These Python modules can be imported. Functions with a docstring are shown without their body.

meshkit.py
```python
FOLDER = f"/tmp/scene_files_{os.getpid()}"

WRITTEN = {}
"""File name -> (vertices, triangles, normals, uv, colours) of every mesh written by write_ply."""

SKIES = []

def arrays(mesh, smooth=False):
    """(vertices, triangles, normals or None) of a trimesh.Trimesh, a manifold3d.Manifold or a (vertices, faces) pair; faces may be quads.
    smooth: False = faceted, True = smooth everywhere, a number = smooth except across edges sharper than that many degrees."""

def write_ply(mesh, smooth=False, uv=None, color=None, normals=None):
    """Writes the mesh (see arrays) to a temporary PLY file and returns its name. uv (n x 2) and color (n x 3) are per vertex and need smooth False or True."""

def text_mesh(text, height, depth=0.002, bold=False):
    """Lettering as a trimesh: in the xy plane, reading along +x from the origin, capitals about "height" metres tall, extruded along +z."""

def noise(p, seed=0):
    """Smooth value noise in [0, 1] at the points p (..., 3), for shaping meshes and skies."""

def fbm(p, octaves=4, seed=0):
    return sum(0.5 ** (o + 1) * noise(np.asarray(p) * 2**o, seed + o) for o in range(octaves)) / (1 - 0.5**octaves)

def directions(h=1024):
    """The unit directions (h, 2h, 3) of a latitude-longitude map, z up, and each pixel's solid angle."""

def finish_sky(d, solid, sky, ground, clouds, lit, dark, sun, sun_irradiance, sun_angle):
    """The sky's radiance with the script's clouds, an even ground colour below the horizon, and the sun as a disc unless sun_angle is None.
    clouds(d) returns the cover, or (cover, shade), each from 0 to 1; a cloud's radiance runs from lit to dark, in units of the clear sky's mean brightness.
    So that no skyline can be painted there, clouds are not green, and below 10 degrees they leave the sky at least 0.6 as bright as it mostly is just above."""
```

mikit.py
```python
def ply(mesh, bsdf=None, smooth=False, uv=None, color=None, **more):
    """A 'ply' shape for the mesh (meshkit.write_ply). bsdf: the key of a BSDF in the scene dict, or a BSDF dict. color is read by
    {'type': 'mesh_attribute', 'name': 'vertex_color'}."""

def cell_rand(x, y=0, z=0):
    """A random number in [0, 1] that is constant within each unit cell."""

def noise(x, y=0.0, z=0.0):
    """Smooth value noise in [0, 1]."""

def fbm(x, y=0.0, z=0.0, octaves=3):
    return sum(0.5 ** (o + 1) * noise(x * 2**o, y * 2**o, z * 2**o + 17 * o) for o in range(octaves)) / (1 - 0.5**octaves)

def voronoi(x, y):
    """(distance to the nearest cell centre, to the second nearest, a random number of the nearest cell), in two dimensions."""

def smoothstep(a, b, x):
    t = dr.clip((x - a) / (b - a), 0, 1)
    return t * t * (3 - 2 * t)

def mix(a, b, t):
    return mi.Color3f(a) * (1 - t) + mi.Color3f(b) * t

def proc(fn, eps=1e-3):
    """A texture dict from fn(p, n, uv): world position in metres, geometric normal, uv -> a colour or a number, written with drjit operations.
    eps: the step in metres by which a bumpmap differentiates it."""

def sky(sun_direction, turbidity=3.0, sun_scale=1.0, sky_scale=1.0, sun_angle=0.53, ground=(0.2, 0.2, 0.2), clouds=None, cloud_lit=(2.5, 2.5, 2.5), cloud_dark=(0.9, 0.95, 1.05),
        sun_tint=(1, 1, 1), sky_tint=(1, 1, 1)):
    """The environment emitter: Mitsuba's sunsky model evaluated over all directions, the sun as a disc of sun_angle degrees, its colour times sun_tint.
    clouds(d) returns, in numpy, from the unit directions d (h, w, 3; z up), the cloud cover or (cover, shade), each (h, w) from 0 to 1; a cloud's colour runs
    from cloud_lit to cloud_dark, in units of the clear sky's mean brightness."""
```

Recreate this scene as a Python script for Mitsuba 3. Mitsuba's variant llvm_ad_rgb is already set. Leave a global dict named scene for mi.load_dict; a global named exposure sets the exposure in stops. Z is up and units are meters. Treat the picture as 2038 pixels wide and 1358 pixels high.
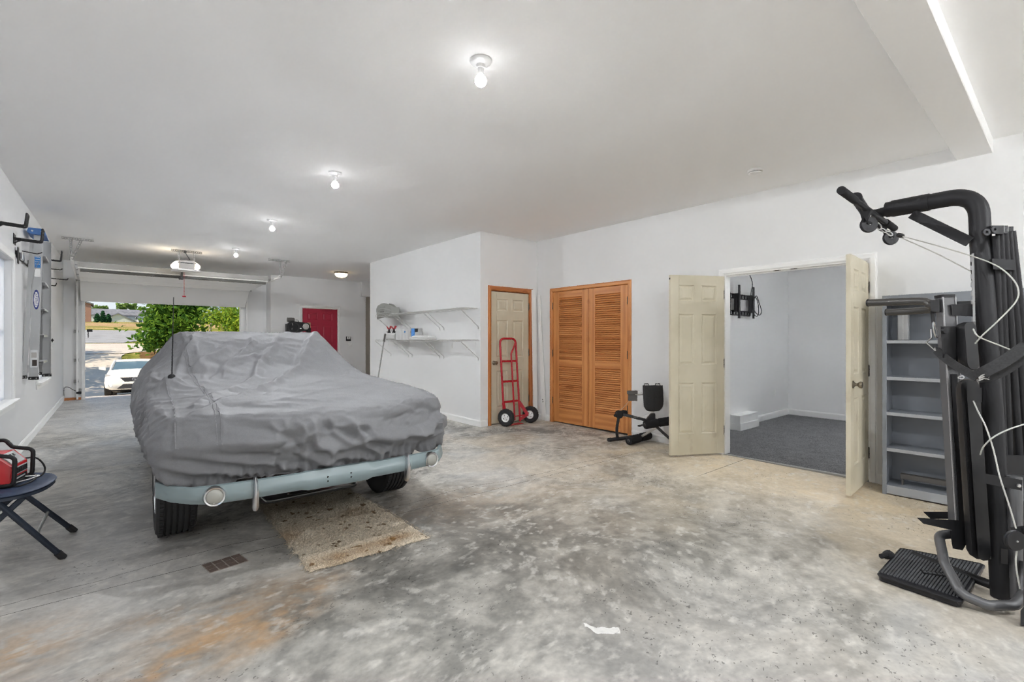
import math, random
import numpy as np, trimesh, mitsuba as mi, drjit as dr, mikit, meshkit
import shapely.geometry as sg
from shapely import affinity
import manifold3d as m3
from mikit import noise, fbm, smoothstep, mix, proc

T = mi.ScalarTransform4f
PI = math.pi
random.seed(7)
rng = np.random.default_rng(7)
scene, labels = {}, {}

# ------------------------------------------------------------------ camera, sky, exposure
YAW = math.radians(40.7)
CAM = (0.0, 0.0, 1.25)
scene['camera'] = {'type': 'perspective', 'fov': 2 * math.degrees(math.atan(1019 / 962.0)), 'fov_axis': 'x',
                   'to_world': T().look_at(origin=list(CAM), target=[math.sin(YAW), math.cos(YAW), 1.25], up=[0, 0, 1]),
                   'near_clip': 0.05, 'far_clip': 500.0}


def clouds(d):
    x, y, z = d[..., 0], d[..., 1], np.maximum(d[..., 2], 0.02)
    u, v = x / (z + 0.25), y / (z + 0.25)
    c = meshkit.fbm(np.stack([u * 1.3, v * 1.3, 0 * u], -1).reshape(-1, 3)).reshape(u.shape)
    c = (c - c.min()) / max(np.ptp(c), 1e-6)
    return np.clip((c - 0.42) / 0.3, 0, 1) * 0.75


SUN = (-0.72, -0.22, 0.66)
scene['sky'] = mikit.sky(SUN, turbidity=3.0, sky_scale=2.1, sun_scale=1.95, clouds=clouds, cloud_lit=(2.3, 2.3, 2.3), cloud_dark=(1.2, 1.25, 1.3), ground=(0.35, 0.34, 0.3))
exposure = 1.06
BULB = 1010.0       # radiance of the lower half of the bare ceiling bulbs
NECK = 9.0        # of their diffusing neck

# ------------------------------------------------------------------ helpers
cat = trimesh.util.concatenate


def key_for(name, parent=None):
    base = name if parent is None else parent + '__' + name
    k, i = base, 0
    while k in scene or k in labels:
        i += 1
        k = '%s_%03d' % (base, i)
    return k


def meta(k, label=None, category=None, group=None, kind=None):
    d = {a: b for a, b in (('label', label), ('category', category), ('group', group), ('kind', kind)) if b}
    if d:
        labels[k] = d
    return k


def thing(name, label, category, group=None, kind=None):
    k = key_for(name)
    return meta(k, label, category, group, kind)


def put(name, mesh, mat, parent=None, smooth=35, label=None, category=None, group=None, kind=None, **more):
    """ONE entry of scene, keyed parent + '__' + name."""
    k = key_for(name, parent)
    if isinstance(mesh, (list, tuple)) and mesh and isinstance(mesh[0], trimesh.Trimesh):
        mesh = cat(list(mesh))
    scene[k] = mikit.ply(mesh, mat, smooth=smooth, **more)
    meta(k, label, category, group, kind)
    return k


def struct(name, mesh, mat, label, category, smooth=False, parent=None):
    if parent:
        return put(name, mesh, mat, parent, smooth=smooth, label=label)
    return put(name, mesh, mat, None, smooth=smooth, label=label, category=category, kind='structure')


def hull(pts):
    m = m3.Manifold.hull_points(np.asarray(pts, float)).to_mesh()
    return trimesh.Trimesh(np.array(m.vert_properties[:, :3]), np.array(m.tri_verts), process=False)


def box(x0, x1, y0, y1, z0, z1, c=0.0):
    """Box with corners; c = chamfer."""
    x0, x1 = sorted((x0, x1)); y0, y1 = sorted((y0, y1)); z0, z1 = sorted((z0, z1))
    if c <= 0:
        m = trimesh.creation.box((x1 - x0, y1 - y0, z1 - z0))
        m.apply_translation(((x0 + x1) / 2, (y0 + y1) / 2, (z0 + z1) / 2))
        return m
    c = min(c, (x1 - x0) / 2.01, (y1 - y0) / 2.01, (z1 - z0) / 2.01)
    P = []
    for a in (x0, x1):
        for b in (y0, y1):
            for e in (z0, z1):
                sa, sb, se = (1 if a == x0 else -1), (1 if b == y0 else -1), (1 if e == z0 else -1)
                P += [(a, b + sb * c, e + se * c), (a + sa * c, b, e + se * c), (a + sa * c, b + sb * c, e)]
    return hull(P)


def cbox(c, s, ch=0.0):
    return box(c[0] - s[0] / 2, c[0] + s[0] / 2, c[1] - s[1] / 2, c[1] + s[1] / 2, c[2] - s[2] / 2, c[2] + s[2] / 2, ch)


def frame_for(d):
    d = np.asarray(d, float); d = d / np.linalg.norm(d)
    a = np.array([0, 0, 1.0]) if abs(d[2]) < 0.9 else np.array([1.0, 0, 0])
    u = np.cross(a, d); u /= np.linalg.norm(u)
    return u, np.cross(d, u), d


def orient(m, origin, d, up=None):
    """Moves a mesh built along +z so that z runs along d from origin; up: direction of the mesh's y."""
    d = np.asarray(d, float); d = d / np.linalg.norm(d)
    if up is None:
        u, v, d = frame_for(d)
    else:
        v = np.asarray(up, float); v = v - d * np.dot(v, d); v /= np.linalg.norm(v); u = np.cross(v, d)
    M = np.eye(4); M[:3, 0], M[:3, 1], M[:3, 2], M[:3, 3] = u, v, d, origin
    m = m.copy(); m.apply_transform(M)
    return m


def cyl(p, q, r, n=16, r2=None):
    p, q = np.asarray(p, float), np.asarray(q, float)
    h = np.linalg.norm(q - p)
    return orient(lathe([(0, 0), (r, 0), (r if r2 is None else r2, h), (0, h)], n), p, q - p)


def lathe(profile, n=24):
    """Revolves (radius, z) points about z."""
    P = np.asarray(profile, float); k = len(P)
    a = np.arange(n) * 2 * PI / n
    v = np.stack([np.outer(np.cos(a), P[:, 0]), np.outer(np.sin(a), P[:, 0]), np.tile(P[:, 1], (n, 1))], -1).reshape(-1, 3)
    i, j = np.meshgrid(np.arange(n), np.arange(k - 1), indexing='ij')
    a0, a1, b0, b1 = i * k + j, i * k + j + 1, ((i + 1) % n) * k + j, ((i + 1) % n) * k + j + 1
    f = np.concatenate([np.stack([a0, b0, b1], -1).reshape(-1, 3), np.stack([a0, b1, a1], -1).reshape(-1, 3)])
    m = trimesh.Trimesh(v, f, process=False)
    m.merge_vertices(); m.update_faces(m.nondegenerate_faces())
    if m.volume < 0:
        m.invert()
    return m


def spline(pts, n=8, closed=False):
    """Catmull-Rom through the points."""
    P = np.asarray(pts, float)
    out = []
    k = len(P)
    for i in range(k if closed else k - 1):
        if closed:
            p0, p1, p2, p3 = P[(i - 1) % k], P[i], P[(i + 1) % k], P[(i + 2) % k]
        else:
            p1, p2 = P[i], P[i + 1]
            p0 = P[i - 1] if i else 2 * p1 - p2
            p3 = P[i + 2] if i + 2 < k else 2 * p2 - p1
        for t in np.arange(n) / n:
            out.append(0.5 * (2 * p1 + (p2 - p0) * t + (2 * p0 - 5 * p1 + 4 * p2 - p3) * t * t + (3 * p1 - p0 - 3 * p2 + p3) * t ** 3))
    if not closed:
        out.append(P[-1])
    return np.array(out)


def fillet(pts, r, n=6):
    """Polyline with its inner corners rounded to about radius r."""
    P = [np.asarray(p, float) for p in pts]
    out = [P[0]]
    for a, b, c in zip(P, P[1:], P[2:]):
        u, v = a - b, c - b
        lu, lv = np.linalg.norm(u), np.linalg.norm(v)
        u, v = u / lu, v / lv
        ang = math.acos(np.clip(np.dot(u, v), -1, 1))
        t = min(r / max(math.tan(ang / 2), 1e-3), lu * 0.49, lv * 0.49)
        s, e = b + u * t, b + v * t
        for q in np.linspace(0, 1, n + 1):
            out.append((1 - q) ** 2 * s + 2 * q * (1 - q) * b + q * q * e)
    out.append(P[-1])
    return np.array(out)


def sweep(path, section, closed=False, caps=True, up=None):
    """Sweeps a closed 2-D section (k, 2) along the path with parallel transport."""
    P = np.asarray(path, float); S = np.asarray(section, float)
    n, k = len(P), len(S)
    t = np.zeros_like(P)
    if closed:
        t = np.roll(P, -1, 0) - np.roll(P, 1, 0)
    else:
        t[1:-1] = P[2:] - P[:-2]; t[0] = P[1] - P[0]; t[-1] = P[-1] - P[-2]
    t /= np.maximum(np.linalg.norm(t, axis=1, keepdims=True), 1e-12)
    if up is None:
        u = frame_for(t[0])[0]
    else:
        u = np.asarray(up, float)
    V = []
    for i in range(n):
        u = u - t[i] * np.dot(u, t[i]); u = u / np.linalg.norm(u)
        w = np.cross(t[i], u)
        V.append(P[i] + np.outer(S[:, 0], u) + np.outer(S[:, 1], w))
    V = np.array(V).reshape(-1, 3)
    F = []
    for i in range(n if closed else n - 1):
        a, b = i * k, ((i + 1) % n) * k
        for j in range(k):
            jj = (j + 1) % k
            F += [(a + j, a + jj, b + jj), (a + j, b + jj, b + j)]
    if caps and not closed:
        c0, c1 = len(V), len(V) + 1
        V = np.vstack([V, P[0] + 0 * P[0], P[-1]])
        for j in range(k):
            jj = (j + 1) % k
            F += [(c0, jj, j), (c1, (n - 1) * k + j, (n - 1) * k + jj)]
    return trimesh.Trimesh(V, np.array(F), process=False)


def circ(r, n=10):
    a = np.arange(n) * 2 * PI / n
    return np.stack([r * np.cos(a), r * np.sin(a)], -1)


def rect(w, h, c=0.0):
    w, h = w / 2, h / 2
    if c <= 0:
        return np.array([(w, h), (-w, h), (-w, -h), (w, -h)])
    return np.array([(w, h - c), (w - c, h), (-w + c, h), (-w, h - c), (-w, -h + c), (-w + c, -h), (w - c, -h), (w, -h + c)])


def tube(path, r, n=10, closed=False):
    return sweep(path, circ(r, n), closed)


def bar(p, q, w, h, c=0.0, up=None):
    """Rectangular bar from p to q: w along up x d ... section (w along u, h along w)."""
    return sweep([p, q], rect(w, h, c), up=up)


def prism(poly, h):
    """Extrudes a shapely polygon or a list of points along +z from 0 to h."""
    if not hasattr(poly, 'exterior'):
        poly = sg.Polygon(poly)
    return trimesh.creation.extrude_polygon(poly, h)


def place(m, M):
    m = m.copy(); m.apply_transform(M)
    return m


def moved(m, x=0, y=0, z=0):
    m = m.copy(); m.apply_translation((x, y, z))
    return m


def rot(m, deg, axis=(0, 0, 1), about=(0, 0, 0)):
    m = m.copy(); m.apply_transform(trimesh.transformations.rotation_matrix(math.radians(deg), axis, about))
    return m


def xy_to(m, ex, ey, o):
    """Maps local x, y, z to ex, ey, ex x ey at origin o."""
    ex, ey = np.asarray(ex, float), np.asarray(ey, float)
    M = np.eye(4); M[:3, 0], M[:3, 1], M[:3, 2], M[:3, 3] = ex, ey, np.cross(ex, ey), o
    return place(m, M)


def sphere(c, r, sub=2, s=(1, 1, 1)):
    m = trimesh.creation.icosphere(sub, r); m.apply_scale(s); m.apply_translation(c)
    return m


def rounded(poly, r):
    return poly.buffer(-r).buffer(r, quad_segs=5) if r > 0 else poly


def sub(a, *bs):
    """Boolean a - bs with manifold3d."""
    def mm(t):
        return m3.Manifold(m3.Mesh(np.asarray(t.vertices, np.float32), np.asarray(t.faces, np.uint32)))
    r = mm(a)
    for b in bs:
        r = r - mm(b)
    m = r.to_mesh()
    return trimesh.Trimesh(np.array(m.vert_properties[:, :3]), np.array(m.tri_verts), process=False)


def fz(y):
    """The slab falls gently away from the far garage door."""
    return 0.010 * (y - 5.3)


# ------------------------------------------------------------------ materials
def rgb(*c):
    return {'type': 'rgb', 'value': list(c)}


def srgb(r, g, b):
    return [((v / 255 + 0.055) / 1.055) ** 2.4 if v > 10 else v / 255 / 12.92 for v in (r, g, b)]


def mat(name, col, rough=0.5, metal=0.0, spec=0.5, two=True, **more):
    c = rgb(*col) if not isinstance(col, dict) else col
    b = {'type': 'principled', 'base_color': c, 'roughness': rough, 'metallic': metal, 'specular': spec, **more}
    scene[name] = {'type': 'twosided', 'bsdf': b} if two else b
    return name


def flat(name, col):
    c = rgb(*col) if not isinstance(col, dict) else col
    scene[name] = {'type': 'twosided', 'bsdf': {'type': 'diffuse', 'reflectance': c}}
    return name


def gauss(x, y, cx, cy, sx, sy, ang=0.0):
    ca, sa = math.cos(ang), math.sin(ang)
    u, v = (x - cx) * ca + (y - cy) * sa, -(x - cx) * sa + (y - cy) * ca
    return dr.exp(-0.5 * (dr.square(u / sx) + dr.square(v / sy)))


def concrete(p, n, uv):
    x, y = p.x, p.y
    wx, wy = x + 0.30 * (noise(x * 1.7, y * 1.7, 3.3) - 0.5), y + 0.30 * (noise(x * 1.7, y * 1.7, 9.1) - 0.5)
    a = fbm(wx * 0.9 + 3, wy * 0.9, 1.0, 5)
    b = fbm(wx * 3.4 + wy * 1.2, wy * 4.6 - wx * 1.6, 7.0, 5)
    s = fbm(wx * 15 + wy * 5, wy * 18 - wx * 5, 2.0, 5)
    f = fbm(x * 60, y * 60, 5.0, 3)
    t = 0.30 * a + 0.40 * b + 0.30 * s
    c = mix(mi.Color3f(0.175, 0.170, 0.155), mi.Color3f(0.47, 0.45, 0.41), smoothstep(0.30, 0.68, t))
    # broad patches: greyer, then warm buff towards the carpeted room and along the right
    c = mix(c, mi.Color3f(0.42, 0.425, 0.43), 0.45 * smoothstep(0.48, 0.62, fbm(wx * 0.7 + 31, wy * 0.7, 2.0, 3)))
    warm = smoothstep(0.40, 0.62, fbm(wx * 1.5 + 11, wy * 1.5, 4.0, 4))
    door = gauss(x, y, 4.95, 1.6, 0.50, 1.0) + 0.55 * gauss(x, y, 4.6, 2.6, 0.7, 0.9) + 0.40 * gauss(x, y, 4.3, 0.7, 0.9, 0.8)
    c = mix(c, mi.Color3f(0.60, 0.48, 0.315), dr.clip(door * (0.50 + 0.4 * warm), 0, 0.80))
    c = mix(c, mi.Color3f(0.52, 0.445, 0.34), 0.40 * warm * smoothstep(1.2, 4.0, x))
    c = mix(c, mi.Color3f(0.56, 0.55, 0.55), 0.5 * smoothstep(6.5, 11.5, y) + 0.5 * gauss(x, y, 0.0, 3.6, 0.35, 1.0) + 0.3 * gauss(x, y, 1.8, 0.9, 0.6, 0.4))  # left patch paints in window light and sheen; paler towards the far door
    # rust-orange stains near the camera
    om = smoothstep(0.36, 0.60, fbm(wx * 4.5, wy * 4.5, 8.0, 5))
    om2 = smoothstep(0.34, 0.62, fbm(x * 17 + y * 9, y * 24 - x * 8, 3.0, 4))
    orange = (1.0 * gauss(x, y, 0.27, 2.36, 0.17, 0.040, 0.55) + 0.65 * gauss(x, y, 0.72, 2.46, 0.20, 0.06, 0.5) + 0.6 * gauss(x, y, 0.45, 2.55, 0.28, 0.12, 0.4) + 0.6 * gauss(x, y, 0.62, 2.30, 0.20, 0.05, 0.4)
              + 0.8 * gauss(x, y, -0.24, 2.86, 0.12, 0.15) + 0.45 * gauss(x, y, 0.19, 2.77, 0.1, 0.05) + 0.25 * gauss(x, y, 2.2, 3.1, 0.6, 0.3))
    c = mix(c, mi.Color3f(0.47, 0.285, 0.135), dr.clip(orange * (0.15 + 0.5 * om + 0.45 * om2), 0, 0.72))
    # dark marks, also by the left wheel and under the car nose
    dm = smoothstep(0.35, 0.65, fbm(wx * 3.3 + 5, wy * 4.3, 12.0, 5))
    dark = (0.9 * gauss(x, y, 2.15, 2.5, 0.65, 0.45, -0.6) + 0.5 * gauss(x, y, 1.15, 2.25, 0.5, 0.12, -0.5) + 0.5 * gauss(x, y, 2.0, 1.65, 0.45, 0.25, -0.7) + 0.35 * gauss(x, y, 3.0, 1.6, 0.7, 0.3, -0.5)
            + 0.35 * gauss(x, y, 0.35, 3.60, 0.14, 0.08) + 0.5 * gauss(x, y, 1.1, 3.3, 0.8, 0.5) + 0.4 * gauss(x, y, 4.6, 5.0, 0.7, 0.25))
    c = c * (1 - dr.clip(dark * (0.25 + 0.5 * dm), 0, 0.5))
    # pale scuffs, the paint spill
    scuff = smoothstep(0.56, 0.86, fbm(wx * 15 + wy * 6, wy * 22 - wx * 8, 21.0, 5))
    c = mix(c, mi.Color3f(0.62, 0.60, 0.56), 0.45 * scuff)
    u, v = (x - 1.71) * 0.76 - (y - 1.37) * 0.65, (x - 1.71) * 0.65 + (y - 1.37) * 0.76
    e = 0.016 * (fbm(x * 40, y * 40, 2.0, 3) - 0.5)
    spill = smoothstep(0.080, 0.074, dr.abs(u) + e) * smoothstep(0.024, 0.019, dr.abs(v - 0.045 * smoothstep(-0.02, -0.085, u) + 1.6 * e) + 0.010 * smoothstep(-0.02, -0.07, u))
    c = mix(c, mi.Color3f(0.74, 0.73, 0.71), 0.8 * spill)
    # specks, joints and the wandering crack
    c = c * (0.88 + 0.24 * f)
    pit = smoothstep(0.74, 0.80, fbm(x * 46 + y * 22, y * 80 - x * 30, 31.0, 3)) * smoothstep(0.50, 0.68, noise(x * 2.6, y * 2.6, 6.0))
    c = c * (1 - 0.5 * pit)
    jy = 3.232 + 0.006 * (noise(x * 2, 1.0, 0.0) - 0.5)
    joint = smoothstep(0.004, 0.0015, dr.abs(y - jy)) * smoothstep(4.9, 4.4, x)
    joint += 0.6 * (smoothstep(0.012, 0.004, dr.abs(y - 8.2)) + smoothstep(0.012, 0.004, dr.abs(y - 11.35)))
    joint += smoothstep(0.005, 0.002, dr.abs(y - 2.32)) * smoothstep(4.2, 4.5, x)
    cy = 3.36 + 0.16 * (fbm(x * 1.6 + 4, 2.0, 0.0, 6) - 0.5) + 0.05 * dr.sin(x * 1.1)
    crack = smoothstep(0.0045, 0.001, dr.abs(y - cy)) * 0.9 * smoothstep(5.0, 4.4, x)
    return dr.clip(c * (1 - 0.72 * dr.clip(joint + crack, 0, 1)), 0.0, 1.0)


def concrete_rough(p, n, uv):
    return dr.clip(0.40 + 0.30 * fbm(p.x * 3, p.y * 3, 4.0, 3) - 0.06, 0.2, 0.9)


mat('m_concrete', proc(concrete), rough=proc(concrete_rough), spec=0.45)


def paint(base, amp=0.03, k=1.3):
    def fn(p, n, uv):
        t = fbm(p.x * k, p.y * k, p.z * k, 3) - 0.5
        return mi.Color3f(base) * (1 + 2 * amp * t)
    return fn


flat('m_wall', proc(paint((0.765, 0.765, 0.765))))
flat('m_ceiling', proc(paint((0.92, 0.92, 0.915), 0.02, 0.6)))
flat('m_taupe', (0.50, 0.46, 0.41))
mat('m_trim', (0.82, 0.82, 0.81), 0.4)
mat('m_white', (0.80, 0.80, 0.79), 0.4)
mat('m_black', (0.011, 0.011, 0.012), 0.5, spec=0.3)
mat('m_black_gloss', (0.011, 0.011, 0.013), 0.3, spec=0.35)
mat('m_rubber', (0.025, 0.025, 0.026), 0.75, spec=0.3)
mat('m_foam', (0.016, 0.016, 0.017), 0.95, spec=0.2)
mat('m_steel', (0.62, 0.62, 0.61), 0.35, metal=1.0)
mat('m_galv', (0.26, 0.26, 0.25), 0.45, metal=0.4)
mat('m_alu', (0.66, 0.67, 0.68), 0.38, metal=0.85)
mat('m_chrome', (0.75, 0.75, 0.76), 0.12, metal=1.0)
mat('m_brass', (0.27, 0.235, 0.18), 0.3, metal=1.0)
mat('m_hinge', (0.05, 0.04, 0.035), 0.45, metal=0.5)
mat('m_red', (0.40, 0.012, 0.022), 0.35, clearcoat=0.3)
mat('m_cream', (0.60, 0.56, 0.45), 0.45)
mat('m_red_door', (0.36, 0.018, 0.045), 0.4)


def carpet_fn(p, n, uv):
    return mi.Color3f(0.112, 0.112, 0.114) * (0.55 + 0.9 * noise(p.x * 130, p.y * 130, 0)) * (0.85 + 0.3 * fbm(p.x * 12, p.y * 12, 1.0, 2))


flat('m_carpet', proc(carpet_fn))

# ------------------------------------------------------------------ room shell
CZ = 2.84                       # ceiling
XR, XS = 5.36, 4.22             # right wall, shelf wall
YC, YE, YG = 5.61, 12.55, 12.95  # closet front, red-door wall, garage-door wall
YB = -4.2                       # wall behind the camera


def xl(y):
    return -0.66 + 0.0268 * (y - 6.6)


def wall_y(y0, y1, x0, x1, z0, z1, holes=()):
    """Slab between the planes y0 and y1 with holes (xa, xb, za, zb)."""
    m = box(x0, x1, y0, y1, z0, z1)
    return sub(m, *[box(a, b, min(y0, y1) - 1, max(y0, y1) + 1, c, d) for a, b, c, d in holes]) if holes else m


def wall_x(x0, x1, y0, y1, z0, z1, holes=()):
    m = box(x0, x1, y0, y1, z0, z1)
    return sub(m, *[box(min(x0, x1) - 1, max(x0, x1) + 1, a, b, c, d) for a, b, c, d in holes]) if holes else m


ZB = -0.25                      # walls run down past the slab
fx, fy = np.meshgrid(np.linspace(-1.2, 6.4, 20), np.linspace(YB - 0.3, 13.1, 30))
V = np.stack([fx, fy, fz(fy)], -1).reshape(-1, 3)
floor = box(-1.2, 6.4, YB - 0.3, 13.1, -1, 0)
floor.vertices[:, 2] = np.where(floor.vertices[:, 2] > -0.5, fz(floor.vertices[:, 1]), -0.45)
struct('floor', floor, 'm_concrete', 'mottled grey and tan concrete garage floor with cracks and rust stains', 'floor')
ceil = box(-1.4, 7.2, YB - 0.3, 13.4, CZ, CZ + 0.2)
struct('ceiling', ceil, 'm_ceiling', 'smooth white painted drywall ceiling of the garage', 'ceiling')
struct('ceiling_beam', box(-1.0, XR + 0.1, 0.415, 0.63, CZ - 0.105, CZ + 0.05, 0.004), 'm_ceiling', 'white boxed beam crossing the ceiling above the home gym', 'beam')

# left wall: a straight wall that is not quite parallel to the right one; built in its own frame (u along the wall, v into the room)
AL = math.atan(0.0268)
EU = np.array([math.sin(AL), math.cos(AL), 0]); EV = np.array([math.cos(AL), -math.sin(AL), 0])
OL = np.array([xl(0), 0, 0])


def left(m):
    """Local x = distance into the room from the left wall's face, local y = along it, z up."""
    M = np.eye(4); M[:3, 0], M[:3, 1], M[:3, 3] = EV, EU, OL
    return place(m, M)


W1 = (5.2, 7.02, 0.66, 2.07)
W2 = (8.95, 10.0, 0.70, 2.02)
UNSEEN_BAY = (-4.05, -0.6, -0.02, 2.5)        # unseen open bay door behind the camera, sized to bounce sunlight inside
holes = [(a, b, c, d) for a, b, c, d in (W1, W2, (UNSEEN_BAY[0], UNSEEN_BAY[1], -0.1, UNSEEN_BAY[3]), (1.2, 2.9, 0.66, 2.07), (3.3, 4.6, 0.66, 2.07))]  # last two window holes are out of view, letting in light from the left
struct('wall_left', left(wall_x(-0.16, 0, YB - 0.3, 13.1, ZB, CZ + 0.05, holes)), 'm_wall', 'white painted left garage wall with windows, hooks and hung ladder', 'wall')
# right wall with the louvred closet opening and the double door to the carpeted room
LD = (3.86, 5.27)                        # louvred closet doors' opening (y)
DD = (1.215, 2.575)                      # double door opening (y)
DH, LH = 2.005, 2.02
right = wall_x(XR, XR + 0.12, YB - 0.3, YC + 0.3, ZB, CZ + 0.05, [(LD[0], LD[1], ZB - 0.1, LH), (DD[0], DD[1], ZB - 0.1, DH)])
struct('wall_right', right, 'm_wall', 'white painted right wall with louvred closet and open double doors', 'wall')
D1 = (4.405, 5.205)                      # single door opening (x)
struct('wall_closet_front', wall_y(YC, YC + 0.12, XS, XR + 0.12, ZB, CZ + 0.05, [(D1[0], D1[1], ZB - 0.1, 2.02)]), 'm_wall', 'short white wall around the cream door with orange wood casing', 'wall')
struct('wall_shelf', wall_x(XS, XS + 0.12, YC + 0.121, 9.33, ZB, CZ + 0.05), 'm_wall', 'white wall carrying the two wire shelves behind the covered car', 'wall')
struct('wall_closet_back', wall_y(9.21, 9.33, XS + 0.121, 6.6, ZB, CZ + 0.05), 'm_wall', 'white wall turning the corner behind the shelf wall', 'wall')
struct('wall_closet_inner', wall_x(6.6, 6.72, 3.35, 13.1, ZB, CZ + 0.05), 'm_wall', 'white wall closing the far side of the closets', 'wall')
RDX = (3.885, 4.80)                      # red door opening (x)
struct('wall_end', wall_y(YE, YE + 0.12, 3.17, 5.55, ZB, CZ + 0.05, [(RDX[0], RDX[1], ZB, 2.02 + fz(YE))]), 'm_wall', 'white end wall with the red six panel door', 'wall')
struct('wall_end_return', box(3.17, 3.29, YE + 0.121, YG - 0.001, ZB, CZ + 0.05), 'm_wall', 'narrow return of the wall beside the garage door track', 'wall')
GD = (-0.17, 2.61, 2.14)                 # garage door opening x0, x1, head z
struct('wall_garage_door', wall_y(YG, YG + 0.15, -0.65, 3.29, ZB, CZ + 0.05, [(GD[0], GD[1], ZB - 0.1, GD[2] + fz(YG))]), 'm_wall', 'white wall around the raised garage door', 'wall')
struct('wall_hall', box(5.3, 6.72, YE + 0.5, YE + 0.62, ZB, CZ + 0.05), 'm_taupe', 'taupe wall at the end of the side passage', 'wall')
struct('wall_hall_header', box(5.40, 6.6, YE - 0.10, YE - 0.001, 2.45, CZ + 0.05), 'm_wall', 'white header over the side passage right of the red door', 'wall')
struct('wall_behind', wall_y(YB - 0.15, YB, -1.3, XR + 0.12, ZB, CZ + 0.05), 'm_wall', 'white wall of the near bay behind the camera', 'wall')

# carpeted room
RX, RY0, RY1 = 9.06, -0.6, 3.22
cf = box(XR + 0.035, RX, RY0, RY1, -0.3, 0)
cf.vertices[:, 2] = np.where(cf.vertices[:, 2] > -0.2, fz(cf.vertices[:, 1]) + 0.006, -0.3)
struct('floor_carpet', cf, 'm_carpet', 'dark grey loop carpet floor of the room behind the open double doors', 'carpet')
struct('wall_room_left', wall_y(RY1, RY1 + 0.12, XR + 0.121, RX, ZB, CZ + 0.05), 'm_wall', 'white left wall of the carpeted room with the television bracket', 'wall')
struct('wall_room_far', wall_x(RX, RX + 0.12, RY0, RY1 + 0.12, ZB, CZ + 0.05), 'm_wall', 'white far wall of the carpeted room', 'wall')
struct('wall_room_near', wall_y(RY0 - 0.12, RY0, XR + 0.121, RX + 0.12, ZB, CZ + 0.05), 'm_wall', 'white near wall of the carpeted room', 'wall')
struct('ceiling_room', box(XR + 0.121, RX, RY0, RY1, 2.45, 2.6), 'm_ceiling', 'white ceiling of the carpeted room', 'ceiling')


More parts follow.
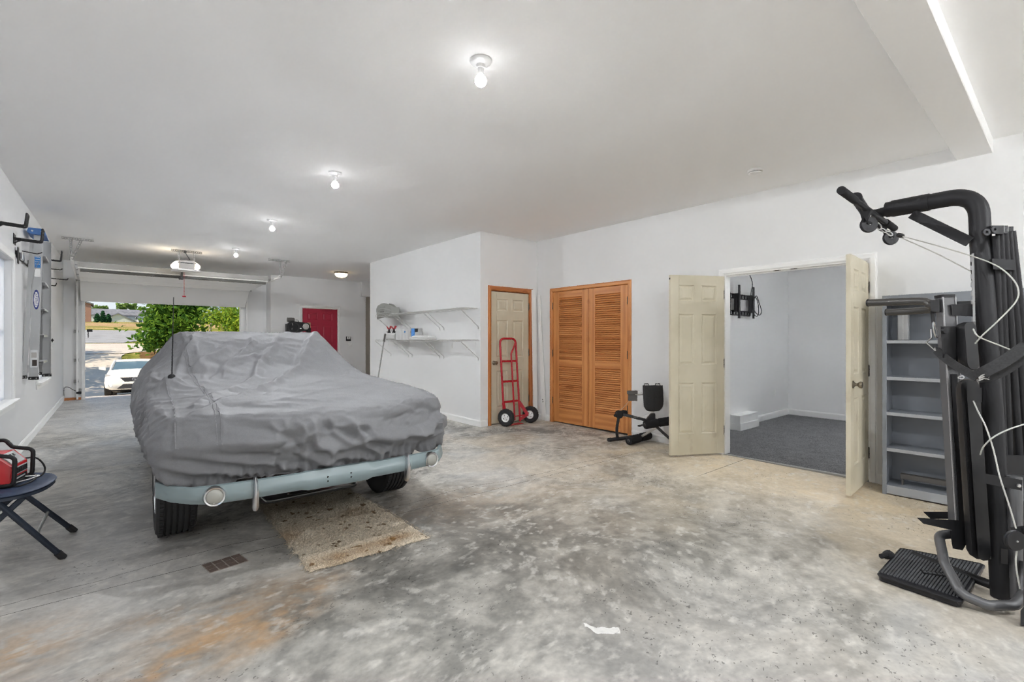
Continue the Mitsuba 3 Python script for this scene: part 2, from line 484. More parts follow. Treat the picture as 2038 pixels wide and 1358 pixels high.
# ------------------------------------------------------------------ lamps that light the room
def bulb_fixture(x, y, label, z=CZ, power=1.0, group='bare bulb ceiling lights in a row'):
    t = thing('ceiling_light', label, 'ceiling light', group)
    base = lathe([(0, 0), (0.062, 0), (0.064, -0.006), (0.060, -0.013), (0.045, -0.019), (0.026, -0.026), (0.024, -0.045), (0, -0.045)], 32)
    put('base', moved(base, x, y, z - 0.0005), 'm_porcelain', t, smooth=40)
    collar = lathe([(0, -0.046), (0.0175, -0.046), (0.0185, -0.075), (0.0175, -0.082), (0, -0.082)], 20)
    put('collar', moved(collar, x, y, z), 'm_bulb_collar', t, smooth=40)
    a = np.linspace(0.46 * PI, PI, 12)
    k = put('bulb', moved(lathe([(0.034 * math.sin(q), -0.1165 + 0.034 * math.cos(q)) for q in a], 24), x, y, z), 'm_bulb', t, smooth=60)
    scene[k]['emitter'] = {'type': 'area', 'radiance': rgb(BULB * power * 0.955, BULB * power * 0.985, BULB * power * 1.015)}
    a = np.linspace(0.14 * PI, 0.46 * PI, 8)
    k = put('bulb_neck', moved(lathe([(0.0165, -0.0825)] + [(0.034 * math.sin(q), -0.1165 + 0.034 * math.cos(q)) for q in a], 24), x, y, z), 'm_bulb', t, smooth=60)
    scene[k]['emitter'] = {'type': 'area', 'radiance': rgb(NECK * 0.97, NECK * 0.985, NECK)}
    return t


mat('m_porcelain', (0.80, 0.80, 0.80), 0.3)
mat('m_bulb_collar', (0.75, 0.75, 0.75), 0.4)
flat('m_bulb', (0.8, 0.8, 0.8))
for x, y, l in ((1.65, 2.19, 'bare white bulb in a round porcelain holder, nearest and largest of the ceiling row'),
                (1.71, 4.55, 'bare white bulb in a porcelain holder, second of the ceiling row from the camera'),
                (1.75, 6.86, 'bare white bulb in a porcelain holder, third of the ceiling row from the camera'),
                (1.82, 9.39, 'bare white bulb in a porcelain holder, farthest of the row, by the opener')):
    bulb_fixture(x, y, l)


for x, y, l in ((1.65, -0.15, 'unseen white bulb in a porcelain holder behind the camera, next of the ceiling row'), (1.65, -2.50, 'unseen white bulb in a porcelain holder ending the ceiling row behind the camera'),  # unseen bulbs carrying the row on, lighting the near end
                (3.60, -1.60, 'added fill bulb in a porcelain holder over the middle of the near bay, unseen'), (4.30, -2.70, 'added fill bulb in a porcelain holder over the near bay by the back wall, unseen')):  # two added bulbs out of view, fill for the near end
    bulb_fixture(x, y, l)
bulb_fixture(7.2, 1.3, 'unseen bulb on the ceiling of the carpeted room, lighting its walls', z=2.45, power=1.5, group='unseen room ceiling lights')  # out of view, placed to light the carpeted room
# yellow dome light by the red door
t = thing('dome_light', 'yellow glowing glass dome ceiling light in front of the red door', 'ceiling light')
put('canopy', moved(lathe([(0, 0), (0.15, 0), (0.155, -0.012), (0.14, -0.03), (0, -0.03)], 32), 4.29, 11.04, CZ), 'm_brass', t)
k = put('shade', moved(lathe([(0.138, -0.03), (0.140, -0.05), (0.125, -0.085), (0.09, -0.112), (0.045, -0.126), (0, -0.13)], 32), 4.29, 11.04, CZ), 'm_bulb', t, smooth=60)
scene[k]['emitter'] = {'type': 'area', 'radiance': rgb(1.9, 1.35, 0.62)}

# ------------------------------------------------------------------ doors, casings, baseboards, windows
def wood(axis, base, dark, k=1.0):
    def fn(p, n, uv):
        a, b, c = (p.z, p.x, p.y) if axis == 'z' else ((p.y, p.x, p.z) if axis == 'y' else (p.x, p.y, p.z))
        g = fbm(b * 26 * k + 0.6 * noise(a * 2.2, b * 5, c * 5), c * 26 * k, a * 1.3, 4)
        ring = 0.5 + 0.5 * dr.sin(70 * (b + c) * k + 9 * fbm(a * 0.9, b * 3, c * 3, 3))
        t = 0.65 * g + 0.25 * ring + 0.1 * noise(a * 90, b * 400, c * 400)
        knot = smoothstep(0.80, 0.86, noise(a * 5.5 + 3, b * 9, c * 9))
        return mix(base, dark, dr.clip(smoothstep(0.25, 0.8, t) + 0.8 * knot, 0, 1))
    return fn


OAK, OAKD = (0.62, 0.265, 0.085), (0.46, 0.16, 0.042)
mat('m_wood_up', proc(wood('z', OAK, OAKD)), 0.42, clearcoat=0.25)
mat('m_wood_along_y', proc(wood('y', OAK, OAKD)), 0.42, clearcoat=0.25)
mat('m_wood_along_x', proc(wood('x', (0.50, 0.19, 0.055), (0.36, 0.11, 0.03))), 0.42, clearcoat=0.25)
mat('m_wood_up_deep', proc(wood('z', (0.50, 0.19, 0.055), (0.36, 0.11, 0.03))), 0.42, clearcoat=0.25)
mat('m_slat', proc(wood('y', (0.64, 0.28, 0.095), (0.47, 0.17, 0.05))), 0.45, clearcoat=0.2)
mat('m_slat_pale', proc(wood('y', (0.69, 0.32, 0.115), (0.54, 0.21, 0.065))), 0.45, clearcoat=0.2)
mat('m_slat_deep', proc(wood('y', (0.57, 0.23, 0.075), (0.43, 0.145, 0.042))), 0.45, clearcoat=0.2)


def worn_cream(p, n, uv):
    t = fbm(p.x * 3, p.y * 3, p.z * 2.2, 4)
    c = mix((0.60, 0.55, 0.43), (0.54, 0.49, 0.37), smoothstep(0.35, 0.7, t))
    dirt = smoothstep(0.66, 0.78, fbm(p.x * 9, p.y * 9, p.z * 5, 4)) * smoothstep(1.7, 0.2, p.z)
    return mix(c, (0.40, 0.33, 0.24), 0.45 * dirt)


mat('m_cream_door', proc(worn_cream), 0.42)


def six_panel(w, h, t=0.035):
    """A six panel leaf: x across 0..w, y thickness 0..t, z 0..h -> (frame mesh, [panel meshes])."""
    st, mu = 0.115 * w / 0.76, 0.105 * w / 0.76
    pw = (w - 2 * st - mu) / 2
    rows = [(0.115 * h, 0.40 * h), (0.50 * h, 0.785 * h), (0.855 * h, 0.945 * h)]
    cols = [(st, st + pw), (st + pw + mu, w - st)]
    g = 0.009
    frame = [box(0, st, 0, t, 0, h, 0.002), box(w - st, w, 0, t, 0, h, 0.002)]
    zz = [0.0] + [v for r in rows for v in r] + [h]
    for a, b in zip(zz[0::2], zz[1::2]):
        frame.append(box(st, w - st, 0, t, a, b))
    for a, b in rows:
        frame.append(box(st + pw, st + pw + mu, 0, t, a, b))
    frame.append(box(0.01, w - 0.01, g, t - g, 0.01, h - 0.01))
    # sticking: sloped moulding strips round every opening
    panels = []
    for x0, x1 in cols:
        for a, b in rows:
            for f0, f1 in ((0.0, g), (t, t - g)):
                s = 0.012
                P = [(x0, f0, a), (x1, f0, a), (x1, f0, b), (x0, f0, b)]
                Q = [(x0 + s, f1, a + s), (x1 - s, f1, a + s), (x1 - s, f1, b - s), (x0 + s, f1, b - s)]
                F = []
                for i in range(4):
                    j = (i + 1) % 4
                    F += [(i, j, 4 + j), (i, 4 + j, 4 + i)] if f0 == 0 else [(i, 4 + j, j), (i, 4 + i, 4 + j)]
                frame.append(trimesh.Trimesh(np.array(P + Q, float), np.array(F), process=False))
            e, c = 0.022, 0.018
            pts = []
            for yy, q in ((g - 0.001, e), (0.0015, e + c), (t - 0.0015, e + c), (t - g + 0.001, e)):
                pts += [(x0 + q, yy, a + q), (x1 - q, yy, a + q), (x1 - q, yy, b - q), (x0 + q, yy, b - q)]
            panels.append(hull(pts))
    return cat(frame), panels


def knob_mesh():
    """Door knob along +z from the door face."""
    return lathe([(0, 0), (0.032, 0), (0.031, 0.005), (0.02, 0.012), (0.0115, 0.022), (0.0115, 0.034), (0.019, 0.040), (0.027, 0.050), (0.0285, 0.058), (0.024, 0.067), (0.012, 0.071), (0, 0.0715)], 24)


def hinge_mesh(r=0.006, h=0.09):
    return cat([cyl((0, 0, -h / 2), (0, 0, h / 2), r, 10), sphere((0, 0, h / 2 + 0.003), 0.006, 1), sphere((0, 0, -h / 2 - 0.003), 0.006, 1)])


def leaf(name, w, h, hinge, ang, mat_, label, cat_, knob=None, flip=False, kind='structure', zoff=0.012):
    """ang: direction from hinge to free edge in degrees; the leaf's y side is to the left of it (flip: to the right)."""
    fr, pn = six_panel(w, h)
    ex = np.array([math.cos(math.radians(ang)), math.sin(math.radians(ang)), 0]); ey = np.array([-ex[1], ex[0], 0])
    o = np.array([hinge[0], hinge[1], fz(hinge[1]) + zoff]) - (ey * 0.035 if flip else 0)
    M = np.eye(4); M[:3, 0], M[:3, 1], M[:3, 3] = ex, ey, o
    t = put(name, place(fr, M), mat_, None, smooth=False, label=label, category=cat_, kind=kind)
    for p in pn:
        put('panel', place(p, M), mat_, t, smooth=False)
    if knob:
        for s in ((1,) if flip else (0,)):
            kk = knob_mesh()
            kk = orient(kk, (w - 0.06, 0.0 if s == 0 else 0.035, 0.91), (0, -1 if s == 0 else 1, 0))
            put('knob', place(kk, M), knob, t, smooth=40, label='satin metal door knob')
    return t, M


def casing(name, pts, w, th, matv, math_, label, out):
    """Casing round an opening. pts: (a0, a1, top) along axis; out = (origin fn a,z,d -> xyz)."""
    a0, a1, top, zb = pts
    pr = [(0, 0.6 * th), (w * 0.2, th), (w * 0.75, th), (w * 0.9, 0.5 * th), (w, 0.45 * th)]

    def strip(p0, p1, inn):
        V = []
        for (q, e) in ((p0, 0), (p1, 1)):
            for s, d in [(0, 0)] + pr + [(w, 0)]:
                V.append(out(q[0] + inn[e][0] * s, q[1] + inn[e][1] * s, d))
        k = len(pr) + 2
        F = []
        for i in range(k):
            j = (i + 1) % k
            F += [(i, j, k + j), (i, k + j, k + i)]
        for i in range(1, k - 1):
            F += [(0, i, i + 1), (k, k + i + 1, k + i)]
        m = trimesh.Trimesh(np.array(V), np.array(F), process=False)
        if m.volume < 0:
            m.invert()
        return m
    L = strip((a0, zb), (a0, top), ((-1, 0), (-1, 1)))
    R = strip((a1, zb), (a1, top), ((1, 0), (1, 1)))
    H = strip((a0, top), (a1, top), ((-1, 1), (1, 1)))
    t = struct(name, H, math_, label, 'door trim')
    put('jamb', L, matv, t, smooth=False); put('jamb', R, matv, t, smooth=False)
    return t


# --- cream single door in the closet front (wall plane Y = YC, opening D1), orange wood casing
onY = lambda a, z, d: (a, YC - 0.0005 - d, z)
onX = lambda a, z, d: (XR - 0.0005 - d, a, z)
onE = lambda a, z, d: (a, YE - 0.0005 - d, z)
casing('trim_1', (D1[0] + 0.01, D1[1] - 0.008, 2.012, fz(YC) + 0.0), 0.057, 0.016, 'm_wood_up_deep', 'm_wood_along_x', 'orange wood casing around the cream six panel door', onY)
jm = [box(D1[0], D1[0] + 0.016, YC, YC + 0.118, fz(YC), 2.018), box(D1[1] - 0.016, D1[1], YC, YC + 0.118, fz(YC), 2.018), box(D1[0], D1[1], YC, YC + 0.118, 2.002, 2.0195),
      box(D1[0] + 0.016, D1[0] + 0.028, YC + 0.06, YC + 0.1, fz(YC), 2.0), box(D1[1] - 0.028, D1[1] - 0.016, YC + 0.06, YC + 0.1, fz(YC), 2.0)]
struct('trim_2', cat(jm), 'm_wood_up_deep', 'orange wood jamb lining behind the cream six panel door', 'door trim')
d, M = leaf('door_1', 0.762, 1.975, (D1[1] - 0.019, YC + 0.018), 180, 'm_cream_door', 'closed cream six panel door in orange wood casing behind the red hand truck', 'door', knob='m_brass', flip=True)
for z in (0.344, 1.067, 1.79):
    put('hinge', moved(hinge_mesh(), D1[1] - 0.017, YC + 0.010, z), 'm_hinge', d)

# --- louvred closet doors
casing('trim_3', (LD[0] + 0.006, LD[1] - 0.006, LH - 0.012, fz(4.5)), 0.055, 0.016, 'm_wood_up', 'm_wood_along_y', 'orange wood casing around the louvred double doors', onX)
jm = [box(XR, XR + 0.118, LD[0], LD[0] + 0.012, fz(4.5), LH), box(XR, XR + 0.118, LD[1] - 0.012, LD[1], fz(4.5), LH), box(XR, XR + 0.118, LD[0], LD[1], LH - 0.014, LH - 0.001)]
struct('trim_4', cat(jm), 'm_wood_up', 'orange wood jamb lining of the louvred double doors', 'door trim')
seam = 4.553
for nm, y0, y1, hy, lab in (('door_2', seam + 0.003, LD[1] - 0.014, LD[1] - 0.014, 'left louvred orange wood closet door, beside the leaning white boards'),
                            ('door_3', LD[0] + 0.014, seam - 0.003, LD[0] + 0.014, 'right louvred orange wood closet door, behind the black leg exerciser')):
    st = 0.118
    x0, x1 = XR + 0.004, XR + 0.036
    z0, z1 = fz(4.5) + 0.022, LH - 0.018
    rails = [(z0, 0.215), (0.862, 0.955), (1.905, z1)]
    t = put(nm, cat([box(x0, x1, y0, y0 + st, z0, z1, 0.002), box(x0, x1, y1 - st, y1, z0, z1, 0.002)]), 'm_wood_up', None, smooth=False, label=lab, category='closet door', kind='structure')
    for a, b in rails:
        put('rail', box(x0 + 0.0005, x1 - 0.0005, y0 + st - 0.001, y1 - st + 0.001, a, b, 0.0015), 'm_wood_along_y', t, smooth=False)
    sl = [rot(cbox((0, 0, 0), (0.0405, y1 - y0 - 2 * st + 0.006, 0.0055), 0.0015), -46, (0, 1, 0))]
    for a, b in ((0.215, 0.862), (0.955, 1.905)):
        n = round((b - a) / 0.0297)
        for i in range(n):
            z = a + (i + 0.5) * (b - a) / n
            mt = ('m_slat', 'm_slat', 'm_slat', 'm_slat_pale', 'm_slat_deep')[rng.integers(0, 5)]
            put('slat', moved(sl[0], (x0 + x1) / 2, (y0 + y1) / 2, z), mt, t, smooth=False)
    for z in (0.34, 1.063, 1.79):
        put('hinge', moved(hinge_mesh(), XR - 0.006, hy + (0.004 if hy == y1 else -0.004), z), 'm_hinge', t)
    put('catch', box(XR - 0.002, XR + 0.02, (y0 + 0.05 if nm == 'door_2' else y1 - 0.10), (y0 + 0.10 if nm == 'door_2' else y1 - 0.05), z1 + 0.0005, z1 + 0.004), 'm_hinge', t, smooth=False)

# --- open double door to the carpeted room
casing('trim_5', (DD[0] + 0.004, DD[1] - 0.004, DH - 0.006, fz(1.9)), 0.060, 0.017, 'm_trim', 'm_trim', 'white casing around the open double doorway', onX)
jm = [box(XR - 0.0, XR + 0.12, DD[0], DD[0] + 0.018, fz(1.2), DH), box(XR, XR + 0.12, DD[1] - 0.018, DD[1], fz(2.5), DH), box(XR, XR + 0.12, DD[0], DD[1], DH - 0.018, DH - 0.001),
      box(XR + 0.04, XR + 0.08, DD[0] + 0.018, DD[1] - 0.018, DH - 0.032, DH - 0.018)]
struct('trim_6', cat(jm), 'm_trim', 'white jamb lining of the open double doorway', 'door trim')
struct('trim_7', box(XR - 0.012, XR + 0.034, DD[0] + 0.002, DD[1] - 0.002, fz(1.9) - 0.008, fz(1.9) + 0.014, 0.004), 'm_galv', 'pale metal threshold strip at the carpet edge', 'threshold')
dh = 1.982
d, M = leaf('door_4', 0.665, dh, (XR - 0.012, 2.560), 151.4, 'm_cream_door', 'left open cream six panel door without a knob, beside the black leg exerciser', 'door', flip=True, zoff=0.022)
put('edge_latch', place(box(0.6645, 0.6665, 0.006, 0.029, 1.93, 1.95), M), 'm_hinge', d, smooth=False)
for z in (0.25, 1.0, 1.77):
    put('hinge', moved(hinge_mesh(), XR - 0.014, 2.566, z), 'm_hinge', d)
d, M = leaf('door_5', 0.672, dh, (XR - 0.018, 1.222), 182.9, 'm_cream_door', 'right open cream six panel door with a round knob, seen nearly edge on', 'door', knob='m_brass', flip=True, zoff=0.022)
for z in (0.23, 0.98, 1.74):
    put('hinge', cat([box(XR - 0.030, XR + 0.004, 1.2165, 1.2195, z - 0.045, z + 0.045), moved(hinge_mesh(), XR - 0.012, 1.221, z)]), 'm_hinge', d)
for y in (1.86, 2.02):
    put('ball_catch', box(XR + 0.006, XR + 0.034, y - 0.03, y + 0.03, DH - 0.0205, DH - 0.0175), 'm_hinge', 'trim_6', smooth=False)

# --- red door
zr = fz(YE)
casing('trim_8', (RDX[0] + 0.006, RDX[1] - 0.006, 2.02 + zr - 0.008, zr), 0.06, 0.016, 'm_trim', 'm_trim', 'white casing around the red six panel door', onE)
jm = [box(RDX[0], RDX[0] + 0.016, YE, YE + 0.118, zr, 2.02 + zr), box(RDX[1] - 0.016, RDX[1], YE, YE + 0.118, zr, 2.02 + zr), box(RDX[0], RDX[1], YE, YE + 0.118, 2.004 + zr, 2.019 + zr)]
struct('trim_9', cat(jm), 'm_trim', 'white jamb lining of the red door', 'door trim')
d, M = leaf('door_6', 0.878, 1.985, (RDX[0] + 0.018, YE + 0.02), 0, 'm_red_door', 'deep red six panel door behind the covered car', 'door', knob='m_brass')
for z in (1.05, 1.78):
    put('hinge', moved(hinge_mesh(), RDX[0] + 0.017, YE + 0.014, z + zr), 'm_hinge', d)


# --- baseboards
def baseboard(name, a0, a1, fn, label, h=0.095, t=0.013, zoff=0.0):
    """fn(a, d) -> (x, y): point at a along the wall, d in front of it."""
    pr = [(0, 0), (t, 0), (t, h * 0.8), (t * 0.45, h), (0, h)]
    V = []
    for a in (a0, a1):
        for d, z in pr:
            x, y = fn(a, d)
            V.append((x, y, fz(y) + z + zoff + 0.0005))
    k = len(pr); F = []
    for i in range(k):
        j = (i + 1) % k
        F += [(i, j, k + j), (i, k + j, k + i)]
    for i in range(1, k - 1):
        F += [(0, i, i + 1), (k, k + i + 1, k + i)]
    m = trimesh.Trimesh(np.array(V), np.array(F), process=False)
    if m.volume < 0:
        m.invert()
    return struct(name, m, 'm_trim', label, 'baseboard')


lf = lambda a, d: tuple((OL + EU * a + EV * (d + 0.0005))[:2])
baseboard('baseboard_left', 0.0, 9.07, lf, 'white baseboard along the left wall, near length', 0.105)
baseboard('baseboard_left', 9.08, 12.92, lf, 'white baseboard along the left wall, far length by the garage door', 0.105)
baseboard('baseboard_right', 5.335, YC - 0.002, lambda a, d: (XR - 0.0005 - d, a), 'white baseboard of the right wall behind the leaning boards')
baseboard('baseboard_right', 2.64, 3.80, lambda a, d: (XR - 0.0005 - d, a), 'white baseboard of the right wall between the louvred and the double doors')
baseboard('baseboard_right', -3.5, 1.14, lambda a, d: (XR - 0.0005 - d, a), 'white baseboard of the right wall behind the grey bookcase')
baseboard('baseboard_closet', XS - 0.012, 4.345, lambda a, d: (a, YC - 0.0005 - d), 'short white baseboard left of the cream door')
baseboard('baseboard_shelf', YC - 0.013, 9.33, lambda a, d: (XS - 0.0005 - d, a), 'white baseboard under the wire shelves')
baseboard('baseboard_end', 3.20, 3.80, lambda a, d: (a, YE - 0.0005 - d), 'white baseboard left of the red door')
baseboard('baseboard_end', 4.88, 5.55, lambda a, d: (a, YE - 0.0005 - d), 'white baseboard right of the red door')
baseboard('baseboard_room', XR + 0.2, 6.86, lambda a, d: (a, RY1 - 0.0005 - d), 'white baseboard left of the boxed step in the carpeted room', 0.1, zoff=0.006)
baseboard('baseboard_room', 7.47, RX - 0.014, lambda a, d: (a, RY1 - 0.0005 - d), 'white baseboard right of the boxed step in the carpeted room', 0.1, zoff=0.006)
baseboard('baseboard_room', RY0, RY1, lambda a, d: (RX - 0.0005 - d, a), 'white baseboard along the far wall of the carpeted room', 0.1, zoff=0.006)
# boxed step (a covered duct) with its own baseboard
zc = fz(3.1) + 0.006
t = struct('boxed_step', box(6.87, 7.46, 3.065, RY1 - 0.001, zc + 0.001, zc + 0.205), 'm_wall', 'low white boxed step against the wall of the carpeted room', 'step')
put('top_board', box(6.866, 7.464, 3.060, RY1 - 0.002, zc + 0.205, zc + 0.210), 'm_trim', t, smooth=False)
put('skirting', cat([box(6.855, 6.869, 3.051, RY1 - 0.002, zc + 0.001, zc + 0.1), box(6.855, 7.474, 3.051, 3.064, zc + 0.001, zc + 0.1), box(7.461, 7.474, 3.051, RY1 - 0.002, zc + 0.001, zc + 0.1)]), 'm_trim', t, smooth=False)
put('outlet_plate', cat([box(8.44, 8.51, RY1 - 0.008, RY1 - 0.0005, 0.34, 0.455, 0.002), box(8.455, 8.495, RY1 - 0.012, RY1 - 0.008, 0.355, 0.44)]), 'm_white', None, smooth=False, label='white outlet plate low on the carpeted room wall', category='outlet')

# --- left windows: casing, sash, frosted white film panes
scene['m_frost'] = {'type': 'principledthin', 'base_color': rgb(0.86, 0.88, 0.92), 'roughness': 0.6, 'diff_trans': 1.1, 'spec_trans': 0.0, 'specular': 0.2} if False else {'type': 'twosided', 'bsdf': {'type': 'diffuse', 'reflectance': rgb(0.80, 0.82, 0.86)}}
for i, (W, lab, cased) in enumerate(((W1, 'white cased window with a closed white shade at the left edge', True), (W2, 'white cased window half hidden behind the hung ladder', True),
                                      ((1.2, 2.9, 0.66, 2.07), 'white cased window of the left wall beside the camera, out of view', True), ((3.3, 4.6, 0.66, 2.07), 'white cased window of the left wall near the folding chair, out of view', True))):  # last two out of view, placed for light from the left
    a, b, c, dd = W
    t = thing('window_%d' % (i + 1), lab, 'window', kind='structure')
    w = 0.07
    put('casing', left(cat([box(0.0005, 0.018, a - w, a, c - 0.02, dd + w, 0.003), box(0.0005, 0.018, b, b + w, c - 0.02, dd + w, 0.003), box(0.0005, 0.019, a - w, b + w, dd, dd + w, 0.003)])), 'm_trim', t, smooth=False)
    put('sill', left(cat([box(-0.15, 0.055, a - w - 0.02, b + w + 0.02, c - 0.025, c - 0.0005, 0.004), box(0.0005, 0.016, a - w, b + w, c - 0.09, c - 0.026, 0.003)])), 'm_trim', t, smooth=False)
    fr = [box(-0.11, -0.075, a, a + 0.04, c, dd), box(-0.11, -0.075, b - 0.04, b, c, dd), box(-0.11, -0.075, a, b, c, c + 0.045), box(-0.11, -0.075, a, b, dd - 0.04, dd), box(-0.105, -0.08, a, b, (c + dd) / 2 - 0.02, (c + dd) / 2 + 0.02)]
    put('sash', left(cat(fr)), 'm_trim', t, smooth=False)
    put('pane', left(box(-0.094, -0.090, a + 0.04, b - 0.04, c + 0.045, dd - 0.04)), 'm_pane', t, smooth=False)
    put('shade', left(box(-0.056, -0.0535, a + 0.006, b - 0.006, c + 0.004, dd - 0.004)), 'm_shade' if i < 2 else 'm_shade', t, smooth=False)
scene['m_pane'] = {'type': 'thindielectric', 'int_ior': 1.5}
scene['m_shade'] = {'type': 'principledthin', 'base_color': rgb(0.80, 0.83, 0.88), 'roughness': 0.7, 'diff_trans': 1.05, 'spec_trans': 0.0}

# --- wall plates
def plate(name, m, lab, cat_, mt='m_white'):
    return put(name, m, mt, None, smooth=False, label=lab, category=cat_)


plate('outlet_plate', left(cat([box(0.0005, 0.006, 10.78, 10.85, 1.10, 1.22, 0.002), box(0.006, 0.012, 10.81, 10.82, 1.145, 1.175)])), 'white switch plate on the left wall between the ladder and the garage door', 'light switch')
t = plate('switch_plate', box(5.005, 5.135, YE - 0.012, YE - 0.0005, 1.25, 1.37, 0.003), 'black double switch plate with two white rockers right of the red door', 'light switch', 'm_black')
for x in (5.025, 5.077):
    put('rocker', box(x, x + 0.043, YE - 0.02, YE - 0.0125, 1.30, 1.365, 0.002), 'm_white', t, smooth=False)
t = plate('switch_plate', box(5.06, 5.18, YE - 0.008, YE - 0.0005, 1.09, 1.205, 0.003), 'white switch plate under the black double switch by the red door', 'light switch')
for x in (5.085, 5.135):
    put('toggle', box(x, x + 0.02, YE - 0.018, YE - 0.0085, 1.13, 1.165, 0.002), 'm_trim', t, smooth=False)
# --- smoke detector
t = put('smoke_detector', moved(lathe([(0, 0), (0.068, 0), (0.068, -0.012), (0.060, -0.016), (0.058, -0.034), (0.046, -0.043), (0, -0.043)], 32), 4.64, 1.93, CZ - 0.0005), 'm_white', None, smooth=40, label='round white smoke detector on the ceiling near the beam', category='smoke detector')
put('vent_ring', moved(lathe([(0.0585, -0.018), (0.0595, -0.018), (0.0595, -0.028), (0.0585, -0.028)], 32), 4.64, 1.93, CZ), 'm_galv', t)

# ------------------------------------------------------------------ outside: terrain, street, houses, trees, white car
def gz(y):
    """Height of the ground outside along the driveway: down to a dip, then up to the street and the houses."""
    return np.interp(y, [12.0, 13.1, 18.0, 22.5, 26.0, 30.0, 34.0, 38.0, 48.0, 62.0, 90.0, 130.0, 186.0, 250.0], [0.06, 0.06, -0.34, -0.70, -1.08, -1.05, -0.20, 0.55, 1.14, 2.35, 3.5, 5.0, 7.0, 4.0])


def grass_fn(p, n, uv):
    t = fbm(p.x * 0.35, p.y * 0.35, 2.0, 4); g = fbm(p.x * 6, p.y * 6, 5.0, 3)
    c = mix((0.20, 0.23, 0.055), (0.44, 0.36, 0.17), smoothstep(0.42, 0.58, t + 0.15 * (g - 0.5)))
    field = smoothstep(70.0, 95.0, p.y) * smoothstep(135.0, 118.0, p.y)
    c = mix(c, (0.50, 0.36, 0.23), 0.8 * field)
    return c * (0.75 + 0.5 * g)


def drive_fn(p, n, uv):
    t = fbm(p.x * 0.8, p.y * 0.8, 1.0, 4)
    return mix((0.58, 0.56, 0.53), (0.70, 0.67, 0.63), t) * (0.9 + 0.2 * noise(p.x * 30, p.y * 30, 0))


flat('m_grass', proc(grass_fn))
flat('m_drive', proc(drive_fn))
flat('m_asphalt', proc(lambda p, n, uv: mi.Color3f(0.36, 0.39, 0.43) * (0.85 + 0.3 * fbm(p.x * 2, p.y * 2, 0.0, 3))))
flat('m_mulch', proc(lambda p, n, uv: mi.Color3f(0.20, 0.13, 0.07) * (0.6 + 0.8 * fbm(p.x * 5, p.y * 5, 0.0, 3))))


def ground_grid(xs, ys, lift=0.0, fn=None):
    X, Y = np.meshgrid(xs, ys)
    if fn is not None:
        X = fn(X, Y)
    Z = gz(Y) + lift
    V = np.stack([X, Y, Z], -1).reshape(-1, 3)
    n = len(xs); F = []
    for j in range(len(ys) - 1):
        for i in range(n - 1):
            a = j * n + i
            F += [(a, a + 1, a + n + 1), (a, a + n + 1, a + n)]
    return trimesh.Trimesh(V, np.array(F), process=False)


ys = np.concatenate([np.linspace(13.12, 64, 90), np.linspace(66, 320, 50)])
struct('ground', ground_grid(np.linspace(-80, 130, 60), ys, -0.03), 'm_grass', 'tan and green lawns and field across the street', 'ground', smooth=True)
edge = lambda y: np.interp(y, [13, 20, 24, 27, 30, 34, 37, 38.2, 40, 48], [3.4, 3.3, 2.9, 2.2, 1.55, 1.12, 1.12, 1.6, 8.0, 14.0])
yd = np.concatenate([np.linspace(13.10, 37.6, 60)])
struct('driveway', ground_grid(np.linspace(0, 1, 14), yd, 0.0, lambda U, Y: -7 + U * (edge(Y) + 7)), 'm_drive', 'pale concrete driveway running down from the garage with streaky tree shadows', 'driveway', smooth=True)
ya = np.linspace(37.75, 46.8, 20)
struct('driveway', ground_grid(np.linspace(0, 1, 14), ya, 0.0, lambda U, Y: -12 + U * (np.interp(Y, [37.7, 38.6, 40, 43, 47], [1.4, 2.2, 4.5, 3.2, 2.2]) + 12)), 'm_drive', 'bright white concrete apron between the driveway and the street', 'driveway', smooth=True)
yst = np.linspace(47.5, 61.5, 24)
struct('street', ground_grid(np.linspace(0, 1, 14), yst, 0.0, lambda U, Y: -60 + U * (np.interp(Y, [47.5, 52, 57, 61.5], [1.5, 4.0, 9.0, 14.0]) + 60)), 'm_asphalt', 'grey asphalt street curving past the driveway', 'street', smooth=True)
struct('planting_bed', ground_grid(np.linspace(2.0, 6.5, 10), np.linspace(33.5, 38.0, 12), -0.02 + 0.03), 'm_mulch', 'brown mulch bed under the green tree', 'ground', smooth=True)


def leaf_mesh(centers, n, size, spread, r, flatness=0.9, up=0.5):
    c = np.asarray(centers, float)
    P = c[r.integers(0, len(c), n)] + r.normal(0, spread, (n, 3)) * np.array([1, 1, flatness])
    a = r.normal(0, 1, (n, 3)); a /= np.linalg.norm(a, axis=1, keepdims=True)
    b = r.normal(0, 1, (n, 3)); b[:, 2] *= up; b = np.cross(a, b); b /= np.linalg.norm(b, axis=1, keepdims=True)
    s = size * r.uniform(0.6, 1.3, (n, 1))
    V = np.stack([P - a * s, P + b * s * 0.45, P + a * s, P - b * s * 0.45], 1).reshape(-1, 3)
    i = np.arange(n)[:, None] * 4
    return trimesh.Trimesh(V, np.concatenate([i + [0, 1, 2], i + [0, 2, 3]]), process=False)


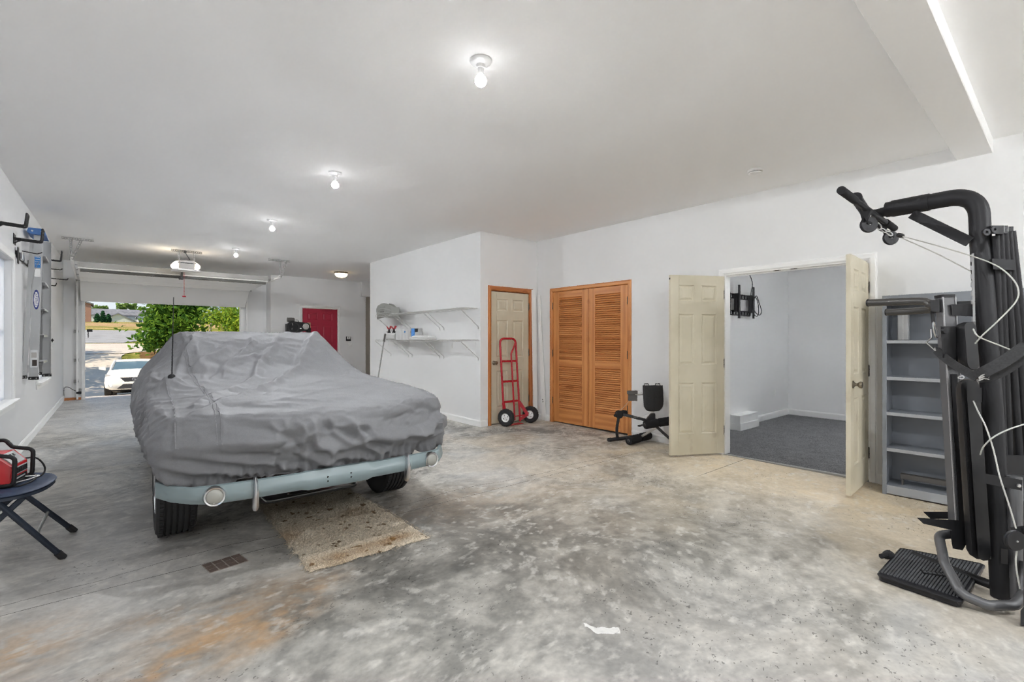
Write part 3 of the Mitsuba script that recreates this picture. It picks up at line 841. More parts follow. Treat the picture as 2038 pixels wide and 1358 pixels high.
def branches(base, h, r0, r, levels=3, spread=0.5, n=6, bare=False):
    """Trunk and branches -> (mesh, tip points)."""
    tubes, tips = [], []

    def grow(p, d, L, rad, lev):
        k = 5
        pts = [p]; q = p.copy(); dd = d.copy()
        for i in range(k):
            dd = dd + r.normal(0, 0.10, 3); dd[2] += 0.04; dd /= np.linalg.norm(dd)
            q = q + dd * L / k; pts.append(q.copy())
        rr = np.linspace(rad, rad * 0.45, k + 1)
        V = []; m = tube(np.array(pts), 1.0, 6)
        vv = m.vertices.copy()
        for i in range(k + 1):
            vv[i * 6:(i + 1) * 6] = pts[i] + (vv[i * 6:(i + 1) * 6] - pts[i]) * rr[i]
        m.vertices = vv
        tubes.append(m)
        if lev == 0:
            tips.extend(pts[2:])
            return
        for i in range(n if lev > 1 else n - 1):
            j = r.integers(2, k + 1)
            u = r.normal(0, 1, 3); u[2] = abs(u[2]) * 0.5 + 0.25
            u = dd * (1 - spread) + u / np.linalg.norm(u) * spread * 1.6
            grow(pts[j], u / np.linalg.norm(u), L * r.uniform(0.5, 0.75), rr[j] * 0.55, lev - 1)
    grow(np.asarray(base, float), np.array([0, 0, 1.0]), h, r0, levels)
    return cat(tubes), np.array(tips)


mat('m_bark', (0.16, 0.12, 0.09), 0.9, spec=0.2)
mat('m_bark_grey', (0.30, 0.26, 0.24), 0.9, spec=0.2)


def leaf_mat(name, c, t=0.5):
    scene[name] = {'type': 'principledthin', 'base_color': rgb(*c), 'roughness': 0.5, 'diff_trans': t, 'spec_trans': 0.0}


leaf_mat('m_leaf', (0.16, 0.30, 0.045), 0.7)
leaf_mat('m_leaf_dark', (0.07, 0.17, 0.035), 0.5)
leaf_mat('m_leaf_lime', (0.34, 0.46, 0.06), 0.8)
leaf_mat('m_leaf_far', (0.17, 0.28, 0.08), 0.5)
leaf_mat('m_evergreen', (0.03, 0.10, 0.045), 0.2)


def tree(name, x, y, h, label, n, size, spread, mats=('m_leaf', 'm_leaf_dark'), seed=1, r0=0.09, levels=3, group=None, bark='m_bark', nb=6, sp=0.5, low=0.0, extra=None):
    r = np.random.default_rng(seed)
    wood_, tips = branches((x, y, gz(y) - 0.05), h, r0, r, levels, sp, nb)
    t = thing(name, label, 'tree', group)
    put('trunk', wood_, bark, t, smooth=True)
    if low > 0:
        tips = np.vstack([tips, np.stack([x + r.normal(0, 0.75, 160), y + r.normal(0, 0.75, 160), gz(y) + r.uniform(low, h * 1.1, 160)], -1)])
    if extra is not None:
        ew, et = branches(*extra, r, 2, 0.75, 6)
        put('low_branch', ew, bark, t, smooth=True)
        tips = np.vstack([tips, et])
    for m, f in zip(mats, (0.6, 0.4)):
        put('foliage', leaf_mesh(tips, int(n * f), size, spread, r), m, t, smooth=False, kind='stuff')
    return t


tree('leafy_tree', 3.35, 36.0, 2.3, 'big bright green leafy tree with a dark trunk beside the driveway', 9000, 0.16, 0.30, seed=3, r0=0.10, nb=7, sp=0.62, low=0.7, extra=((2.6, 35.3, 0.45), 0.75, 0.03))
tree('leafy_tree', 6.75, 32.0, 1.9, 'sunlit lime green tree at the right edge of the garage opening', 8000, 0.12, 0.28, mats=('m_leaf_lime', 'm_leaf'), seed=5, r0=0.07, nb=7, sp=0.6, low=0.5)
tree('bare_tree', 9.5, 62.0, 3.4, 'bare grey tree behind, between the two green trees', 900, 0.2, 0.6, mats=('m_leaf_far', 'm_leaf_far'), seed=6, r0=0.12, bark='m_bark_grey', nb=8, sp=0.6)
tree('bare_tree', 13.0, 74.0, 3.6, 'second bare grey tree behind, nearer the lime green tree', 300, 0.2, 0.6, mats=('m_leaf_far', 'm_leaf_far'), seed=16, r0=0.12, bark='m_bark_grey', nb=8, sp=0.6)
for k, (x, y) in enumerate(((-4.6, 15.0), (-5.4, 26.5), (-5.2, 31.0), (-5.5, 36.5))):
    tree('side_tree', x, y, 3.0, ('sparse tree left of the driveway, nearest the garage', 'sparse tree left of the driveway, second from the garage', 'sparse tree left of the driveway, third from the garage', 'sparse tree left of the driveway, farthest from the garage')[k], 2600, 0.16, 0.35, seed=30 + k, r0=0.13, bark='m_bark_grey', nb=6, sp=0.55, levels=3)
# tree line on the horizon
r = np.random.default_rng(12)
for i in range(16):
    y = 232 + 10 * (i % 2); x = -8 + i * 4.2
    hh = r.uniform(5, 8)
    c = np.stack([x + r.uniform(-2.6, 2.6, 60), y + r.uniform(-2.4, 2.4, 60), 7.0 + r.uniform(0, hh, 60)], -1)
    t = thing('far_tree', 'green tree of the far tree line behind the pale house', 'tree', 'tree line behind the houses')
    put('trunk', cyl((x, y, gz(y) - 0.2), (x, y, gz(y) + 8), 0.3, 8), 'm_bark', t)
    put('foliage', leaf_mesh(c, 800, 0.7, 0.35, r), ('m_leaf_far', 'm_leaf')[i % 2], t, smooth=False, kind='stuff')

# --- pale house across the street
mat('m_siding', proc(lambda p, n, uv: mi.Color3f(0.62, 0.68, 0.66) * (0.93 + 0.07 * smoothstep(0.1, 0.3, (p.z * 5.0) - dr.floor(p.z * 5.0)))), 0.7)
mat('m_roof', proc(lambda p, n, uv: mi.Color3f(0.20, 0.22, 0.26) * (0.7 + 0.6 * noise(p.x * 2, p.y * 2, p.z * 3))), 0.9, spec=0.2)
mat('m_brick', (0.36, 0.22, 0.18), 0.9, spec=0.2)
mat('m_dark_glass', (0.05, 0.07, 0.09), 0.1)


def gable(x0, x1, y0, y1, z0, ze, zr_, along):
    """Walls with gable ends, and the roof slab: ridge along 'x' or 'y'."""
    if along == 'x':
        w = prism([(y0, z0), (y1, z0), (y1, ze), ((y0 + y1) / 2, zr_), (y0, ze)], x1 - x0)
        w = xy_to(w, (0, 1, 0), (0, 0, 1), (x0, 0, 0))
        o, k = 0.5, (zr_ - ze) / ((y1 - y0) / 2)
        rf = prism([(y0 - o, ze - o * k), ((y0 + y1) / 2, zr_), (y1 + o, ze - o * k), (y1 + o, ze - o * k + 0.3), ((y0 + y1) / 2, zr_ + 0.3), (y0 - o, ze - o * k + 0.3)], x1 - x0 + 1)
        return w, xy_to(rf, (0, 1, 0), (0, 0, 1), (x0 - 0.5, 0, 0))
    w = prism([(x0, z0), (x1, z0), (x1, ze), ((x0 + x1) / 2, zr_), (x0, ze)], y1 - y0)
    w = xy_to(w, (1, 0, 0), (0, 0, 1), (0, y1, 0))
    o, k = 0.5, (zr_ - ze) / ((x1 - x0) / 2)
    rf = prism([(x0 - o, ze - o * k), ((x0 + x1) / 2, zr_), (x1 + o, ze - o * k), (x1 + o, ze - o * k + 0.3), ((x0 + x1) / 2, zr_ + 0.3), (x0 - o, ze - o * k + 0.3)], y1 - y0 + 1)
    return w, xy_to(rf, (1, 0, 0), (0, 0, 1), (0, y1 + 0.5, 0))


hy = 212.0; hz = 5.5
t = thing('house', 'pale green house with grey gabled roof across the field', 'house')
w, rf = gable(-1.5, 13.0, hy, hy + 10, hz - 1.5, hz + 4.5, hz + 6.5, 'x')
put('wall', w, 'm_siding', t, smooth=False); put('roof', rf, 'm_roof', t, smooth=False)
w, rf = gable(0.4, 10.6, hy - 5, hy + 2, hz - 1.6, hz + 1.9, hz + 4.8, 'y')
put('wall', w, 'm_siding', t, smooth=False); put('roof', rf, 'm_roof', t, smooth=False)
w, rf = gable(10.7, 13.6, hy - 2.5, hy + 5, hz - 1.5, hz + 4.2, hz + 6.0, 'y')
put('wall', w, 'm_siding', t, smooth=False); put('roof', rf, 'm_roof', t, smooth=False)
for x in (11.0, 12.3):
    f = put('window', box(x, x + 1.0, hy - 2.62, hy - 2.5, hz + 1.8, hz + 3.6), 'm_trim', t, smooth=False)
    put('pane', box(x + 0.12, x + 0.88, hy - 2.66, hy - 2.625, hz + 1.92, hz + 3.48), 'm_dark_glass', f, smooth=False)
put('garage_roof', box(9.5, 16.5, hy - 8, hy - 3, hz + 1.5, hz + 2.0), 'm_roof', t, smooth=False)
t = thing('house', 'brick house corner at the left edge of the garage opening', 'house')
w, rf = gable(-22.0, -0.95, 150, 160, float(gz(150)) - 0.5, float(gz(150)) + 4.2, float(gz(150)) + 7.6, 'y')
put('wall', w, 'm_brick', t, smooth=False); put('roof', rf, 'm_roof', t, smooth=False)
f = put('window', box(-4.0, -2.6, 149.8, 149.98, float(gz(150)) + 1.0, float(gz(150)) + 2.8), 'm_trim', t, smooth=False)
put('pane', box(-3.85, -2.75, 149.74, 149.795, float(gz(150)) + 1.15, float(gz(150)) + 2.65), 'm_dark_glass', f, smooth=False)
for i, (x, hh) in enumerate(((0.15, 1.7), (1.15, 2.3), (2.1, 1.6))):
    yv = 140 + 1.2 * i; zv = float(gz(yv))
    prof = [(0, 0), (0.75, 0.15), (0.85, hh * 0.3), (0.55, hh * 0.7), (0.15, hh * 0.97), (0, hh)]
    r = np.random.default_rng(50 + i)
    k = r.uniform(0, 1, 200); aa = r.uniform(0, 2 * PI, 200); rad = np.interp(k, [0, .3, .7, 1], [0.33, .38, .24, .03])
    c = np.stack([x + rad * np.cos(aa), yv + rad * np.sin(aa), zv + 0.15 + k * hh], -1)
    t = thing('evergreen', ('dark evergreen beside the brick house, leftmost', 'tallest dark evergreen, middle of the three', 'dark evergreen nearest the pale house')[i], 'shrub', None)
    put('stem', cyl((x, yv, zv - 0.1), (x, yv, zv + hh * 0.8), 0.06, 8), 'm_bark', t)
    put('foliage', leaf_mesh(c, 600, 0.22, 0.08, r), 'm_evergreen', t, smooth=False, kind='stuff')
# mailbox
zv = float(gz(52.5))
t = thing('mailbox', 'black mailbox on a post by the street, at the left edge of the garage opening', 'mailbox')
xm = -0.50
put('post', box(xm - 0.03, xm + 0.03, 52.5, 52.56, zv - 0.1, zv + 0.48), 'm_black', t, smooth=False)
put('box', cat([box(xm - 0.08, xm + 0.26, 52.42, 52.64, zv + 0.48, zv + 0.58), orient(cyl((0, 0, 0), (0, 0, 0.34), 0.11, 16), (xm - 0.08, 52.53, zv + 0.58), (1, 0, 0))]), 'm_black', t)


# --- white sedan on the driveway, nose towards the garage
def skin(stations, closed=True):
    """Lofts rings of equal length."""
    R = np.array(stations, float); n, k = R.shape[:2]
    V = R.reshape(-1, 3); F = []
    for i in range(n - 1):
        for j in range(k if closed else k - 1):
            a, b, c, d = i * k + j, i * k + (j + 1) % k, (i + 1) * k + (j + 1) % k, (i + 1) * k + j
            F += [(a, b, c), (a, c, d)]
    V = np.vstack([V, R[0].mean(0), R[-1].mean(0)])
    for j in range(k):
        F += [(n * k, (j + 1) % k, j), (n * k + 1, (n - 1) * k + j, (n - 1) * k + (j + 1) % k)]
    m = trimesh.Trimesh(V, np.array(F), process=False)
    if m.volume < 0:
        m.invert()
    return m


def mirror_x(pts):
    P = np.asarray(pts, float); Q = P[::-1].copy(); Q[:, 0] *= -1
    return np.vstack([P, Q])


mat('m_car_white', (0.80, 0.80, 0.78), 0.25, clearcoat=1.0)
mat('m_car_glass', (0.10, 0.17, 0.22), 0.05, spec=0.9)
mat('m_lamp', (0.55, 0.57, 0.6), 0.1, metal=0.6)
mat('m_grille', (0.03, 0.03, 0.034), 0.4)


def white_car(cx, y0):
    t = thing('car', 'white sedan parked on the driveway, facing the garage', 'car')
    # stations from the nose (local y = 0) to the tail; points from the floor up the right side to the centre line
    st = []
    for y, w, zb, zs, zt in ((0.0, 0.55, 0.30, 0.48, 0.60), (0.06, 0.74, 0.20, 0.50, 0.68), (0.22, 0.86, 0.17, 0.56, 0.74), (0.5, 0.90, 0.18, 0.62, 0.80), (0.95, 0.91, 0.18, 0.70, 0.90), (1.45, 0.91, 0.18, 0.80, 0.98),
                             (2.2, 0.915, 0.18, 0.86, 0.99), (3.2, 0.915, 0.18, 0.90, 1.0), (4.2, 0.90, 0.2, 0.92, 1.04), (4.8, 0.80, 0.25, 0.90, 1.02), (4.9, 0.70, 0.35, 0.85, 0.95)):
        st.append(mirror_x([(0.0 + w * 0.80, y, zb), (w * 0.97, y, zb + 0.08), (w, y, (zb + zs) / 2 + 0.05), (w * 0.985, y, zs), (w * 0.90, y, zt - 0.02), (w * 0.55, y, zt + 0.015), (0.001, y, zt + 0.03)]))
    M = np.eye(4)
    sl = math.atan(0.105)
    R_ = trimesh.transformations.rotation_matrix(-sl, (1, 0, 0))
    M[:3, 3] = (cx, y0, float(gz(y0)) + 0.02)
    M = M @ trimesh.transformations.rotation_matrix(math.radians(-4), (0, 0, 1)) @ R_
    P = lambda n, m, mt, par=t, **k: put(n, place(m, M), mt, par, **k)
    P('body', skin(st), 'm_car_white', smooth=50)
    # greenhouse: roof skin and glass
    gl = []
    for y, wb, zb, wt, zt in ((1.42, 0.74, 0.96, 0.70, 0.985), (2.05, 0.78, 0.98, 0.62, 1.36), (2.6, 0.80, 1.0, 0.60, 1.44), (3.4, 0.80, 1.0, 0.60, 1.42), (4.2, 0.76, 1.02, 0.62, 1.14), (4.5, 0.72, 1.03, 0.66, 1.05)):
        gl.append(mirror_x([(wb, y, zb), (wt + 0.04, y, zt - 0.05), (wt, y, zt), (0.001, y, zt + 0.02)]))
    P('cabin_glass', skin(gl), 'm_car_glass', smooth=40)
    rf = []
    for y, wt, zt in ((1.98, 0.63, 1.335), (2.1, 0.62, 1.40), (2.6, 0.61, 1.465), (3.4, 0.61, 1.445), (3.75, 0.615, 1.35)):
        rf.append(mirror_x([(wt + 0.055, y, zt - 0.09), (wt + 0.02, y, zt - 0.015), (wt * 0.6, y, zt + 0.012), (0.001, y, zt + 0.018)]))
    P('roof', skin(rf), 'm_car_white', smooth=50)
    for s in (-1, 1):
        P('pillar', tube(spline([(s * 0.775, 1.36, 0.965), (s * 0.735, 1.7, 1.18), (s * 0.675, 2.08, 1.375)], 4), 0.035, 8), 'm_car_white')
        P('side_mirror', hull([(s * (0.92 + a), 1.55 + b, 0.99 + c) for a in (0, 0.2) for b in (-0.05, 0.08) for c in ((0.02, 0.12) if a else (-0.02, 0.13))]), 'm_car_white', smooth=50)
        P('headlight', hull([(s * x, y, z) for x, y, z in ((0.44, 0.055, 0.60), (0.47, 0.06, 0.655), (0.80, 0.20, 0.735), (0.87, 0.40, 0.76), (0.86, 0.30, 0.68), (0.62, 0.06, 0.585), (0.60, 0.3, 0.66), (0.8, 0.4, 0.7))]), 'm_lamp', smooth=30)
        P('fog_lamp', orient(lathe([(0, 0), (0.055, 0), (0.07, 0.01), (0.075, -0.05), (0, -0.05)], 16), (s * 0.69, 0.055, 0.33), (s * 0.35, -1, 0)), 'm_lamp')
    # spindle grille: upper and lower dark openings
    up = [(-0.43, 0.60), (0.43, 0.60), (0.30, 0.45), (-0.30, 0.45)]
    lo = [(-0.34, 0.36), (0.34, 0.36), (0.52, 0.20), (-0.52, 0.20)]
    for nm, pg, yy, th in (('upper_grille', up, -0.012, 0.05), ('lower_grille', lo, -0.01, 0.09)):
        P(nm, xy_to(prism(pg, th), (1, 0, 0), (0, 0, 1), (0, yy + th, 0)), 'm_grille', smooth=False)
    P('bumper_bar', box(-0.36, 0.36, -0.022, 0.08, 0.365, 0.445, 0.015), 'm_car_white')
    # emblem: an oval ring with a slanted L
    a = np.linspace(0, 2 * PI, 28, endpoint=False)
    ring = tube(np.stack([0.075 * np.cos(a), 0 * a, 0.052 * np.sin(a)], -1), 0.008, 6, closed=True)
    el = [bar((0.01, 0, 0.035), (-0.022, 0, -0.022), 0.012, 0.012), bar((-0.022, 0, -0.022), (0.05, 0, -0.022), 0.012, 0.012)]
    P('emblem', moved(cat([ring] + el), 0, -0.022, 0.53), 'm_chrome')
    for yy in (0.92, 3.75):
        for s in (-1, 1):
            w = P('wheel', orient(lathe([(0.2, -0.1), (0.30, -0.11), (0.325, -0.08), (0.325, 0.08), (0.30, 0.11), (0.2, 0.1), (0.2, -0.1)], 28), (s * 0.80, yy, 0.325 - 0.02), (s, 0, 0)), 'm_rubber')
            P('rim', orient(lathe([(0, 0.06), (0.08, 0.09), (0.19, 0.095), (0.2, 0.06), (0.2, -0.05), (0, -0.05)], 20), (s * 0.80, yy, 0.305), (s, 0, 0)), 'm_steel', w)
    P('under_shadow_slab', box(-0.72, 0.72, 0.25, 4.5, 0.14, 0.2), 'm_black', smooth=False)  # black slab put in as the shade under the body
    return t


white_car(1.08, 22.5)

# ------------------------------------------------------------------ raised garage door, tracks, opener
mat('m_door_white', (0.86, 0.855, 0.83), 0.45)
mat('m_strut', (0.10, 0.097, 0.09), 0.6, spec=0.3)
mat('m_edge_steel', (0.36, 0.355, 0.34), 0.5)
zg = fz(YG)
GX0, GX1 = -0.235, 2.675
t = thing('garage_door', 'raised white sectional garage door with steel struts and hinges', 'garage door')
# section mid-line points (y, z) from the bottom edge up, then back along the horizontal tracks
SEC = [((12.87, 2.075), (12.44, 2.425)), ((12.42, 2.440), (11.89, 2.462)), ((11.87, 2.463), (11.34, 2.485)), ((11.32, 2.486), (10.80, 2.508))]
STX = (GX0, 0.945, 1.525, GX1 - 0.075)
SW = 0.08


def door_frame(a, b):
    """x right, y along the section from a to b, z out of the inner face (down / towards the room)."""
    v = np.array([0, b[0] - a[0], b[1] - a[1]]); L = np.linalg.norm(v); v /= L
    return L, v, np.array([0, a[0], a[1]])


for i, (a, b) in enumerate(SEC):
    L, v, o = door_frame(a, b)
    M = np.eye(4); nrm = np.cross((1, 0, 0), v)      # points up / out of the building
    M[:3, 0], M[:3, 1], M[:3, 2], M[:3, 3] = (1, 0, 0), v, nrm, o
    pan = [box(GX0, GX1, 0, L, 0.0, 0.045, 0.003), box(GX0, GX1, 0, 0.025, -0.006, 0.0), box(GX0, GX1, L - 0.025, L, -0.006, 0.0)]
    s = put('section', place(cat(pan), M), 'm_door_white', t, smooth=False)
    for j, x in enumerate(STX):
        put('stile', place(box(x, x + (SW if 0 < j < 3 else 0.075), 0.026, L - 0.026, -0.008, -0.0005, 0.002), M), 'm_trim', s, smooth=False)
    if i < 3:
        put('weather_seal', place(box(GX0, GX1, L + 0.002, L + 0.018, -0.004, 0.03), M), 'm_strut', s, smooth=False)  # dark strip standing in for the shaded gap between sections
        for j, x in enumerate(STX):
            xx = x + 0.037
            h = cat([box(xx - 0.032, xx + 0.032, L - 0.05, L + 0.06, -0.013, -0.0085, 0.001), orient(cyl((0, 0, 0), (0, 0, 0.075), 0.008, 8), (xx - 0.0375, L + 0.01, -0.017), (1, 0, 0))])
            put('hinge', place(h, M), 'm_galv', t, smooth=35)
    for sx, x in ((-1, GX0 + 0.01), (1, GX1 - 0.01)):
        rr = cat([orient(cyl((0, 0, 0), (0, 0, 0.075), 0.006, 8), (x, L - 0.03, -0.014), (sx, 0, 0)), orient(lathe([(0, 0), (0.023, 0), (0.023, 0.012), (0, 0.012)], 14), (x + sx * 0.055, L - 0.03, -0.014), (sx, 0, 0)), box(x - 0.04 if sx > 0 else x - 0.005, x + 0.005 if sx > 0 else x + 0.04, L - 0.06, L, -0.016, -0.0085)])
        put('roller', place(rr, M), 'm_galv', t, smooth=35)
put('bottom_seal', box(GX0 + 0.03, GX1 - 0.03, 12.865, 12.90, 2.045, 2.073, 0.006), 'm_galv', t)
# hat-channel strut under the back edge and the dark operator rail bar along the middle bay
hat = [(-0.06, 0), (-0.035, 0), (-0.03, -0.075), (0.03, -0.075), (0.035, 0), (0.06, 0), (0.06, 0.002), (0.033, 0.002), (0.028, -0.072), (-0.028, -0.072), (-0.033, 0.002), (-0.06, 0.002)]
put('strut', xy_to(prism(hat, GX1 - GX0 - 0.06), (0, 1, 0), (0, 0, 1), (GX0 + 0.03, 10.87, 2.492)), 'm_strut', t, smooth=False)
put('top_edge_rail', cat([box(GX0, GX1, 10.775, 10.799, 2.485, 2.57, 0.002), box(GX0, GX1, 10.80, 10.83, 2.556, 2.566)]), 'm_edge_steel', t, smooth=False)
put('operator_bracket', cat([box(0.80, 1.62, 10.83, 10.91, 2.425, 2.436), box(1.17, 1.23, 10.82, 10.92, 2.40, 2.436)]), 'm_black', t, smooth=False)


def strip(p, q, w=0.032, n=None, up=(0, 1, 0), th=0.003):
    """Perforated angle iron from p to q: one flange with square holes, one solid flange."""
    p, q = np.asarray(p, float), np.asarray(q, float); L = np.linalg.norm(q - p)
    n = n or max(2, int(L / 0.03))
    parts = [box(-w / 2, -w / 2 + w * 0.28, -th / 2, th / 2, 0, L), box(w / 2 - w * 0.28, w / 2, -th / 2, th / 2, 0, L), box(-w / 2 - th, -w / 2, -th / 2, w * 0.5, 0, L)]
    for i in range(n + 1):
        z = i * L / n
        parts.append(box(-w / 2 + 0.001, w / 2 - 0.001, -th / 2, th / 2, max(0, z - 0.006), min(L, z + 0.006)))
    return orient(cat(parts), p, q - p, up)


for s, xt, yt, lab in ((-1, -0.30, 10.03, 'left galvanised garage door track with its perforated ceiling hanger'), (1, 2.735, 10.13, 'right galvanised garage door track with its perforated ceiling hanger')):
    tk = thing('garage_door_track', lab, 'garage door track')
    path = fillet([(xt, 12.86, zg + 0.02), (xt, 12.86, 2.445), (xt, yt, 2.51)], 0.38, 10)
    sec = np.array([(0.0, -0.025), (0.0, 0.025), (0.03, 0.025), (0.03, 0.015), (0.027, 0.015), (0.027, 0.022), (0.003, 0.022), (0.003, -0.022), (0.027, -0.022), (0.027, -0.015), (0.03, -0.015), (0.03, -0.025)])
    m = sweep(path, sec * np.array([-s, 1]), up=(1, 0, 0))
    if m.volume < 0:
        m.invert()
    put('rail', m, 'm_trim', tk, smooth=30)
    put('hanger_bar', strip((xt - (0.10 if s < 0 else 0.22), yt, CZ - 0.018), (xt + (0.27 if s < 0 else 0.17), yt, CZ - 0.018), up=(0, -1, 0)), 'm_galv', tk, smooth=False)
    put('hanger_post', strip((xt + 0.0 - s * 0.002, yt + 0.02, CZ - 0.03), (xt, yt + 0.02, 2.49), up=(0, 1, 0)), 'm_galv', tk, smooth=False)
    put('hanger_brace', strip((xt + (0.12 if s < 0 else 0.11), yt + 0.035, CZ - 0.03), (xt + 0.01, yt + 0.035, 2.50), up=(0, 1, 0)), 'm_galv', tk, smooth=False)
    put('flag_bracket', box(xt - 0.006, xt + 0.006, 12.87, 12.945, 1.95, 2.42), 'm_galv', tk, smooth=False)
    for z in (0.45, 0.87, 1.44):
        put('wall_clip', box(xt - 0.035, xt + 0.035, 12.885, 12.949, z - 0.03, z + 0.03, 0.002), 'm_galv', tk, smooth=False)
struct('trim_10', cat([box(GD[0] - 0.055, GD[0], YG - 0.02, YG + 0.14, zg, GD[2] + zg), box(GD[1], GD[1] + 0.055, YG - 0.02, YG + 0.14, zg, GD[2] + zg)]), 'm_trim', 'white jamb boards of the garage door opening', 'door trim')
struct('trim_11', box(-0.48, GD[0] - 0.06, YG - 0.012, YG - 0.0005, fz(12.9), fz(12.9) + 0.05), 'm_wood_along_x', 'rust-brown stained wood sill strip at the foot of the garage door wall', 'trim')

# opener
op = thing('garage_door_opener', 'ceiling hung garage door opener with two glowing light lenses', 'garage door opener')
mat('m_opener', (0.42, 0.40, 0.38), 0.5)
flat('m_lens', (0.85, 0.82, 0.74))
oy = 10.2
put('housing', cat([box(1.075, 1.315, oy - 0.15, oy + 0.2, 2.50, 2.655, 0.015)] + [box(1.09, 1.30, oy - 0.154, oy - 0.1495, 2.51 + k * 0.014, 2.517 + k * 0.014) for k in range(5)]), 'm_opener', op, smooth=False)
put('front_label', box(1.10, 1.29, oy - 0.1525, oy - 0.1502, 2.598, 2.612), 'm_black', op, smooth=False)
put('base_tray', hull([(x, y, z) for x, y in ((0.99, oy - 0.1), (1.06, oy - 0.17), (1.33, oy - 0.17), (1.40, oy - 0.1), (1.40, oy + 0.12), (0.99, oy + 0.12)) for z in (2.475, 2.50)]), 'm_white', op, smooth=30)
for s in (-1, 1):
    x0 = 1.195 + s * 0.121
    pts = []
    for y, k in ((oy - 0.13, 0.75), (oy - 0.06, 1.0), (oy + 0.08, 1.0), (oy + 0.14, 0.8)):
        for a in np.linspace(-PI / 2, PI / 2, 9):
            pts.append((x0 + s * 0.095 * k * math.cos(a) * (1 - 0.35 * max(0, math.sin(a))), y, 2.573 + 0.072 * k * math.sin(a)))
        pts += [(x0, y, 2.573 - 0.072 * k), (x0, y, 2.573 + 0.072 * k)]
    k = put('light_lens', hull(pts), 'm_lens', op, smooth=50)
    scene[k]['emitter'] = {'type': 'area', 'radiance': rgb(4.6, 3.9, 2.8) if s < 0 else rgb(3.4, 2.8, 2.0)}
    put('lens_clip', box(x0 + s * 0.002 - 0.012, x0 + s * 0.002 + 0.012, oy - 0.158, oy - 0.1505, 2.60, 2.616), 'm_black', op, smooth=False)
    put('hanger_strap', strip((1.195 + s * 0.115, oy - 0.08, CZ - 0.022), (1.195 + s * 0.110, oy - 0.08, 2.655), 0.025, up=(0, 1, 0)), 'm_galv', op, smooth=False)
put('ceiling_bar', strip((0.98, oy - 0.05, CZ - 0.019), (1.43, oy - 0.05, CZ - 0.019), up=(0, -1, 0)), 'm_strut', op, smooth=False)
put('power_cord', tube(spline([(1.18, oy - 0.03, CZ - 0.005), (1.19, oy - 0.06, CZ - 0.06), (1.22, oy - 0.05, CZ - 0.11), (1.25, oy - 0.02, CZ - 0.155), (1.20, oy - 0.03, 2.672), (1.14, oy - 0.04, 2.664), (1.12, oy - 0.02, 2.660), (1.17, oy, 2.666), (1.24, oy, 2.664)], 6), 0.006, 8), 'm_black', op)
put('cord_cap', lathe([(0, 0), (0.02, 0), (0.02, -0.035), (0.012, -0.05), (0, -0.05)], 12), 'm_black', op)
scene[op + '__cord_cap'] = mikit.ply(moved(lathe([(0, 0), (0.02, 0), (0.02, -0.035), (0.012, -0.05), (0, -0.05)], 12), 1.18, oy - 0.03, CZ - 0.0005), 'm_black', smooth=35)
put('rail', cat([box(1.175, 1.215, oy + 0.2, 12.94, 2.60, 2.63)]), 'm_galv', op, smooth=False)
put('trolley', cat([box(1.165, 1.225, 10.60, 10.80, 2.582, 2.645, 0.006), sweep(fillet([(1.195, 10.70, 2.585), (1.195, 10.72, 2.46), (1.195, 10.86, 2.43)], 0.1, 5), rect(0.012, 0.035))]), 'm_strut', op, smooth=30)
put('release_cord', tube([(1.215, 10.62, 2.585), (1.217, 10.60, 2.3), (1.217, 10.60, 2.08)], 0.003, 6), 'm_red', op)
put('release_handle', tube([(1.217 - 0.028, 10.60, 2.065), (1.217 + 0.028, 10.60, 2.065)], 0.012, 10), 'm_red', op)
# safety sensor and its wire at the foot of the left track
ss = thing('safety_sensor', 'small dark safety sensor with a thin wire at the foot of the left track', 'sensor')
put('housing', box(-0.30, -0.225, 12.83, 12.885, 0.20, 0.245, 0.006), 'm_black', ss, smooth=False)
put('bracket', box(-0.262, -0.222, 12.88, 12.948, 0.19, 0.30, 0.002), 'm_galv', ss, smooth=False)
put('wire', tube(spline([(-0.478, 12.92, 0.12), (-0.482, 12.93, 0.26), (-0.47, 12.935, 0.335), (-0.41, 12.94, 0.335), (-0.35, 12.94, 0.28), (-0.315, 12.935, 0.262), (-0.29, 12.90, 0.24)], 5), 0.004, 6), 'm_black', ss)

# ------------------------------------------------------------------ hung aluminium step ladder and wall hooks
def text_solid(txt, height, depth=0.002):
    m = meshkit.text_mesh(txt, height)
    if isinstance(m, (tuple, list)):
        m = trimesh.Trimesh(np.asarray(m[0]), np.asarray(m[1]), process=False)
    return m


mat('m_alu_rail', (0.42, 0.425, 0.43), 0.42, metal=0.5)
mat('m_blue', (0.035, 0.11, 0.30), 0.45)
mat('m_blue_label', (0.03, 0.16, 0.42), 0.4)
mat('m_navy', (0.012, 0.022, 0.16), 0.4)
lad = thing('step_ladder', 'folded aluminium step ladder with a blue top hung on the left wall', 'ladder')
LT, LB = np.array([-0.505, 7.80, 2.47]), np.array([-0.545, 7.78, 0.835])


def rail_mesh(top, bot, w, d, face):
    """C-channel rail: web w wide (x), flanges d deep (y); ribs on the web."""
    parts = [box(-w / 2, w / 2, -0.0015, 0.0015, 0, 1), box(-w / 2, -w / 2 + 0.003, 0, face * d, 0, 1), box(w / 2 - 0.003, w / 2, 0, face * d, 0, 1)]
    parts += [box(-w / 2 + w * k / 6 - 0.003, -w / 2 + w * k / 6 + 0.003, -0.004 * face, 0.001, 0, 1) for k in range(1, 6)]
    m = cat(parts)
    m.vertices[:, 2] *= np.linalg.norm(np.asarray(bot) - top)
    return orient(m, top, np.asarray(bot) - top, (0, 1, 0))


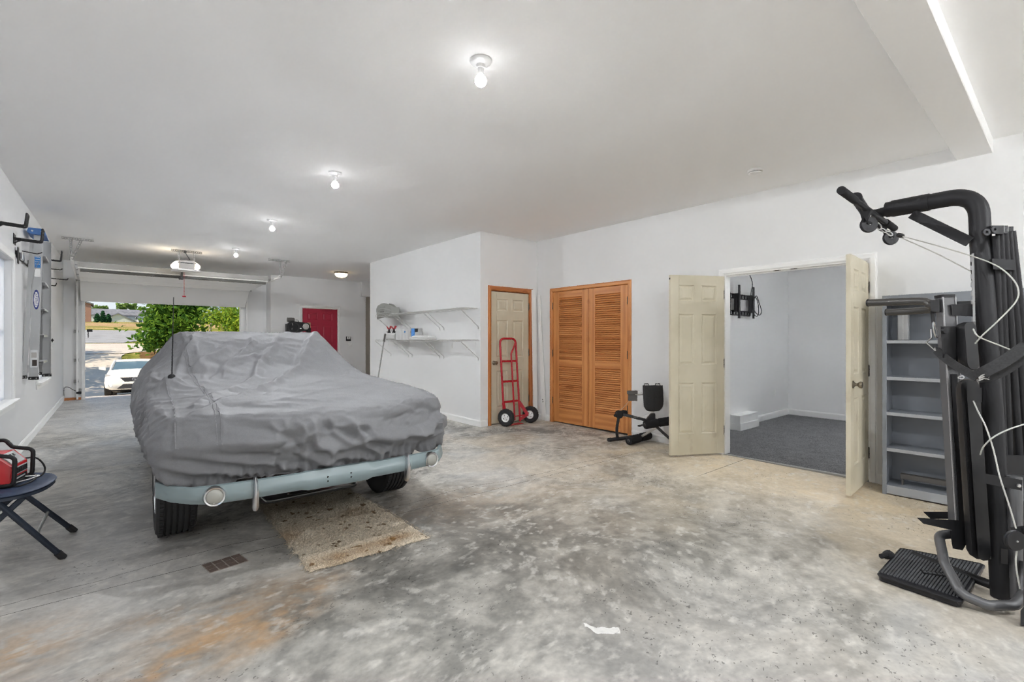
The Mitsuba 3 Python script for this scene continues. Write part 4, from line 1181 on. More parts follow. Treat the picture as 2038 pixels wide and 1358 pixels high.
FT, FB = LT + [0.045, 0.45, 0], LB + [0.075, 0.60, 0]
put('side_rail', rail_mesh(LT, LB, 0.078, 0.028, 1), 'm_alu_rail', lad, smooth=False)
put('side_rail', rail_mesh(FT, FB, 0.078, 0.028, -1), 'm_alu_rail', lad, smooth=False)
put('rear_rail', rail_mesh(LT + [-0.055, 0.02, -0.06], LB + [-0.07, -0.05, 0.02], 0.038, 0.022, 1), 'm_alu_rail', lad, smooth=False)
put('rear_rail', rail_mesh(FT + [-0.055, -0.02, -0.06], FB + [-0.05, 0.03, 0.02], 0.038, 0.022, -1), 'm_alu_rail', lad, smooth=False)
for i in range(5):
    k = (i + 0.75) / 5.35
    a, b = LT + (LB - LT) * k, FT + (FB - FT) * k
    c = (a + b) / 2
    st = [box(c[0] - 0.034, c[0] + 0.04, a[1] + 0.003, b[1] - 0.003, c[2] - 0.004, c[2]), box(c[0] + 0.041, c[0] + 0.045, a[1] + 0.003, b[1] - 0.003, c[2] - 0.028, c[2] - 0.004), box(c[0] - 0.034, c[0] - 0.03, a[1] + 0.003, b[1] - 0.003, c[2] - 0.02, c[2] - 0.004)]
    put('step', cat(st), 'm_alu', lad, smooth=False)
    if i % 2 == 0:
        put('rear_brace', bar(a + [-0.06, 0.02, -0.05], b + [-0.06, -0.02, -0.05], 0.025, 0.004), 'm_alu', lad, smooth=False)
tp = put('top_cap', hull([(x, y, z) for x, y, z in ((-0.60, 7.76, 2.50), (-0.585, 7.76, 2.545), (-0.46, 7.76, 2.545), (-0.44, 7.76, 2.47), (-0.60, 8.20, 2.50), (-0.585, 8.20, 2.545), (-0.46, 8.20, 2.545), (-0.44, 8.20, 2.47), (-0.57, 7.76, 2.475), (-0.57, 8.20, 2.475))]), 'm_blue', lad, smooth=False)
for x in (-0.555, -0.475):
    put('rivet', orient(lathe([(0, 0), (0.010, 0), (0.009, 0.003), (0, 0.004)], 10), (x, 7.7595, 2.51), (0, -1, 0)), 'm_steel', tp)
put('spreader', cat([bar(LT + [-0.03, -0.012, -0.40], LT + [0.005, -0.012, -0.30], 0.012, 0.003), bar(LT + [-0.03, -0.012, -0.40], LT + [-0.06, -0.012, -0.62], 0.012, 0.003)]), 'm_galv', lad, smooth=False)


def on_rail(dx, k, out=0.005):
    p = LT + (LB - LT) * k
    return p + [dx, -out, 0]


def label_plate(name, w, h, dx, k, mt, out=0.0052, par=None):
    c = on_rail(dx, k, out)
    return put(name, box(c[0] - w / 2, c[0] + w / 2, c[1] - 0.0008, c[1] + 0.0008, c[2] - h / 2, c[2] + h / 2), mt, par or lad, smooth=False)


b = label_plate('blue_label', 0.05, 0.13, 0.0, 0.19, 'm_blue_label')
for q in range(4):
    label_plate('print_line', 0.036, 0.004, 0.0, 0.155 + 0.016 * q, 'm_white', 0.0072, b)
label_plate('white_label', 0.05, 0.09, 0.002, 0.265, 'm_white')
b = label_plate('warning_label', 0.062, 0.20, -0.002, 0.87, 'm_alu', 0.0050)
label_plate('print_block', 0.045, 0.06, -0.002, 0.845, 'm_opener', 0.0068, b)
label_plate('print_block', 0.040, 0.07, 0.004, 0.90, 'm_hinge', 0.0068, b)
c = on_rail(0.0, 0.455, 0.0052)
a = np.linspace(0, 2 * PI, 36, endpoint=False)
ov = put('logo_oval', xy_to(prism(np.stack([0.026 * np.cos(a), 0.115 * np.sin(a)], -1), 0.0012), (1, 0, 0), (0, 0, 1), c), 'm_navy', lad, smooth=False)
put('logo_field', xy_to(prism(np.stack([0.0195 * np.cos(a), 0.090 * np.sin(a)], -1), 0.0012), (1, 0, 0), (0, 0, 1), c - [0, 0.0013, 0]), 'm_white', ov, smooth=False)
tm = text_solid('WERNER', 0.032)
ext = tm.bounds[1] - tm.bounds[0]
tm.apply_translation(-(tm.bounds[0] + tm.bounds[1]) / 2)
tm.apply_scale([0.155 / ext[0], 0.027 / ext[1], 0.0012 / max(ext[2], 1e-6) if ext[2] > 1e-6 else 1.0])
# runs down the rail: text x -> -z, text y -> +x
M = np.eye(4); M[:3, 0], M[:3, 1], M[:3, 2], M[:3, 3] = (0, 0, -1), (1, 0, 0), (0, -1, 0), c - [0, 0.0032, 0]
put('logo_text', place(tm, M), 'm_navy', ov, smooth=False)
for p, w in ((LB, 0.086), (FB, 0.086), (LB + [-0.07, -0.05, 0.02], 0.044), (FB + [-0.05, 0.03, 0.02], 0.044)):
    f = put('foot', cbox(p + [0, 0.01, -0.012], (w, 0.05, 0.034), 0.004), 'm_black', lad, smooth=False)
    for s in (-1, 1):
        put('rivet', orient(lathe([(0, 0), (0.006, 0), (0, 0.003)], 8), p + [s * w * 0.27, -0.0155, -0.012], (0, -1, 0)), 'm_steel', f)


def j_hook(y, z, reach, up, r, label, pair=0.06, group=None):
    xw = xl(y)
    t = thing('wall_hook', label, 'wall hook', group)
    put('wall_plate', left(cat([box(0.0005, 0.006, y - pair / 2 - 0.02, y + pair / 2 + 0.02, z - 0.06, z + 0.05, 0.002)])), 'm_black', t, smooth=False)
    for s in ((-1, 1) if pair > 0.02 else (0,)):
        yy = y + s * pair / 2
        put('arm', left(tube(fillet([(0.006, yy, z), (reach, yy, z - 0.012), (reach + 0.012, yy, z + up)], 0.02, 5), r, 10)), 'm_black', t)
    if pair > 0.02:
        put('tip_bar', left(tube([(reach + 0.012, y - pair / 2, z + up), (reach + 0.012, y + pair / 2, z + up)], r, 10)), 'm_black', t)
        put('brace', left(tube([(0.006, y - pair / 2, z - 0.05), (reach * 0.35, y - pair / 2, z - 0.006)], r * 0.8, 8)), 'm_black', t)
    return t


G = 'black wall hooks on the left wall'
j_hook(6.22, 2.30, 0.185, 0.10, 0.0085, 'big black double arm wall hook, nearest the camera and highest in the photo', 0.10, G)
j_hook(7.16, 2.31, 0.205, 0.12, 0.0085, 'big black double arm wall hook just in front of the ladder top', 0.10, G)
j_hook(9.6, 2.42, 0.19, 0.13, 0.008, 'black double arm wall hook behind the ladder, highest of the four there', 0.08, G)
j_hook(9.95, 2.33, 0.17, 0.012, 0.007, 'slim straight black wall hook behind the ladder, second from the top', 0.0, G)
j_hook(10.3, 2.22, 0.215, 0.012, 0.007, 'longest straight black wall hook behind the ladder', 0.0, G)
j_hook(10.0, 2.09, 0.105, 0.035, 0.007, 'short black wall hook behind the ladder, lowest of the four', 0.0, G)
t = thing('hook_rail', 'black and chrome hook rail slanting away beside the ladder', 'hook rail')
put('rail', left(box(0.0005, 0.018, 7.22, 9.3, 2.13, 2.20, 0.003)), 'm_black', t, smooth=False)
put('end_plate', left(box(0.0185, 0.026, 7.19, 7.26, 2.06, 2.235, 0.003)), 'm_black', t, smooth=False)
for y in (7.36, 7.62, 8.4, 9.0):
    put('slider', left(box(0.0185, 0.04, y, y + 0.12, 2.125, 2.205, 0.006)), 'm_chrome', t, smooth=30)
put('long_hook', left(tube(fillet([(0.02, 7.5, 2.235), (0.14, 7.5, 2.215), (0.18, 7.5, 2.235)], 0.015, 4), 0.005, 8)), 'm_black', t)
t = thing('pulley_wheel', 'small dark round pulley fixed at the far window casing behind the ladder', 'pulley')
put('wheel', left(orient(lathe([(0, 0), (0.05, 0), (0.055, 0.008), (0.05, 0.016), (0, 0.016)], 20), (0.03, 9.93, 1.26), (1, 0, 0))), 'm_opener', t)
put('axle', left(cat([orient(lathe([(0, 0), (0.012, 0), (0.012, 0.07), (0, 0.07)], 10), (0.0185, 9.93, 1.26), (1, 0, 0)), orient(lathe([(0, 0), (0.03, 0), (0.03, 0.008), (0, 0.008)], 14), (0.07, 9.93, 1.26), (1, 0, 0))])), 'm_black', t)

# ------------------------------------------------------------------ the covered coupe: car, fabric cover
CA = math.radians(2.4)                                # the car stands slightly turned
CO = np.array([1.085, 2.87])                          # middle of its nose
CU = np.array([math.cos(CA), -math.sin(CA)]); CV = np.array([math.sin(CA), math.cos(CA)])


def car_xyz(u, v, z):
    u, v, z = np.broadcast_arrays(np.asarray(u, float), np.asarray(v, float), np.asarray(z, float))
    return np.stack([CO[0] + u * CU[0] + v * CV[0], CO[1] + u * CU[1] + v * CV[1], z], -1)


CM = np.eye(4)
CM[:2, 0], CM[:2, 1], CM[:2, 3] = CU, CV, CO


def sstep(a, b, x):
    t = np.clip((x - a) / (b - a), 0, 1)
    return t * t * (3 - 2 * t)


def nfbm(x, y, z, o=3):
    P = np.stack(np.broadcast_arrays(x, y, z), -1)
    sh = P.shape[:-1]
    out = 0
    for k in range(o):
        q = 2 * np.asarray(meshkit.noise((P * 2 ** k + 13.7 * k).reshape(-1, 3))).reshape(sh) - 1
        out = out + q * 0.5 ** k
    return out


def nridge(x, y, z, o=2):
    P = np.stack(np.broadcast_arrays(x, y, z), -1); sh = P.shape[:-1]
    out = 0
    for k in range(o):
        q = 2 * np.asarray(meshkit.noise((P * 2 ** k + 7.3 * k).reshape(-1, 3))).reshape(sh) - 1
        out = out + (0.6 - 2 * np.abs(q)) * 0.5 ** k
    return out


def seg_dist(u, v, pts):
    best = np.full(u.shape, 9.0); along = np.zeros(u.shape)
    n = len(pts) - 1
    for i in range(n):
        a, b = np.array(pts[i]), np.array(pts[i + 1]); ab = b - a
        t = np.clip(((u - a[0]) * ab[0] + (v - a[1]) * ab[1]) / (ab @ ab), 0, 1)
        du, dv = u - a[0] - t * ab[0], v - a[1] - t * ab[1]
        d = np.hypot(du, dv) * np.where(ab[0] * dv - ab[1] * du > 0, 1, -1)
        m = np.abs(d) < np.abs(best)
        best = np.where(m, d, best); along = np.where(m, (i + t) / n, along)
    return best, along


def cover_mesh(Nt=250, Ns=190):
    # sheet coordinates, denser at the nose
    tt = np.linspace(0, 1, Nt); tt = -1 + 2 * (0.55 * tt + 0.45 * tt ** 2.0)
    ss = np.linspace(-1, 1, Ns)
    t, s = np.meshgrid(tt, ss, indexing='ij')
    m0 = 0.80
    m = np.maximum(np.abs(s), np.abs(t)); mm = np.maximum(m, 1e-6)
    k0 = np.where(m > m0, m0 / mm, 1.0) / m0
    s1, t1 = s * k0, t * k0
    kk = 0.30
    x1 = s1 * np.sqrt(1 - kk * t1 ** 2 / 2); y1 = t1 * np.sqrt(1 - kk * s1 ** 2 / 2)
    Lc = 4.62
    v = 0.03 + (y1 + 1) / 2 * Lc
    hw = np.interp(v, [0, 0.12, 0.35, 0.7, 1.0, 1.6, 2.6, 3.6, 4.2, 4.65], [0.84, 0.87, 0.90, 0.905, 0.90, 0.885, 0.88, 0.89, 0.86, 0.78])
    u = x1 * hw
    tau = np.clip((m - m0) / (1 - m0), 0, 1)
    zc = np.interp(v, [0, 0.1, 0.5, 1.0, 1.35, 1.55, 2.05, 2.4, 3.0, 3.4, 3.95, 4.15, 4.65], [0.835, 0.868, 0.905, 0.935, 0.965, 1.03, 1.275, 1.335, 1.33, 1.27, 1.05, 0.98, 0.90])
    ze = np.interp(v, [0, 0.1, 0.5, 1.0, 1.5, 2.5, 3.5, 4.65], [0.815, 0.845, 0.872, 0.895, 0.905, 0.90, 0.915, 0.86])
    au = np.abs(u)
    flat = np.interp(v, [0, 1.3, 1.7, 2.1, 2.6, 3.3, 4.0, 4.6], [0.55, 0.50, 0.50, 0.56, 0.60, 0.60, 0.55, 0.5])
    w = np.clip((au - flat) / (hw - flat + 1e-6), 0, 1)
    prof = 1 - w ** 1.15
    z = ze + (zc - ze) * prof - 0.012 * (au / 0.6) ** 2 * (w <= 0)
    # tent round the aerial on the right front wing and over the mirror
    z += 0.085 * np.exp(-((u + 0.735) ** 2 / 0.10 ** 2 + (v - 1.24) ** 2 / 0.14 ** 2)) + 0.05 * np.exp(-((u + 0.80) ** 2 / 0.12 ** 2 + (v - 1.75) ** 2 / 0.35 ** 2)) * (u < 0)
    # outward direction of the plan outline
    nx, ny = np.sign(s) * (np.abs(s1) ** 7), np.sign(t) * (np.abs(t1) ** 7)
    nl = np.hypot(nx, ny) + 1e-9; nx, ny = nx / nl, ny / nl
    front, side = np.clip(-ny, 0, 1), np.abs(nx)
    rear = np.clip(ny, 0, 1)
    hem = (0.495 - 0.035 * sstep(-0.45, -0.85, u)) * front + rear * 0.42 + side * np.interp(v, [0.0, 0.3, 0.6, 1.3, 2.0, 3.0, 4.2, 4.6], [0.47, 0.51, 0.55, 0.50, 0.44, 0.42, 0.45, 0.42])
    hem = hem / (front + rear + side)
    bul = np.interp(tau, [0, 0.25, 0.55, 0.8, 1.0], [0, 0.045, 0.06, 0.035, -0.01])
    bulf = np.interp(tau, [0, 0.2, 0.5, 0.75, 1.0], [0, 0.05, 0.085, 0.05, 0.0])
    off = side * bul + (1 - side) * bulf
    off = off + side * sstep(0.5, 1.0, tau) * 0.09 * np.exp(-((v - 4.0) / 0.35) ** 2)
    u = u + nx * off; v = v + ny * off
    z = np.where(m > m0, z + (hem - z) * tau ** 1.05, z)
    P = np.stack([u, v, z], -1)
    for _ in range(6):
        Q = P.copy()
        Q[1:-1] = 0.5 * P[1:-1] + 0.25 * (P[2:] + P[:-2])
        R = Q.copy()
        R[:, 1:-1] = 0.5 * Q[:, 1:-1] + 0.25 * (Q[:, 2:] + Q[:, :-2])
        P = R

    def normals(P):
        a = np.gradient(P, axis=0); b = np.gradient(P, axis=1)
        n = np.cross(b, a); n /= np.linalg.norm(n, axis=-1, keepdims=True) + 1e-12
        return n
    n = normals(P)
    if n[Nt // 2, Ns // 2, 2] < 0:
        n = -n
    u, v, z = P[..., 0], P[..., 1], P[..., 2]
    top = 1 - sstep(0.0, 0.25, tau)
    fr = sstep(0.05, 0.4, tau) * (front > 0.5) + 0.0
    fr = sstep(0.02, 0.3, tau) * front ** 2
    sd = sstep(0.02, 0.3, tau) * side ** 2
    d = np.zeros(u.shape)
    # long folds running from the roof down the windscreen to the right front wing
    for pts, wd, h in ((((0.62, 2.45), (0.40, 1.95), (0.05, 1.30), (-0.35, 0.72), (-0.72, 0.22)), 0.050, 0.034), (((0.28, 2.40), (0.08, 1.95), (-0.20, 1.35), (-0.48, 0.85), (-0.70, 0.42)), 0.045, 0.026),
                       (((0.05, 2.3), (-0.12, 1.95), (-0.36, 1.50)), 0.04, 0.018), (((-0.30, 2.0), (-0.42, 1.75), (-0.55, 1.62)), 0.045, 0.016), (((-0.45, 2.35), (-0.60, 1.9), (-0.70, 1.45)), 0.035, 0.02),
                       (((-0.10, 1.75), (-0.30, 1.62), (-0.45, 1.42)), 0.03, 0.014), (((0.75, 1.7), (0.45, 1.25), (0.0, 0.85), (-0.5, 0.45)), 0.03, 0.010),
                       (((0.85, 1.2), (0.5, 0.85), (0.0, 0.55), (-0.6, 0.25)), 0.028, 0.010), (((0.80, 0.75), (0.35, 0.45), (-0.1, 0.28)), 0.03, 0.010), (((-0.88, 2.3), (-0.84, 1.7), (-0.78, 1.25)), 0.03, 0.018)):
        q, al = seg_dist(u + 0.05 * nfbm(u * 3, v * 3, 1.0), v + 0.05 * nfbm(u * 3, v * 3, 5.0), pts)
        e = np.where(q > 0, q / wd, q / (wd * 0.55))
        d += h * np.exp(-e ** 2) * (0.55 + 0.45 * np.sin(PI * np.clip(al, 0.05, 0.95))) * top
    # soft ripples across the bonnet and screen, along those folds
    c = (0.55 * u + v)
    d += top * 0.0065 * nfbm(c * 9 + 1.5 * nfbm(u * 2, v * 2, 3.0), (u - 0.5 * v) * 1.6, 2.0, 3)
    d += top * 0.004 * nridge(c * 16 + 2 * nfbm(u * 2, v * 2, 8.0), (u - 0.5 * v) * 3.0, 6.0, 2)
    # crumpled nose
    a = u * 5.2 + 0.6 * nfbm(u * 3, z * 4, 1.0); b = z * 7.0 + u * 1.2
    a, b = a * 0.85 + 0.7 * b * 0.5, b * 0.8 - 0.25 * a
    d += fr * sstep(-0.75, -0.2, u) * (0.040 * nridge(a, b, 3.0, 2) + 0.020 * nridge(a * 2.1 + 4, b * 2.1, 9.0, 1) + 0.012 * nfbm(a * 0.6, b * 0.6, 9.0, 2))
    lowleft = sstep(0.45, 0.75, tau) * sstep(0.15, -0.45, u) * front
    d += lowleft * 0.020 * np.sin((z * 1.0 + (u + 0.8) * 0.30) * 2 * PI / 0.085 + 1.5 * nfbm(u * 4, z * 4, 2.0))
    lip = np.exp(-((tau - 0.42) / 0.10) ** 2) * front * sstep(0.1, -0.5, u)
    d += 0.022 * lip
    right_ = sstep(0.15, 0.6, u) * front + sd * sstep(0.8, 0.1, v) * (u > 0)
    d += right_ * sstep(0.1, 0.4, tau) * 0.014 * np.sin(((z - 0.5) * 0.9 - (u - 0.4) * 0.55 + 0.6 * v) * 2 * PI / 0.13 + 2.2 * nfbm(u * 4, z * 4, 4.0))
    # flanks: slanting pulls above the wheel, gathers towards the elastic hem
    d += sd * (0.020 * nridge(v * 3.4 - z * 2.0, z * 4.5, 5.0, 3) + 0.010 * nfbm(v * 5, z * 5, 3.0, 2))
    wh = np.exp(-((v - 0.95) / 0.42) ** 2) * (u < 0)
    d += sstep(0.0, 0.25, tau) * side * wh * 0.010 * np.sin((z * 0.9 + 0.45 * v) * 2 * PI / 0.052 + 2.0 * nfbm(v * 5, z * 5, 7.0))
    arc = np.where(front > side, u, v)
    d += sstep(0.72, 1.0, tau) * 0.011 * np.sin(arc * 2 * PI / 0.055 + 4.0 * nfbm(u * 3, v * 3, 1.0))
    # seam ridges
    for us in (-0.58, -0.78, 0.80):
        d += 0.0028 * np.exp(-((u - us - 0.02 * np.sin(v * 2)) / 0.007) ** 2)
    d = np.maximum(d, -0.035)
    # slack cloth: the sheet is a few per cent larger than the shape under it and buckles into folds (position based dynamics)
    P = P + n * d[..., None]
    e = 1 + 0.020 * top + 0.018 * fr + 0.035 * sd + 0.02 * lowleft
    B, X = P.copy(), P + n * (0.004 * nfbm(u * 14 + v * 6, v * 9 - u * 3, z * 14, 3))[..., None]
    E0, E1 = 0.5 * (e[1:] + e[:-1]), 0.5 * (e[:, 1:] + e[:, :-1])
    R0, R1 = np.linalg.norm(B[1:] - B[:-1], axis=-1) * E0, np.linalg.norm(B[:, 1:] - B[:, :-1], axis=-1) * E1
    RA, RB = np.linalg.norm(B[1:, 1:] - B[:-1, :-1], axis=-1) * E0[:, 1:], np.linalg.norm(B[1:, :-1] - B[:-1, 1:], axis=-1) * E0[:, 1:]

    def solve(a, b, R, k):
        q = b - a
        l = np.sqrt((q * q).sum(-1)) + 1e-12
        c = (0.5 * k * (l - R) / l)[..., None] * q
        a += c; b -= c
    for it in range(260):
        X[..., 2] -= 0.00005
        for o in (0, 1):
            k = (Nt - 1 - o) // 2 * 2
            solve(X[o:o + k:2], X[o + 1:o + 1 + k:2], R0[o:o + k:2], 0.9)
            k = (Ns - 1 - o) // 2 * 2
            solve(X[:, o:o + k:2], X[:, o + 1:o + 1 + k:2], R1[:, o:o + k:2], 0.9)
        for o in (0, 1):
            k = (Nt - 1 - o) // 2 * 2
            solve(X[o:o + k:2, :-1], X[o + 1:o + 1 + k:2, 1:], RA[o:o + k:2], 0.25)
            solve(X[o:o + k:2, 1:], X[o + 1:o + 1 + k:2, :-1], RB[o:o + k:2], 0.25)
        if it % 4 == 0 and it < 240:                   # bending
            Q = X.copy()
            Q[1:-1] += 0.10 * (0.5 * (X[2:] + X[:-2]) - X[1:-1])
            Q[:, 1:-1] += 0.10 * (0.5 * (X[:, 2:] + X[:, :-2]) - X[:, 1:-1])
            X = Q
        D = X - B
        h = (D * n).sum(-1)
        tg = D - h[..., None] * n
        X = B + 0.98 * tg + np.clip(h, -0.012, 0.05)[..., None] * n
    P = X
    uv = np.stack([u, v], -1).reshape(-1, 2)
    Z0 = fz(CO[1] + v)
    W = car_xyz(P[..., 0], P[..., 1], P[..., 2] + Z0 + 0.012)
    V = W.reshape(-1, 3)
    i, j = np.meshgrid(np.arange(Nt - 1), np.arange(Ns - 1), indexing='ij')
    q = i * Ns + j
    F = np.concatenate([np.stack([q, q + Ns, q + Ns + 1], -1).reshape(-1, 3), np.stack([q, q + Ns + 1, q + 1], -1).reshape(-1, 3)])
    mesh = trimesh.Trimesh(V, F, process=False)
    if mesh.face_normals[len(F) // 4 * 1][2] < 0:
        mesh.faces = mesh.faces[:, ::-1]
    return mesh, W, uv


def cover_fn(p, n, uv):
    x, y = p.x, p.y
    t = fbm(x * 2.2, y * 2.2, p.z * 2.2, 3)
    c = mix((0.140, 0.141, 0.149), (0.176, 0.177, 0.184), t)
    weave = noise(x * 420, y * 420, p.z * 420)
    return c * (0.90 + 0.2 * weave)


mat('m_cover', proc(cover_fn), 0.62, spec=0.35, sheen=0.4)
mat('m_thread', (0.22, 0.22, 0.23), 0.8)
CMESH, CW, _ = cover_mesh()
cov = put('car_cover', CMESH, 'm_cover', None, smooth=True, label='grey fabric car cover with folds and stitched seams, draped over the coupe', category='car cover')


def surf(u, v):
    """Point of the cover over local (u, v), highest one."""
    q = car_xyz(u, v, 0.0)
    d = np.hypot(CW[..., 0] - q[0], CW[..., 1] - q[1])
    i = np.unravel_index(np.argmin(d - 0.02 * CW[..., 2]), d.shape)
    return CW[i]


for us, v0, v1 in ((-0.585, 0.02, 1.9), (-0.605, 0.02, 1.9), (-0.785, 0.05, 1.15), (0.795, 0.03, 0.5)):
    pts = np.array([surf(us + 0.02 * math.sin(v * 2), v) + [0, -0.001, 0.002] for v in np.linspace(v0, v1, 46)])
    pts = pts[np.r_[True, np.linalg.norm(np.diff(pts, axis=0), axis=1) > 1e-4]]
    put('seam', tube(pts, 0.0016, 5), 'm_thread', cov)
hemrow = np.concatenate([CW[0, :, :], CW[:, -1, :][1:], CW[-1, ::-1, :][1:], CW[::-1, 0, :][1:-1]])
put('hem', tube(hemrow[::2], 0.006, 6, closed=True), 'm_cover', cov)

# --- the car beneath
car = thing('classic_car', 'pale blue classic coupe under the grey cover, only bumper, lamps, wheels and aerial showing', 'car')
mat('m_pale_blue', (0.175, 0.225, 0.235), 0.28, clearcoat=0.8)
mat('m_tyre', (0.022, 0.022, 0.023), 0.7, spec=0.35)
mat('m_lens_clear', (0.30, 0.30, 0.27), 0.12, clearcoat=1.0, spec=0.8)
zf0 = fz(CO[1])


def cp(name, m, mt, par=car, **k):
    return put(name, place(m, CM), mt, par, **k)


# underbody, hidden by the cover
cp('body', cat([box(-0.68, 0.68, 1.45, 3.2, 0.22, 0.60, 0.05), box(-0.58, 0.58, 0.30, 4.4, 0.33, 0.62, 0.03)]), 'm_black', smooth=False)
# bumper: straight middle, raised plate field, ends swept back
zb = 0.455 + zf0 * 0
path = [(-0.86, 0.30), (-0.80, 0.16), (-0.72, 0.055), (-0.64, 0.01), (-0.45, -0.012), (-0.21, -0.020), (-0.17, -0.030), (0.17, -0.030), (0.21, -0.020), (0.45, -0.012), (0.64, 0.01), (0.72, 0.055), (0.80, 0.16), (0.86, 0.30)]
rings = []
for x, y in path:
    mid = abs(x) < 0.20
    hh = 0.052 if mid else (0.045 if abs(x) < 0.7 else 0.040)
    o = 0.0
    rings.append([(x, y - 0.030 + o, zb - hh + 0.014), (x, y - 0.034 + o, zb - 0.01), (x, y - 0.030 + o, zb + 0.016), (x, y - 0.012 + o, zb + hh), (x, y + 0.02, zb + hh), (x, y + 0.02, zb + hh - 0.006), (x, y - 0.004, zb + hh - 0.012), (x, y - 0.016, zb), (x, y - 0.008, zb - hh + 0.01), (x, y + 0.012, zb - hh), (x, y - 0.02, zb - hh)])
cp('bumper', skin(rings), 'm_pale_blue', smooth=30)
for x in (-0.068, 0.068):
    for z in (-0.014, 0.010):
        cp('bolt_hole', orient(lathe([(0, 0), (0.0045, 0), (0.0045, 0.004), (0, 0.004)], 8), (x, -0.0605, zb + z), (0, -1, 0)), 'm_black')
for s in (-1, 1):
    lp = cp('parking_lamp', orient(lathe([(0, -0.02), (0.036, -0.02), (0.040, 0.006), (0.036, 0.014), (0.020, 0.020), (0, 0.022)], 28), (s * 0.625, -0.022, zb - 0.002), (s * 0.06, -1, 0)), 'm_lens_clear', smooth=50)
    cp('lamp_rim', orient(lathe([(0.037, 0.004), (0.040, 0.014), (0.047, 0.016), (0.051, 0.004), (0.050, -0.02), (0.045, -0.02), (0.044, 0.004), (0.037, 0.004)], 28), (s * 0.625, -0.022, zb - 0.002), (s * 0.06, -1, 0)), 'm_chrome', lp)
    cp('lamp_screw', orient(lathe([(0, 0), (0.004, 0), (0, 0.003)], 8), (s * 0.625 - 0.004, -0.036, zb - 0.034), (0, -1, 0)), 'm_chrome', lp)
    P = []
    for z, w, y0, y1 in ((0.345, 0.010, -0.055, -0.02), (0.37, 0.014, -0.072, -0.02), (0.44, 0.013, -0.082, -0.03), (0.50, 0.010, -0.072, -0.03), (0.525, 0.006, -0.055, -0.03)):
        P.append([(s * 0.44 - w, y1, z), (s * 0.44 - w, y0 + 0.012, z), (s * 0.44, y0, z), (s * 0.44 + w, y0 + 0.012, z), (s * 0.44 + w, y1, z)])
    cp('bumper_guard', skin(P), 'm_chrome', smooth=35)


def tyre_mesh(R=0.335, w=0.215, rim=0.195):
    h = w / 2
    prof = [(rim, -h * 0.86), (R * 0.80, -h * 1.02), (R * 0.93, -h * 0.97), (R * 0.985, -h * 0.84)]
    groove = [-0.56, -0.28, 0.0, 0.28, 0.56]
    for g in groove:
        prof += [(R, h * (g - 0.055)), (R - 0.009, h * (g - 0.045)), (R - 0.009, h * (g + 0.045)), (R, h * (g + 0.055))]
    prof += [(R * 0.985, h * 0.84), (R * 0.93, h * 0.97), (R * 0.80, h * 1.02), (rim, h * 0.86), (rim - 0.02, h * 0.5), (rim - 0.02, -h * 0.5), (rim, -h * 0.86)]
    m = lathe(prof, 72)
    # lateral sipes: small blocks on the shoulders
    bl = []
    for i in range(72):
        a = i * 2 * PI / 72
        for sgn in (-1, 1):
            b = cbox((R + 0.0005, 0, sgn * h * 0.755), (0.006, 0.020, h * 0.20), 0.0015)
            bl.append(rot(b, math.degrees(a), (0, 0, 1)))
    return m, cat(bl)


TY, TB = tyre_mesh()
wheels = [(-0.735, 0.99, -1, 'front'), (0.735, 0.99, 1, 'front'), (-0.73, 3.72, -1, 'rear'), (0.73, 3.72, 1, 'rear')]
for u, v, s, _ in wheels:
    zc = 0.335 + fz(CO[1] + v) + 0.001
    w = cp('wheel', orient(TY, (u, v, zc), (s, 0, 0)), 'm_tyre', smooth=30)
    cp('tread_blocks', orient(TB, (u, v, zc), (s, 0, 0)), 'm_tyre', w, smooth=False, kind='stuff')
    rimp = [(0.196, 0.098), (0.190, 0.104), (0.180, 0.092), (0.170, 0.050), (0.10, 0.056), (0.075, 0.082), (0.055, 0.090), (0.0, 0.092)]
    cp('rim', orient(lathe(rimp[::-1] + [(0.196, -0.09), (0, -0.09)], 40), (u, v, zc), (s, 0, 0)), 'm_chrome', w, smooth=35)
# aerial with its collar, through the cover
A0 = surf(-0.735, 1.24)
A1 = A0 + np.array([0.012, 0.0, 0.56])
put('aerial', cat([tube([A0 - [0, 0, 0.10], A0 + (A1 - A0) * 0.55], 0.0042, 8), tube([A0 + (A1 - A0) * 0.55, A1], 0.0026, 8)]), 'm_black_gloss', car)
put('aerial_collar', moved(lathe([(0, -0.01), (0.024, -0.01), (0.022, 0.006), (0.012, 0.018), (0, 0.018)], 16), *A0), 'm_black', car)


def at(px, py, d):
    """The point that a sight line from the doorway of the photograph meets at distance d along the room's diagonal."""
    l = (px - 1019) / 962 * d
    s, c = math.sin(YAW), math.cos(YAW)
    return np.array([s * d + c * l, c * d - s * l, 1.25 + (679 - py) / 962 * d])


